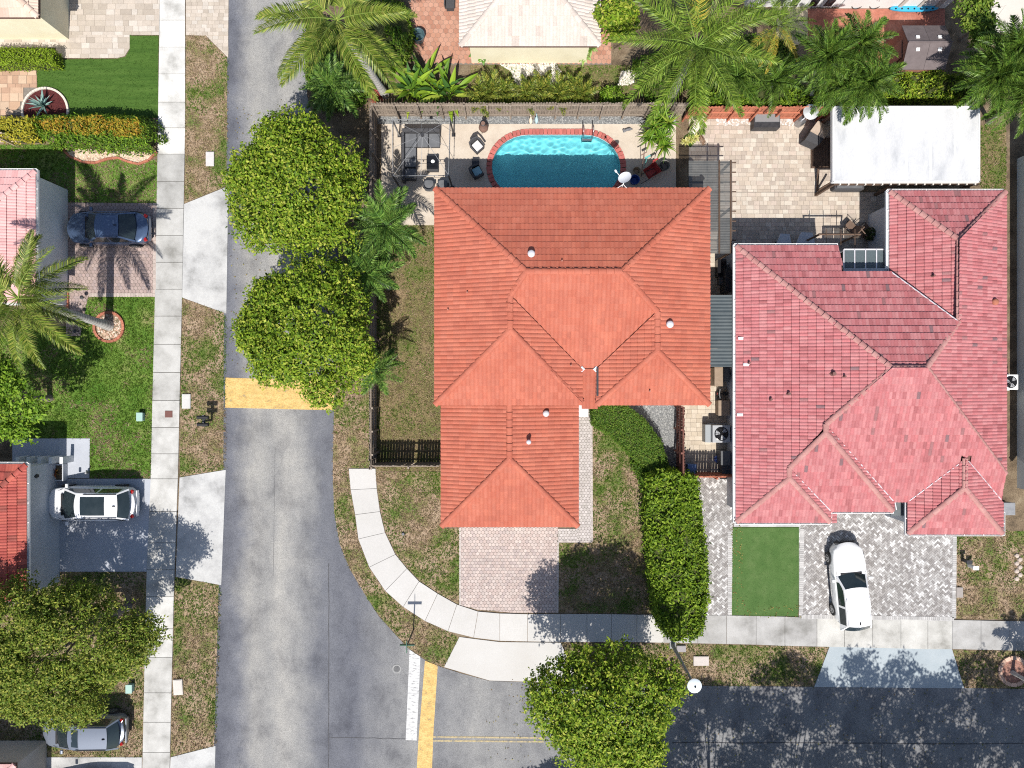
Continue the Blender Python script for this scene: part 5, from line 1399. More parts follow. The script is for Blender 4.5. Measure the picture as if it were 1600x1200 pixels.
def rosette(label, base, h, n, meshes, pitch, sc, seed, name='strap_plant', cat='plant', heads=None, group=None, azr=None):
    R = random.Random(seed); bx, by, _ = G(*base)
    root = thing(name, (bx, by, 0), label, cat, group)
    for hx, hy, hz in heads or [(0, 0, h)]:
        if hz > .3: MB().tube([(bx + hx * .4, by + hy * .4, 0), (bx + hx * .8, by + hy * .8, hz * .6), (bx + hx, by + hy, hz)], [.06, .05, .04], 7).build('stem', m_bark, root, smooth=60)
        for i in range(n):
            o = bpy.data.objects.new('leaf', R.choice(meshes)); COL.objects.link(o); o.parent = root
            p = pitch[0] + (pitch[1] - pitch[0]) * (i + .5) / n + R.uniform(-8, 8)
            a = R.uniform(*azr) if azr else i * 137.5 + R.uniform(-14, 14)
            o.matrix_local = Matrix.Translation((hx, hy, hz)) @ Matrix.Rotation(math.radians(a), 4, 'Z') @ Matrix.Rotation(math.radians(-p), 4, 'Y') @ Matrix.Rotation(R.uniform(-.4, .4), 4, 'X') @ Matrix.Scale(sc * R.uniform(.75, 1.15), 4)
    return root
dr = [strap_mesh('leaf', .85, .10, [(.12, .23, .018), (.09, .18, .014), (.16, .26, .025), (.06, .13, .012), (.24, .30, .04)], arch=.45, seed=i) for i in range(5)]
rosette('bright green strap leaved plant clump at the right end of the pool', (1024, 216), 1.5, 34, dr, (75, -25), 1.0, 4, heads=[(0, .45, 1.5), (-.35, .1, 1.3), (.35, .2, 1.6), (.1, -.35, 1.1), (-.1, .9, 1.4), (.3, -.75, .9), (-.45, -.3, .8)])
bn = [strap_mesh('leaf', 2.0, .30, [(.16, .27, .02), (.22, .33, .03), (.12, .22, .018), (.30, .37, .05), (.09, .18, .02), (.06, .14, .03)], arch=.26, fold=.35, round_=.8, seed=i, stem=.30, n=9) for i in range(6)]
rosette('large paddle leaved banana like clump beside the terracotta patio', (672, 152), .3, 18, bn, (82, 14), .95, 6, name='banana_plant', heads=[(-.9, .2, .3), (-.2, .6, .3), (.5, .1, .3), (1.1, -.1, .3)])
rosette('smaller paddle leaved clump against the back fence', (640, 150), .3, 12, bn, (75, 0), .55, 8, name='banana_plant', heads=[(.0, 0, .2), (.9, -.15, .2)])
ho = [strap_mesh('leaf', .48, .17, [(.22, .33, .08), (.30, .40, .14), (.12, .24, .03), (.36, .44, .20)], arch=.4, seed=i, round_=.8) for i in range(4)]
h2 = [strap_mesh('leaf', .50, .20, [(.06, .17, .02), (.09, .22, .025), (.12, .26, .03)], arch=.4, seed=i, round_=.8) for i in range(3)]
rosette('glossy dark green leafy plant left of the garden chairs', (755, 84), .3, 26, h2, (80, -5), 1.0, 9, name='leafy_plant', heads=[(-.35, 0, .3), (.3, .1, .35), (0, -.3, .25)])
rosette('pale variegated leafy plant at the right corner of the cream roof', (912, 84), .3, 30, ho, (80, -5), 1.0, 10, name='leafy_plant', heads=[(-.35, 0, .35), (.3, .1, .4), (0, -.3, .3)])
ag = [strap_mesh('leaf', .85, .14, [(.20, .32, .29), (.26, .38, .34), (.17, .28, .26)], arch=.12, fold=.5, seed=i, round_=.7) for i in range(3)]
rosette('blue grey agave in the round red mulch bed', (72, 168), .15, 22, ag, (78, 5), 1.0, 12, name='agave', cat='agave')
br = [strap_mesh('leaf', .42, .06, [(.34, .05, .05), (.42, .10, .09), (.26, .03, .035), (.20, .10, .03)], arch=.35, seed=i) for i in range(4)]
rosette('pink red bromeliads at the foot of the leaning palm', (590, 150), .15, 22, br, (75, 0), 1.0, 13, name='bromeliad', heads=[(-.15, .1, .15), (.25, -.1, .15), (-.1, -.25, .1)])
cr = [strap_mesh('leaf', .38, .09, [(.30, .07, .03), (.34, .22, .04), (.10, .05, .02), (.42, .16, .05)], arch=.35, seed=i) for i in range(4)]
rosette('bronze leaved croton in the square planter by the red roof', (93, 737), .35, 40, cr, (80, 0), .9, 14, name='croton')
rosette('small dark croton in the brick bed beside the pink roof', (98, 466), .25, 24, cr, (80, 0), .6, 15, name='croton')
# ------------------------------------------------------------------ pool yard furniture
m_sofa = M('grey_cushion', [(.10, .105, .115), (.14, .145, .155)], 3, .9, fine=.06, fscale=40)
m_sofad = M('dark_wicker', [(.045, .045, .05), (.07, .07, .075)], 20, .8)
m_black = M('black_glass', [(.012, .012, .014)], rough=.12, spec=.5)
m_pole = M('grey_pole', [(.22, .225, .235), (.30, .305, .315)], 4, .5, metal=.3)
so = thing('sectional_sofa', (*G(648, 238)[:2], .03), 'grey L shaped outdoor sofa under the bare gazebo frame', 'sofa')
def bx(mb, x0, y0, x1, y1, z0, z1, h=None):
    """box given by photo pixels of its top seen at height z1"""
    a, b = G(x0, y1, z1), G(x1, y0, z1)
    return mb.box(((a[0] + b[0]) / 2, (a[1] + b[1]) / 2, (z0 + z1) / 2), (b[0] - a[0], b[1] - a[1], z1 - z0))
bx(MB(), 629, 203, 687, 229, .03, .28).build('base', m_sofad, so); bx(MB(), 629, 230, 650, 281, .03, .28).build('base', m_sofad, so)
for a in ((632, 206, 651, 229), (652, 206, 669, 229), (670, 206, 687, 229), (632, 230, 650, 246), (632, 247, 650, 261), (632, 263, 650, 278)):
    bx(MB(), *a, .28, .44).build('seat_cushion', m_sofa, so, bevel=.04)
bx(MB(), 628, 200, 687, 205.5, .03, .78).build('backrest', m_sofad, so, bevel=.03); bx(MB(), 627, 206, 631.5, 281, .03, .78).build('backrest', m_sofad, so, bevel=.03)
MB().tube([G(632, 261.5, .47), G(650, 261.5, .47)], .025, 6).build('arm_rail', m_black, so)
tb = thing('coffee_table', (*G(676, 255)[:2], .03), 'square black topped coffee table in front of the grey sofa', 'table')
bx(MB(), 666.5, 244, 684.5, 263.5, .36, .42).build('top', m_black, tb); bx(MB(), 667, 262, 685, 267, .03, .30).build('shelf', m_sofad, tb)
for x in (668, 683):
    for y in (245, 263): p = G(x, y, .2); MB().box((p[0], p[1], .19), (.06, .06, .33)).build('leg', m_sofad, tb)
wb_ = MB().lathe(G(676.5, 253, .43), [(.05, 0), (.09, .05), (.10, .09), (.06, .1)], 12).build('bowl', m_white, None, smooth=50); tag(wb_, 'small white bowl on the black coffee table', 'bowl')
for i, X in enumerate((670, 692)):
    st_ = thing('tub_chair', (*G(X, 291)[:2], .03), ['left grey round backed tub chair at the roof edge', 'right grey round backed tub chair next to the roof corner'][i], 'chair', 'grey tub chairs')
    c = G(X, 289, .43); MB().prism([(c[0] + .27 * math.copysign(abs(math.cos(a)) ** .6, math.cos(a)), c[1] + .27 * math.copysign(abs(math.sin(a)) ** .6, math.sin(a))) for a in np.linspace(0, 6.2, 22)], .10, .43).build('seat', m_sofa, st_, bevel=.03)
    arc = [Vector((c[0] + .29 * math.cos(a), c[1] + .29 * math.sin(a), .52)) for a in np.linspace(-3.4, .26, 14)]
    MB().tube(arc, .05, 7).build('backrest', m_sofad, st_, smooth=60)
    for dx in (-.2, .2):
        for dy in (-.2, .2): MB().box((c[0] + dx, c[1] + dy, .07), (.04, .04, .1)).build('leg', m_black, st_)
gz = thing('gazebo_frame', (*G(666, 252)[:2], .03), 'bare metal gazebo frame without its canopy over the grey sofa', 'gazebo')
cn = {'tl': (613, 187), 'tr': (703, 186), 'br': (701, 274), 'bl': (614, 275)}
hz = 2.3
for k, (x, y) in cn.items():
    p = Vector(G(x, y, hz)); MB().box((p.x, p.y, hz / 2), (.07, .07, hz)).build('post', m_dark if k != 'tl' else m_pole, gz)
    MB().box((p.x, p.y, .05), (.2, .2, .03)).build('foot_plate', m_dark, gz)
ks = ['tl', 'tr', 'br', 'bl']; hubp = Vector(G(660, 211, 2.95))
hubp.z = 2.95
for i in range(4):
    a, b = Vector(G(*cn[ks[i]], hz)), Vector(G(*cn[ks[(i + 1) % 4]], hz))
    MB().tube([a, b], .016, 6).build('top_bar', m_pole, gz); MB().tube([a - Vector((0, 0, .3)), b - Vector((0, 0, .3))], .010, 6).build('lower_bar', m_dark, gz)
    MB().tube([a, hubp], .011, 6).build('roof_rib', m_pole, gz); MB().tube([a.lerp(b, .5), hubp], .009, 6).build('roof_rib', m_pole, gz)
    for t in np.linspace(.1, .9, 6): MB().lathe(tuple(a.lerp(b, t) + Vector((0, 0, -.12))), [(.01, .1), (.03, .05), (.028, 0), (.01, -.03)], 7).build('light_bulb', m_black, gz)
MB().cyl(tuple(hubp - Vector((0, 0, .05))), .09, .12, 10).build('hub', m_dark, gz)
def yard_chair(label, X, Y, ang, cush, group='wicker armchairs by the pool'):
    o = thing('wicker_armchair', (*G(X, Y)[:2], .03), label, 'chair', group, math.radians(ang)); ORI[o.name] = (0, 0, 0)
    MB().box((0, 0, .21), (.56, .54, .32)).build('seat', m_sofad, o, bevel=.03); MB().box((.02, 0, .42), (.44, .42, .11)).build('cushion', cush, o, bevel=.035)
    MB().tube([(.27, -.30, .52), (-.12, -.32, .58), (-.30, -.24, .72), (-.34, 0, .78), (-.30, .24, .72), (-.12, .32, .58), (.27, .30, .52)], .055, 7).build('backrest', m_sofad, o, smooth=60)
    MB().box((-.29, 0, .55), (.07, .46, .4), ry=-.12).build('back_panel', m_sofad, o, bevel=.02)
    for x in (-.22, .24):
        for y in (-.22, .22): MB().box((x, y, .04), (.05, .05, .1)).build('leg', m_black, o)
    return o
yard_chair('black wicker armchair with white seat cushion in the sun by the pool', 746, 232, -48, m_white)
yard_chair('black wicker armchair with teal seat cushion in the shade by the pool', 745.5, 272, -62 + 90, M('teal_cushion', [(.20, .36, .42)], rough=.85))
sd = thing('side_table', (*G(743, 258)[:2], .03), 'small black side table between the two wicker armchairs', 'table')
bx(MB(), 737.5, 249, 748.5, 263, .36, .41).build('top', m_black, sd)
for x in (739, 747):
    for y in (252, 262): p = G(x, y); MB().box((p[0], p[1], .19), (.04, .04, .36)).build('leg', m_dark, sd)
ch = thing('chiminea', (*G(756, 204)[:2], .03), 'round brown clay chiminea with short chimney beside the gravel strip', 'chiminea')
c = G(756, 204); m_clay = M('clay', [(.15, .09, .07), (.22, .13, .10)], 6, .85)
MB().lathe((c[0], c[1], .15), [(.10, 0), (.22, .12), (.26, .3), (.2, .48), (.10, .60), (.075, .85), (.11, .92)], 14).build('pot', m_clay, ch, smooth=50)
for a in (0, 2.1, 4.2): MB().tube([(c[0] + .2 * math.cos(a), c[1] + .2 * math.sin(a), .0), (c[0] + .17 * math.cos(a), c[1] + .17 * math.sin(a), .24)], .02, 6).build('leg', m_dark, ch)
MB().lathe((c[0], c[1], .93), [(.12, 0), (.13, .07), (.09, .10)], 12).build('lid', m_dark, ch, smooth=50)
def bird(label, X, Y, body, s=1):
    o = thing('bird_figurine', (*G(X, Y)[:2], .03), label, 'figurine', 'bird figurines by the pool'); p = G(X, Y)
    me = MB(); me.tube([(p[0], p[1] - .16 * s, .30), (p[0], p[1] - .08 * s, .34), (p[0], p[1] + .04 * s, .38), (p[0], p[1] + .14 * s, .46), (p[0], p[1] + .15 * s, .6), (p[0], p[1] + .2 * s, .66), (p[0], p[1] + .28 * s, .63)], [.02, .08, .10, .06, .03, .04, .01], 8)
    me.build('body', body, o, smooth=60)
    for dx in (-.04, .04): MB().tube([(p[0] + dx, p[1], .03), (p[0] + dx, p[1] + .01, .32)], .012, 5).build('leg', m_dark, o)
bird('cream bird figurine standing near the pool coping', 829, 193, M('cream_paint', [(.6, .52, .40)], rough=.6)); bird('pale blue bird figurine standing next to a cream one', 838, 192, M('pale_blue_paint', [(.34, .48, .52)], rough=.6))
lt = thing('garden_ornament', (*G(979, 204)[:2], .03), 'small dark lizard shaped ornament lying on the pool deck', 'ornament')
p = G(979, 204); MB().tube([(p[0] - .18, p[1] - .12, .06), (p[0] - .05, p[1], .09), (p[0] + .15, p[1] + .05, .10), (p[0] + .32, p[1] + .06, .05)], [.03, .08, .09, .02], 7).build('body', M('grey_stone', [(.10, .10, .11), (.2, .2, .21)], 14, .8), lt, smooth=60)
MB().lathe((p[0] - .16, p[1] - .0, .05), [(.07, 0), (.08, .05), (.02, .1)], 8).build('head', M('grey_stone', []), lt, smooth=60)
# satellite dish on the eave
ds = thing('satellite_dish', G(972, 293, 3.95), 'white oval satellite dish standing on the edge of the orange roof', 'satellite dish')
b = Vector(G(972, 291, 4.0)); top = Vector(G(976, 277, 4.7)); d3 = Vector((-.55, .35, .75)).normalized()
dm = MB(); rr_ = []
uu = d3.cross(Vector((0, 0, 1))).normalized(); vv = uu.cross(d3)
vs = [tuple(top - d3 * .07)]; fs = []
for r_ in (.15, .30, .36):
    for k in range(20):
        a = 6.283 * k / 20; vs.append(tuple(top + uu * r_ * .84 * math.cos(a) + vv * r_ * math.sin(a) + d3 * (-.07 + .5 * r_ * r_)))
fs += [(0, 1 + k, 1 + (k + 1) % 20) for k in range(20)]
for q in (0, 1): fs += [(1 + q * 20 + k, 21 + q * 20 + k, 21 + q * 20 + (k + 1) % 20, 1 + q * 20 + (k + 1) % 20) for k in range(20)]
dm.add(vs, fs).build('dish', M('dish_white', [(.66, .67, .70)], rough=.5), ds, smooth=60)
MB().tube([b, b + Vector((0, 0, .3)), top - d3 * .1], .025, 7).build('mast', m_white, ds)
for dx in (-.28, .28): MB().tube([b + Vector((dx, -.1, -.12)), b + Vector((0, 0, .34))], .015, 6).build('stay', m_white, ds)
lnb = top + Vector((-.46, .20, .30)); MB().tube([top - vv * .32, lnb], .016, 6).build('feed_arm', m_white, ds); MB().tube([lnb - d3 * .05, lnb + d3 * .06], .05, 8).build('receiver', m_white, ds)
# things heaped in the shade at the pool end
def tub(label, X, Y, r, h, mat, name='tub', cat='tub'):
    o = thing(name, (*G(X, Y)[:2], .03), label, cat); p = G(X, Y)
    MB().lathe((p[0], p[1], .03), [(r * .8, 0), (r, h), (r * 1.06, h), (r * .94, h - .02), (r * .75, .06)], 16).build('shell', mat, o, smooth=40)
    MB().tube([(p[0] + r * 1.03 * math.cos(a), p[1] + r * 1.03 * math.sin(a), h + .03) for a in np.linspace(0, 6.283, 17)], .018, 6).build('rim', mat, o, smooth=60)
    return o
m_blue = M('blue_plastic', [(.02, .06, .26)], rough=.4)
tub('blue plastic tub lying in the shade beside the dish', 990, 284, .24, .4, m_blue)
tub('tan plastic bucket behind the blue tub', 993, 270, .2, .36, M('tan_plastic', [(.30, .23, .16)], rough=.5), 'bucket', 'bucket')
tub('round grey clay pot under the strap leaved plants', 1036, 262, .26, .4, M('grey_clay', [(.18, .17, .16)], rough=.8), 'plant_pot', 'plant pot')
wbw = thing('wheelbarrow', (*G(1016, 271)[:2], .03), 'red wheelbarrow standing in the shade at the pool end', 'wheelbarrow')
p = G(1016, 271); m_redp = M('red_plastic', [(.26, .03, .03), (.32, .05, .045)], 4, .45)
tv = [(-.42, -.3, .5), (.42, -.34, .55), (.42, .34, .55), (-.42, .3, .5), (-.26, -.18, .26), (.24, -.2, .22), (.24, .2, .22), (-.26, .18, .26)]
MB().add([(p[0] + x * .8 - y * .5, p[1] + x * .5 + y * .8, z) for x, y, z in tv], [(4, 5, 6, 7), (0, 1, 5, 4), (1, 2, 6, 5), (2, 3, 7, 6), (3, 0, 4, 7)]).build('tray', m_redp, wbw)
MB().tube([(p[0] + .5, p[1] + .25, .2), (p[0] + .56, p[1] + .28, .2)], .19, 12).build('wheel', m_tyre, wbw)
for s_ in (-.22, .22): MB().tube([(p[0] + .45, p[1] + .25 + s_ * .3, .2), (p[0] - .2 - s_ * .3, p[1] - .2 + s_, .34), (p[0] - .6, p[1] - .5 + s_, .6)], .018, 6).build('handle', m_dark, wbw)
def pole(label, a, b, r, mat, name='broom', head=None):
    o = thing(name, (*G(*a[:2])[:2], .03), label, name.replace('_', ' ')); MB().tube([G(*a), G(*b)], r, 7).build('handle', mat, o)
    q = G(*b); MB().box((q[0], q[1], q[2]), head or (.3, .08, .08), .5).build('head', mat, o)
pole('red handled broom leaning over the wheelbarrow', (1012, 262, .2), (1024, 250, .9), .02, m_redp); pole('teal pool brush leaning beside the red broom', (1006, 262, .1), (1012, 245, 1.2), .02, M('teal_plastic', [(.12, .40, .38)], rough=.5), 'pool_brush'); pole('wooden rake leaning at the sunlit edge of the deck', (1002, 276, .1), (1006, 240, 1.3), .016, m_clay, 'rake', (.35, .04, .04))

# ------------------------------------------------------------------ right-hand garden
def flat_roof(label, name, x0, y0, x1, y1, h, cat): 
    return thing(name, (*G((x0 + x1) / 2, (y0 + y1) / 2, h)[:2], 0), label, cat)
pv = flat_roof('large open pavilion with flat white membrane roof', 'pavilion', 1302, 166, 1531, 284, 2.7, 'pavilion')
m_memb = M('white_membrane', [(.36, .37, .385), (.475, .48, .485), (.53, .53, .53)], .7, .6, pos=[.3, .44, .62], detail=9, fine=.04, fscale=10, stretch=(1.6, .6, 1), bump=.25, bscale=3)
bx(MB(), 1303, 168, 1529, 282, 2.55, 2.70).build('roof', m_memb, pv)
for i in range(1, 6):                                                     # welded seams of the membrane
    X = 1303 + 37.8 * i; bx(MB(), X - 1.6, 170, X + 1.6, 280, 2.70, 2.708 + .001 * i).build('membrane_seam', m_white, pv)
for a in ((1302, 165.5, 1531, 168), (1302, 282, 1531, 284.5), (1301, 166, 1303.2, 284), (1529, 166, 1531.5, 284)): bx(MB(), *a, 2.5, 2.745).build('fascia', m_white, pv)
for i in range(17): bx(MB(), 1312 + i * 13.2, 281, 1314.2 + i * 13.2, 289, 2.36, 2.49).build('joist', m_wallb, pv)
bx(MB(), 1303, 286, 1530, 288.5, 2.2, 2.36).build('beam', M('brown_timber', [(.08, .05, .035), (.13, .085, .06)], 5, .85), pv)
m_tim = MATS['brown_timber']
for X in (1306, 1405, 1525):
    for Y in (175, 285): q = G(X, Y, 2.4); MB().box((q[0], q[1], 1.2), (.14, .14, 2.4)).build('post', m_tim, pv)
dkk = thing('timber_deck', (*G(1290, 235)[:2], .03), 'low dark timber deck beside the white roofed pavilion', 'deck')
for k_ in range(9): bx(MB(), 1268 + k_ * 4.5, 215, 1272 + k_ * 4.5, 262, .03, .16).build('board', m_tim, dkk)
fr = thing('timber_brace', (*G(1280, 282)[:2], .03), 'brown timber brace frame standing on the patio by the pavilion', 'brace')
MB().tube([G(1277, 298, .1), G(1279, 262, .5)], .06, 6).build('upright', m_tim, fr); MB().tube([G(1277, 298, .1), G(1303, 283, 1.0)], .06, 6).build('brace', m_tim, fr)
gr = thing('barbecue_grill', (*G(1284, 205)[:2], .16), 'covered barbecue with tan hood on the dark timber deck', 'barbecue')
def quadbox(mb, pts, z0, z1): return mb.prism([G(x, y, z1)[:2] for x, y in pts], z0, z1)
MB().add([(*G(1266, 205, .9)[:2], .9), (*G(1288, 217, .9)[:2], .9), (*G(1299, 200, .9)[:2], .9), (*G(1277, 190, .9)[:2], .9), (*G(1279, 188, 1.3)[:2], 1.25), (*G(1286, 205, 1.3)[:2], 1.28)], [(0, 1, 5, 4), (1, 2, 5), (2, 3, 4, 5), (3, 0, 4), (3, 2, 1, 0)]).build('hood', M('tan_cover', [(.40, .31, .24), (.46, .37, .29)], 3, .7), gr)
quadbox(MB(), [(1258, 218), (1279, 227), (1297, 203), (1276, 192)], .16, .9).build('cabinet', m_sofad, gr)
db = thing('outdoor_daybed', (*G(1330, 290)[:2], .03), 'black rounded outdoor daybed tucked below the white roof edge', 'daybed')
bx(MB(), 1304, 283, 1352, 296, .05, .62).build('base', m_sofad, db, bevel=.12); bx(MB(), 1308, 282, 1348, 293, .62, .72).build('mattress', m_sofa, db, bevel=.04)
ht = thing('patio_heater', (*G(1246, 196)[:2], .03), 'silver mushroom shaped patio heater by the orange red fence', 'patio heater')
q = G(1263, 178, 1.75); b_ = G(1247, 193)
MB().lathe((b_[0], b_[1], .03), [(.24, 0), (.24, .5), (.2, .6), (.04, .62)], 16).build('base', m_steel, ht, smooth=40); MB().tube([(b_[0], b_[1], .6), (b_[0], b_[1], 1.6)], .035, 8).build('pole', m_steel, ht)
MB().lathe((b_[0], b_[1], 1.58), [(.10, -.3), (.12, 0), (.40, .04), (.40, .06), (.18, .16), (.14, .2)], 20).build('hood', M('heater_hood', [(.55, .57, .58)], rough=.35, metal=.3), ht, smooth=40)
cb = thing('storage_bench', (*G(1196, 190)[:2], .03), 'dark grey storage bench with panelled lid at the fence', 'bench')
bx(MB(), 1178, 178, 1219, 199, .03, .62).build('box', m_dark, cb); bx(MB(), 1180, 178, 1218, 190, .62, .68).build('lid', M('bench_lid', [(.20, .20, .205)], rough=.6), cb)
# white planter, pots, palms leaf litter at the pool fence corner
lp_ = thing('planter', (*G(1085, 192)[:2], .03), 'cream lounge shaped planter with a round dark pot', 'planter')
m_crm = M('cream_resin', [(.60, .54, .45), (.66, .60, .51)], 4, .6)
MB().tube([G(1080, 208, .25), G(1086, 199, .3), G(1093, 190, .35), (*G(1095, 186, .5)[:2], .5)], [.2, .24, .26, .2], 10).build('body', m_crm, lp_, smooth=60)
MB().lathe((*G(1087, 186)[:2], .03), [(.26, 0), (.34, .4), (.36, .42), (.3, .42), (.26, .36)], 16).build('pot', m_crm, lp_, smooth=40); MB().lathe((*G(1086, 187)[:2], .42), [(.28, 0), (.2, .03), (.01, .04)], 14).build('soil', m_dark, lp_)
mt_ = thing('grass_mat', (*G(1086, 216)[:2], .03), 'small square of artificial turf with yellow leaved plants', 'mat')
MB().prism(GP([(1068, 214), (1090, 200), (1100, 208), (1078, 231)]), .03, .06).build('turf', m_turf, mt_)
rosette('yellow leaved plant on the small square of turf', (1077, 220), .12, 26, [strap_mesh('leaf', .32, .1, [(.42, .40, .10), (.5, .48, .2)], arch=.4, seed=i) for i in range(2)], (70, 0), 1.0, 31, name='leafy_plant', heads=[(0, 0, .12), (.3, .1, .1), (-.25, -.1, .1)])
tag(link('fallen_frond', FR['dead'][0], None), 'brown fallen palm frond lying on the beige paver patio', 'palm frond'); bpy.data.objects['fallen_frond'].location = G(1090, 204, .25); bpy.data.objects['fallen_frond'].rotation_euler = (0, .12, -1.0); bpy.data.objects['fallen_frond'].scale = (.9, .5, .5)
ORI['fallen_frond'] = (0, 0, 0)
# lean-to with ribbed polycarbonate roof between the houses
def ribbed(root, x0, y0, x1, y1, h, mat, rib, n, name='roof_panel', wave=.03):
    a, b = G(x0, y1, h), G(x1, y0, h)
    for j in range(n):
        ya, yb = a[1] + (b[1] - a[1]) * j / n, a[1] + (b[1] - a[1]) * (j + 1) / n - .008
        m = max(2, int((yb - ya) / rib * 4)); ys = np.linspace(ya, yb, m); vs = []
        for i, y in enumerate(ys): z = h + wave * (.5 + .5 * math.sin(i * math.pi / 2)); vs += [(a[0], y, z), (b[0], y, z)]
        MB().add(vs, [(2 * i, 2 * i + 1, 2 * i + 3, 2 * i + 2) for i in range(m - 1)]).build(name, mat, root, smooth=60)
m_poly = M('smoke_polycarbonate', [(.085, .088, .088), (.12, .122, .118)], 2, .4, spec=.25, alpha=.78)
m_corr = M('grey_corrugated', [(.045, .06, .068), (.075, .09, .095)], .8, .6, spec=.3)
pg = thing('lean_to', (*G(1110, 322)[:2], 0), 'ribbed smoky lean to roof with brown beams over the side patio', 'lean-to')
ribbed(pg, 1076, 251, 1144, 396, 2.5, m_poly, .12, 6, wave=.02)
for i in range(10):
    Y = 254 + i * 15.2; MB().tube([G(1076, Y, 2.44), G(1150, Y, 2.44)], .035, 4).build('rafter', m_tim, pg)
for X in (1124, 1142): MB().tube([G(X, 250, 2.54), G(X, 396, 2.54)], .045, 4).build('beam', m_tim, pg)
for Y in (253, 325, 394): q = G(1142, Y, 2.4); MB().box((q[0], q[1], 1.2), (.1, .1, 2.4)).build('post', m_tim, pg)
pg2 = thing('awning', (*G(1127, 516)[:2], 0), 'dark grey corrugated awning bridging the passage between the houses', 'awning')
ribbed(pg2, 1106, 461, 1146, 573, 2.75, m_corr, .16, 4, wave=.045)
for Y in (463, 500, 536, 571): MB().tube([G(1106, Y, 2.68), G(1146, Y, 2.68)], .03, 4).build('rafter', m_pole, pg2)
# things along the passage
m_bin = M('grey_bin', [(.10, .105, .11)], rough=.5); m_tan = M('brown_box', [(.24, .18, .13), (.30, .23, .17)], 5, .8)
def crate(label, x0, y0, x1, y1, h, mat, name, cat, lid=True):
    o = thing(name, (*G((x0 + x1) / 2, (y0 + y1) / 2)[:2], .03), label, cat)
    bx(MB(), x0, y0, x1, y1, .04, h).build('body', mat, o, bevel=.03)
    if lid: bx(MB(), x0 - .5, y0 - .5, x1 + .5, y1 + .5, h, h + .05).build('lid', mat, o, bevel=.02)
    return o
crate('brown storage box in the passage below the wheel', 1123, 626, 1140, 649, .7, m_tan, 'storage_box', 'box'); crate('tall brown cupboard at the upper end of the passage', 1117, 574, 1130, 603, 1.0, m_tan, 'cupboard', 'cupboard')
crate('grey cabinet standing next to the brown cupboard', 1130, 574, 1140, 596, .9, m_bin, 'cabinet', 'cabinet'); crate('grey wheeled bin in the passage with closed lid', 1127, 705, 1141, 727, 1.0, m_bin, 'rubbish_bin', 'bin'); crate('small grey box beside the red fence across the passage', 1129, 728, 1143, 741, .7, m_bin, 'storage_box', 'box')
crate('blue plastic bin against the red fence in the passage', 1075, 726, 1088, 741, .6, M('pale_blue_plastic', [(.13, .22, .42)], rough=.5), 'rubbish_bin', 'bin')
crate('black chest under the orange roof eave in the passage', 1122, 405, 1135, 432, .6, m_black, 'chest', 'box'); crate('grey cooler box beside the black chest', 1124, 428, 1137, 444, .5, m_bin, 'cooler_box', 'box')
crate('dark shelf of tools close to the pink roof gutter', 1134, 420, 1143, 456, 1.1, m_dark, 'tool_shelf', 'shelf')
tag(link('blue_hose', None), 'x', 'x') if False else None
hs_ = thing('garden_hose', (*G(1121, 715)[:2], .03), 'tangled blue garden hose heap in the passage', 'hose')
p = G(1121, 715); R_h = random.Random(4)
MB().tube([(p[0] + .2 * math.cos(t * 1.7) * (.5 + .5 * math.sin(t * .6)), p[1] + .24 * math.sin(t * 1.3 + 1) * (.6 + .4 * math.cos(t * .4)), .10 + .06 * math.sin(t) + .02 * t / 6) for t in np.linspace(0, 34, 120)], .022, 6).build('coil', M('blue_hose_plastic', [(.04, .10, .42), (.10, .18, .5)], 9, .4), hs_, smooth=60)
wt = thing('tricycle', (*G(1124, 616)[:2], .03), 'black child tricycle with a red hub in the passage', 'tricycle')
p = G(1119, 615)
MB().tube([(p[0], p[1], .22), (p[0] + .06, p[1], .22)], .22, 16).build('wheel', m_tyre, wt); MB().tube([(p[0] - .02, p[1], .22), (p[0] + .08, p[1], .22)], .07, 10).build('wheel_hub', m_redp, wt)
for dy in (-.25, .25): MB().tube([(p[0] + .6, p[1] + dy, .14), (p[0] + .66, p[1] + dy, .14)], .14, 14).build('wheel', m_tyre, wt)
MB().tube([(p[0], p[1], .45), (p[0] + .3, p[1], .30), (p[0] + .63, p[1], .16)], .03, 6).build('frame', m_dark, wt); MB().tube([(p[0] + .03, p[1] - .25, .62), (p[0], p[1], .6), (p[0] + .03, p[1] + .25, .62)], .02, 6).build('handlebar', m_pole, wt); MB().box((p[0] + .38, p[1], .42), (.26, .2, .06)).build('saddle', m_black, wt)
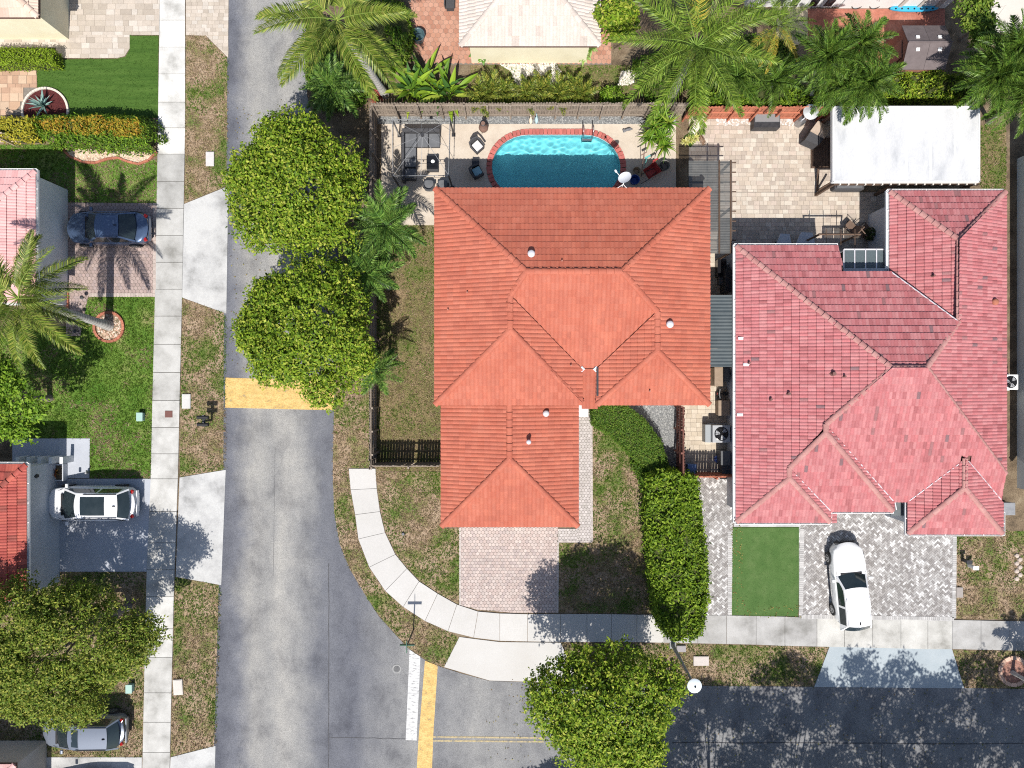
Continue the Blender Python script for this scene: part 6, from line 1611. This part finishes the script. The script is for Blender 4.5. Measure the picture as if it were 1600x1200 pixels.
def aircon(label, X, Y, w, h, top_mat, group='air conditioning units'):
    o = thing('air_conditioner', (*G(X, Y)[:2], .03), label, 'air conditioner', group); p = G(X, Y)
    MB().box((p[0], p[1], .05), (w * 1.15, w * 1.15, .1)).build('pad', m_concw, o)
    MB().box((p[0], p[1], .1 + h / 2), (w, w, h)).build('casing', top_mat, o, bevel=.03)
    r = w * .40; z = .1 + h
    MB().lathe((p[0], p[1], z - .002), [(r, 0), (r, .012), (r * .93, .02)], 24).build('fan_well', m_black, o)
    f = MB()
    for k_ in range(3):
        a = k_ * 2.094 + .4; f.add([(p[0] + math.cos(a + t) * q_, p[1] + math.sin(a + t) * q_, z + .03 + .03 * (t - .4)) for q_ in (r * .22, r * .86) for t in (0, .4, .85)], [(0, 1, 4, 3), (1, 2, 5, 4)])
    f.build('fan_blade', M('fan_metal', [(.40, .41, .43)], rough=.5), o)
    MB().cyl((p[0], p[1], z + .02), r * .24, .06, 12).build('fan_hub', m_black, o)
    g = MB()
    for k_ in range(10):
        a = k_ * .628; g.tube([(p[0] + math.cos(a) * r * .2, p[1] + math.sin(a) * r * .2, z + .09), (p[0] + math.cos(a) * r * .95, p[1] + math.sin(a) * r * .95, z + .05)], .006, 4)
    for q_ in (.45, .7, .93): g.tube([(p[0] + math.cos(a) * r * q_, p[1] + math.sin(a) * r * q_, z + .085 - .03 * q_) for a in np.linspace(0, 6.283, 19)], .006, 4)
    g.build('fan_guard', m_dark, o, kind='stuff')
    return o
aircon('grey air conditioner with black round fan in the passage', 1119, 676, .92, .85, M('grey_casing', [(.34, .35, .36)], rough=.5))
p = G(1101, 676); tag(MB().box((p[0], p[1], .35), (.30, .95, .64)).build('pool_heater', M('heater_casing', [(.28, .30, .31)], rough=.5), None, bevel=.03), 'flat grey metal cabinet next to the grey air conditioner', 'cabinet')
aircon('white air conditioner with dark fan against the blue grey wall', 1562, 597, .80, .75, m_white)
for i, Y in enumerate((428, 452, 476)):
    o = aircon(['upper white wall side air conditioner under the orange eave', 'middle white air conditioner under the left orange eave', 'lowest white air conditioner under the left orange eave'][i], 690, Y, .62, .6, m_white)
# garden shed
sh = thing('garden_shed', (*G(1412, 95)[:2], .03), 'brown gabled garden shed with four small roof lights', 'shed')
xl, xr = G(1391, 0, 1.9)[0] + .0, G(1481, 0, 2.1)[0]; yn, ys_ = G(0, 39, 1.95)[1], G(0, 108, 1.95)[1]; ym = (yn + ys_) / 2
xl = G(1410, 0, 1.95)[0]
m_shed = M('shed_wall', [(.22, .105, .075), (.28, .14, .10)], 4, .8); m_shr = M('shed_roof', [(.105, .085, .085), (.14, .115, .115)], 3, .75)
MB().box(((xl + xr) / 2 - .0, ym, .95), (xr - xl - .2, yn - ys_ - .2, 1.86)).build('wall', m_shed, sh)
for x in (xl + .1, xr - .1): MB().add([(x - .03, ys_ + .1, 1.88), (x - .03, yn - .1, 1.88), (x - .03, ym, 2.42), (x + .03, ys_ + .1, 1.88), (x + .03, yn - .1, 1.88), (x + .03, ym, 2.42)], [(0, 2, 1), (3, 4, 5), (0, 3, 5, 2), (1, 2, 5, 4), (0, 1, 4, 3)]).build('gable', m_shed, sh)
for s_, y0_ in ((1, yn), (-1, ys_)):
    for q in range(2):
        a_, b_ = xl + (xr - xl) * q / 2, xl + (xr - xl) * (q + 1) / 2 - .012
        MB().add([(a_, y0_, 1.86), (b_, y0_, 1.86), (b_, ym, 2.46), (a_, ym, 2.46), (a_, y0_, 1.90), (b_, y0_, 1.90), (b_, ym, 2.50), (a_, ym, 2.50)], [(3, 2, 1, 0), (4, 5, 6, 7), (0, 1, 5, 4), (1, 2, 6, 5), (2, 3, 7, 6), (3, 0, 4, 7)] if s_ < 0 else [(0, 1, 2, 3), (7, 6, 5, 4), (4, 5, 1, 0), (5, 6, 2, 1), (6, 7, 3, 2), (7, 4, 0, 3)]).build('roof_panel', m_shr, sh)
        t_ = .55; MB().box(((a_ * .5 + b_ * .5) + (.0), y0_ + (ym - y0_) * (.72), 1.90 + .6 * .72 + .03), (.18, .16, .05), rx=s_ * -.33).build('roof_light', m_white, sh)
MB().tube([(xl, ym, 2.51), (xr, ym, 2.51)], .05, 6).build('ridge_cap', m_shr, sh)
MB().box((xl + .05, ym, .95), (.06, .9, 1.7)).build('door', M('shed_door', [(.26, .13, .095)], rough=.8), sh)
# beach gear by the white house
kb = thing('paddle_board', (*G(1425, 14)[:2], .03), 'bright blue paddle board with dark dots against the white wall', 'paddle board')
p = G(1425, 16); MB().prism([(p[0] + 1.3 * math.copysign(abs(math.cos(a)) ** .9, math.cos(a)), p[1] + .18 * math.sin(a)) for a in np.linspace(0, 6.1, 26)], .12, .24).build('hull', M('bright_blue', [(.03, .30, .50), (.05, .36, .56)], 3, .4), kb, bevel=.03)
for k_ in range(7): MB().cyl((p[0] - 1.0 + k_ * .33, p[1] - .04, .23), .05, .02, 10).build('grip_pad', m_black, kb)
bk = thing('bicycle', (*G(1350, 14)[:2], .03), 'dark bicycle leaning against the white house wall', 'bicycle')
p = G(1350, 15)
for dx in (-.48, .48): MB().tube([(p[0] + dx + .30 * math.cos(a), p[1] + .12 + .1 * math.sin(a), .33 + .3 * math.sin(a)) for a in np.linspace(0, 6.283, 21)], .022, 6).build('wheel', m_tyre, bk)
fx = lambda x, z: (p[0] + x, p[1] + .12 + (z - .33) * .33, z)
for a_, b_ in ((fx(-.48, .33), fx(-.1, .35)), (fx(-.1, .35), fx(-.18, .85)), (fx(-.48, .33), fx(-.16, .75)), (fx(-.16, .75), fx(.34, .78)), (fx(-.1, .35), fx(.36, .72)), (fx(.32, .9), fx(.48, .33))): MB().tube([a_, b_], .02, 6).build('frame_tube', m_dark, bk)
MB().box(fx(-.2, .9), (.26, .12, .05)).build('saddle', m_black, bk); MB().tube([(p[0] + .3, p[1] - .1, .98), (p[0] + .34, p[1] + .5, .98)], .016, 6).build('handlebar', m_dark, bk)
# patio seats in the notch of the pink roof
def folding_chair(label, X, Y, ang):
    o = thing('garden_chair', (*G(X, Y)[:2], .03), label, 'chair', 'brown garden chairs', math.radians(ang)); ORI[o.name] = (0, 0, 0)
    m_ = M('brown_mesh', [(.11, .075, .055), (.15, .10, .075)], 12, .8)
    MB().box((0, 0, .42), (.5, .5, .04)).build('seat', m_, o); MB().box((-.33, 0, .72), (.05, .5, .6), ry=-.4).build('backrest', m_, o)
    for s_ in (-.27, .27): MB().tube([(.24, s_, .03), (.22, s_, .62), (-.28, s_, .64), (-.22, s_, .03)], .018, 6).build('arm', m_dark, o)
    return o
folding_chair('brown mesh garden chair in the sun on the beige patio', 1322, 357, 135); folding_chair('dark garden chair in the shade of the pink roof notch', 1345, 361, 40)
tp = thing('potted_plant', (*G(1352, 369)[:2], .03), 'dark potted shrub beside the grey glass canopy', 'plant')
MB().lathe((*G(1352, 369)[:2], .03), [(.16, 0), (.22, .34), (.24, .36), (.18, .36)], 12).build('pot', m_clay, tp, smooth=40)
pp = rng.normal(0, 1, (260, 3)); pp /= np.linalg.norm(pp, axis=1, keepdims=True); pp[:, 2] = np.abs(pp[:, 2])
link('foliage', leaf_mesh('foliage', pp * .34 + np.array([*G(1352, 369)[:2], .5]), pp, .12, [(.03, .05, .015), (.05, .08, .02)], o=org(tp)), tp)
pb_ = thing('patio_beam', (*G(1322, 367)[:2], .03), 'dark timber beam on thin posts across the pink roof notch', 'beam')
MB().tube([G(1279, 366, 2.2), G(1345, 366, 2.2)], .05, 4).build('beam', m_tim, pb_)
for X in (1291, 1314, 1336): MB().tube([G(X, 358, 2.25), G(X, 388, 2.25)], .02, 4).build('batten', m_tim, pb_)
for X in (1281, 1344): MB().box((*G(X, 366, 2.2)[:2], 1.1), (.08, .08, 2.2)).build('post', m_tim, pb_)
for i, (X, Y, sz) in enumerate(((1217, 380, .9), (1250, 378, 1.1))):
    o = thing('covered_table', (*G(X, Y)[:2], .03), ['small pale table in the shade of the pink roof', 'grey covered table in the shade of the pink roof'][i], 'table'); q = G(X, Y)
    MB().prism([(q[0] - sz / 2, q[1] - .35), (q[0] + sz / 2, q[1] - .35), (q[0] + sz * .35, q[1] + .35), (q[0] - sz * .2, q[1] + .38)], .6, .68).build('top', m_wallg, o)
    for dx in (-.2, .2): MB().box((q[0] + dx, q[1], .3), (.06, .06, .6)).build('leg', m_dark, o)
# garden chairs below the cream roof
def lounge(label, X, Y, mat):
    o = thing('garden_lounger', (*G(X, Y)[:2], .03), label, 'lounger', 'loungers below the cream roof'); q = G(X, Y)
    MB().box((q[0], q[1] + .1, .36), (.62, .9, .08)).build('cushion', mat, o, bevel=.03); MB().box((q[0], q[1] + .1, .28), (.74, 1.0, .06)).build('frame', m_tim, o)
    for dx in (-.33, .33):
        for dy in (-.35, .5): MB().box((q[0] + dx, q[1] + dy, .14), (.05, .05, .25)).build('leg', m_tim, o)
lounge('garden lounger with dark grey cushion below the cream roof', 826, 64, m_sofa); lounge('garden lounger with white cushion below the cream roof', 857, 66, m_white)
for i, (X, Y) in enumerate(((808, 83), (850, 90))):
    rosette(['tiny potted plant on the terracotta edge below the cream roof', 'small bushy pot plant at the white stones'][i], (X, Y), .25, 16, h2, (80, 10), .32, 40 + i, name='potted_plant')
tub('dark teal round planter pot on the terracotta patio', 655, 62, .34, .55, M('teal_glaze', [(.05, .10, .12), (.10, .16, .18)], 4, .3), 'plant_pot', 'plant pot')
tb2 = thing('patio_bench', (*G(702, 2)[:2], .03), 'grey bench between the cream roof and the leaning palm', 'bench'); q = G(704, 4)
MB().box((q[0], q[1], .42), (.5, 1.1, .07)).build('seat', m_sofad, tb2); MB().box((q[0] - .25, q[1], .65), (.05, 1.1, .45)).build('backrest', m_sofad, tb2)
for dy in (-.45, .45): MB().box((q[0], q[1] + dy, .2), (.4, .06, .4)).build('leg', m_sofad, tb2)

# ------------------------------------------------------------------ street furniture and small covers
lampo = thing('street_lamp', (*G(1050, 1006)[:2], 0), 'grey street lamp with round white head beside the bright hedge', 'street lamp')
b_ = Vector(G(1051, 1008)); hL = 5.2; tp_ = Vector(G(1086, 1073, hL))
m_lamp = M('lamp_pole', [(.20, .205, .21), (.25, .255, .26)], 4, .6)
MB().tube([b_, b_.lerp(tp_, .08), b_.lerp(tp_, .5), tp_ - Vector((0, 0, .1))], [.12, .095, .075, .055], 10).build('pole', m_lamp, lampo, smooth=60)
MB().box((b_.x, b_.y, .03), (.34, .34, .06)).build('base_plate', m_lamp, lampo)
MB().lathe(tuple(tp_ - Vector((0, 0, .12))), [(.10, -.25), (.14, -.05), (.33, 0), (.34, .03), (.30, .07), (.12, .13), (.05, .15)], 22).build('head', M('lamp_white', [(.70, .76, .78)], rough=.4), lampo, smooth=40)
MB().lathe(tuple(tp_ + Vector((0, 0, .02))), [(.05, 0), (.05, .05), (.02, .08)], 8).build('photocell', m_dark, lampo)
sg = thing('street_sign', (*G(646, 982)[:2], 0), 'thin post with crossed street name blades on the corner verge', 'street sign')
b_ = G(646, 984)
MB().tube([(b_[0], b_[1], -.05), (b_[0], b_[1], 2.3)], .035, 7).build('post', m_dark, sg)
m_sgn = M('sign_green', [(.02, .10, .06)], rough=.5)
MB().box((b_[0], b_[1], 2.22), (.75, .03, .2)).build('name_blade', m_sgn, sg); MB().box((b_[0], b_[1], 2.42), (.03, .6, .18)).build('name_blade', m_sgn, sg)
def mailbox(label, X, Y, ang=0):
    o = thing('mailbox', (*G(X, Y)[:2], 0), label, 'mailbox', 'black twin mailboxes on posts', math.radians(ang)); ORI[o.name] = (0, 0, 0)
    MB().box((0, 0, .5), (.1, .1, 1.0)).build('post', m_dark, o); MB().box((0, 0, .98), (.16, .62, .05)).build('arm', m_dark, o)
    for dy in (-.19, .19):
        prof = [(-.09, 0), (.09, 0), (.09, .1)] + [(.09 * math.cos(a), .1 + .09 * math.sin(a)) for a in np.linspace(.3, 2.84, 6)] + [(-.09, .1)]
        n = len(prof); vs = [(x_, dy + z_[0], 1.0 + z_[1]) for x_ in (-.28, .28) for z_ in prof]
        q = MB().add(vs, [tuple(range(n)), tuple(range(2 * n - 1, n - 1, -1))] + [(i, n + i, n + (i + 1) % n, (i + 1) % n) for i in range(n)]).build('box', m_plastic, o, smooth=40)
        MB().box((-.29, dy, 1.09), (.02, .15, .16)).build('door', m_dark, q); MB().box((.05, dy + .10, 1.16), (.05, .01, .1)).build('flag', m_pale, q)
mailbox('black twin mailbox on the dry verge near the yellow band', 331, 656); mailbox('black twin mailbox at the street edge beside the verge tree', 1043, 1058, 90)
for X, Y, w, h_, c, lab, nm in ((329, 249, .44, .76, (.52, .50, .49), 'pale concrete utility cover in the dry verge at the top', 'utility_cover'), (292, 627, .46, .78, (.50, .49, .47), 'pale concrete utility cover next to the sidewalk by the twin mailbox', 'utility_cover'), (1095, 1032, .82, .5, (.50, .45, .42), 'beige concrete utility cover in the verge by the lamp', 'utility_cover'), (279, 1073, .5, .82, (.52, .49, .45), 'beige concrete utility cover in the lower left verge', 'utility_cover'), (1064, 1013, .5, .34, (.30, .28, .29), 'grey concrete pad at the foot of the street lamp', 'concrete_pad'), (1498, 925, .36, .55, (.30, .27, .25), 'grey stepping slab beside the herringbone drive', 'stepping_slab'), (264.5, 647, .40, .36, (.15, .07, .06), 'rusty square cover set in the concrete sidewalk', 'utility_cover')):
    q = G(X, Y); z = .045 if X == 264.5 else 0
    o = thing(nm, (q[0], q[1], z), lab, nm.replace('_', ' '))
    mm = M('cover_%.2f_%.2f' % (c[0], c[1]), [tuple(x * .9 for x in c), c], 5, .85, fine=.1)
    rz_ = .06 if X == 279 else 0
    zr = .03 if z else .10
    MB().box((q[0], q[1], z + zr / 2 - .01), (w, h_, zr), rz_).build('rim', mm, o); MB().box((q[0], q[1], z + zr - .006), (w * .86, h_ * .9, .016), rz_).build('lid', mm, o)
for X, Y, lab in ((222.5, 651, 'pale green utility box by the sidewalk on the green lawn'), (206, 1073, 'pale green utility box under the wide olive tree')):
    o = thing('utility_box', (*G(X, Y)[:2], 0), lab, 'utility box'); q = G(X, Y); mm = M('pale_green_box', [(.30, .44, .39)], rough=.5)
    MB().box((q[0], q[1], .15), (.30, .42, .3)).build('casing', mm, o, bevel=.03); MB().box((q[0], q[1], .31), (.34, .46, .03)).build('lid', mm, o, bevel=.01)
mh = thing('manhole_cover', (*G(620, 1045)[:2], .014), 'round iron manhole cover in the street by the white stop line', 'manhole cover'); q = G(620, 1045)
MB().lathe((q[0], q[1], .008), [(.24, 0), (.24, .014), (.19, .014), (.185, .008)], 26).build('ring', M('worn_iron', [(.22, .22, .22), (.30, .30, .29)], 9, .7), mh); MB().cyl((q[0], q[1], .008), .17, .013, 22).build('lid', M('iron', [(.07, .07, .075), (.12, .12, .12)], 20, .7), mh)
for r_ in (.06, .12): MB().tube([(q[0] + r_ * math.cos(a), q[1] + r_ * math.sin(a), .022) for a in np.linspace(0, 6.283, 21)], .006, 4).build('raised_ring', MATS['worn_iron'], mh)
# rings of brick round the palms, brick-edged beds
def brick_ring(label, X, Y, r, n, fill, pal, mat=None, bed=None, h=.12, bw=.13, a0=0, a1=360):
    o = thing('brick_ring', (*G(X, Y)[:2], 0), label, 'planting ring'); q = G(X, Y); mt2 = mat or m_brick
    full = a1 - a0 >= 360
    for i in range(n):
        a = math.radians(a0 + (a1 - a0) * (i + .5) / n)
        MB().box((q[0] + r * math.cos(a), q[1] + r * math.sin(a), h / 2), (bw, 2 * math.pi * r * (a1 - a0) / 360 / n - .012, h), a).build('brick', mt2, o)
    MB().prism([(q[0] + (r - bw / 2) * math.cos(a), q[1] + (r - bw / 2) * math.sin(a)) for a in np.linspace(0, 6.283, 25)[:-1]], 0, .05).build('bed', bed or m_soil, o)
    if fill:
        stones('x', [(X + (r - .1) / S * math.cos(a), Y + (r - .1) / S * math.sin(a)) for a in np.linspace(0, 6.283, 17)[:-1]], fill, .055, pal, None, z=.05, parent=o)
PK = [(.50, .36, .26), (.58, .46, .36), (.44, .28, .20), (.36, .22, .16), (.62, .54, .45)]
brick_ring('round brick ring of pinkish stones at the leaning left palm', 171, 511, .78, 26, 330, PK)
brick_ring('round brick ring with brown soil at the small street palm', 1582, 1048, .72, 14, 60, [(.36, .20, .16), (.30, .17, .13)], M('pale_brick', [(.44, .28, .21), (.5, .34, .26)], 5, .9, rand=.2), M('brown_bed', [(.26, .13, .10), (.34, .18, .14)], 5, .95), bw=.2)
brick_ring('round red mulch bed with pale curved edging and agave', 72, 174, 1.22, 30, 0, [], M('pale_edging', [(.56, .49, .42), (.62, .56, .49)], 4, .85, rand=.05), m_mulch, bw=.11, a0=-30, a1=215)
bd = thing('flower_bed', (*G(175, 245)[:2], 0), 'wavy gravel bed with brick edging along the long yellow hedge', 'flower bed')
ed = [(98, 232), (110, 245), (130, 254), (150, 255), (168, 249), (185, 247), (200, 253), (217, 257), (233, 251), (246, 238)]
MB().prism(GP(ed), 0, .04).build('bed', M('cream_gravel', [(.46, .36, .25), (.56, .45, .33)], 9, .95, fine=.2), bd)
stones('x', ed, 700, .045, PK + [(.6, .5, .38)] * 3, None, z=.04, parent=bd)
for i in range(len(ed) - 1):
    a_, b_ = Vector(G(*ed[i])), Vector(G(*ed[i + 1])); n = max(1, int((b_ - a_).length / .22)); u = (b_ - a_) / n
    for k_ in range(n): MB().box(tuple(a_ + u * (k_ + .5) + Vector((0, 0, .05))), (u.length - .01, .11, .12), math.atan2(u.y, u.x)).build('brick', m_brick, bd)
b2 = thing('flower_bed', (*G(98, 472)[:2], 0), 'small brick edged stone bed at the corner of the pink roofed house', 'flower bed')
MB().prism(GP([(90, 458), (106, 458), (106, 488), (84, 486)]), 0, .08).build('bed', MATS['cream_gravel'], b2)
stones('x', [(91, 459), (104, 459), (104, 486), (86, 485)], 90, .05, PK, None, z=.08, parent=b2)
for a_, b_ in (((90, 457), (107, 457)), ((107, 457), (107, 489))):
    p_, q_ = Vector(G(*a_)), Vector(G(*b_)); n = max(1, int((q_ - p_).length / .22)); u = (q_ - p_) / n
    for k_ in range(n): MB().box(tuple(p_ + u * (k_ + .5) + Vector((0, 0, .06))), (u.length - .01, .14, .14), math.atan2(u.y, u.x)).build('brick', m_brick, b2)
for i, (X, Y) in enumerate(((135, 466), (132, 491), (124, 518))):
    o = thing('path_light', (*G(X, Y)[:2], 0), ['black path light at the corner of the pink paver drive', 'black path light beside the leaning palm trunk', 'black path light nearest the shaded lawn'][i], 'path light', 'black path lights'); q = G(X, Y)
    MB().tube([(q[0], q[1], 0), (q[0], q[1], .4)], .018, 6).build('stake', m_dark, o); MB().lathe((q[0], q[1], .36), [(.05, 0), (.11, .05), (.10, .08), (.02, .12)], 12).build('cap', m_dark, o, smooth=40)
sp_ = thing('planter_box', (*G(93, 737)[:2], 0), 'square grey planter holding the bronze leaved croton', 'planter'); q = G(93, 737)
for dx, dy, w, l in ((-.42, 0, .06, .9), (.42, 0, .06, .9), (0, -.42, .78, .06), (0, .42, .78, .06)): MB().box((q[0] + dx, q[1] + dy, .2), (w, l, .4)).build('side_panel', m_wallg, sp_)
MB().box((q[0], q[1], .17), (.76, .76, .3)).build('soil', m_soil, sp_)
rk = thing('downpipe_spout', (*G(139, 738)[:2], .03), 'small grey pipe end at the corner of the grey walkway', 'pipe'); q = G(139, 738)
MB().tube([(q[0], q[1], .02), (q[0], q[1], .3), (q[0] + .1, q[1] + .12, .36)], .06, 8).build('pipe', m_pole, rk)
for i, (X, Y) in enumerate(((1503, 874), (1513, 883))):
    o = thing('utility_box', (*G(X, Y)[:2], 0), ['dark small utility post on the right hand lawn', 'white small utility box on the right hand lawn'][i], 'utility box'); q = G(X, Y)
    MB().box((q[0], q[1], .3), (.16, .16, .6)).build('casing', [m_dark, m_white][i], o, bevel=.02); MB().box((q[0], q[1], .62), (.3, .2, .06)).build('lid', [m_dark, m_white][i], o)
o = thing('wheeled_bin', (*G(1557, 790)[:2], 0), 'grey wheeled bin behind the lower right corner of the pink roof', 'bin'); q = G(1557, 790)
MB().box((q[0], q[1], .5), (.5, .55, .9), taper=1.15).build('body', m_bin, o, bevel=.03); MB().box((q[0], q[1], .98), (.6, .66, .06)).build('lid', m_pole, o, bevel=.02)
for dy in (-.2, .2): MB().tube([(q[0] + .28, q[1] + dy, .12), (q[0] + .33, q[1] + dy, .12)], .12, 12).build('wheel', m_tyre, o)
for k_ in range(7):
    q = G(1590 + (k_ % 2) * 5 - 2, 868 + k_ * 6); o = MB().lathe((q[0], q[1], -.05), [(.11, 0), (.14, .06), (.11, .13), (.02, .16)], 9).build('edging_stone', M('white_stone', [(.40, .33, .28), (.46, .39, .34)], 5, .85), None)
    tag(o, ['topmost', 'second', 'third', 'middle', 'fifth', 'sixth', 'lowest'][k_] + ' pale rounded edging stone of the row at the right edge', 'stone', 'pale edging stones')
bal = tag(MB().lathe((*G(630, 834)[:2], 0), [(.05, 0), (.09, .05), (.07, .11), (.01, .13)], 10).build('lawn_stone', M('grey_stone', []), None, smooth=50), 'dark stone lying on the dry lawn inside the curved sidewalk', 'stone')
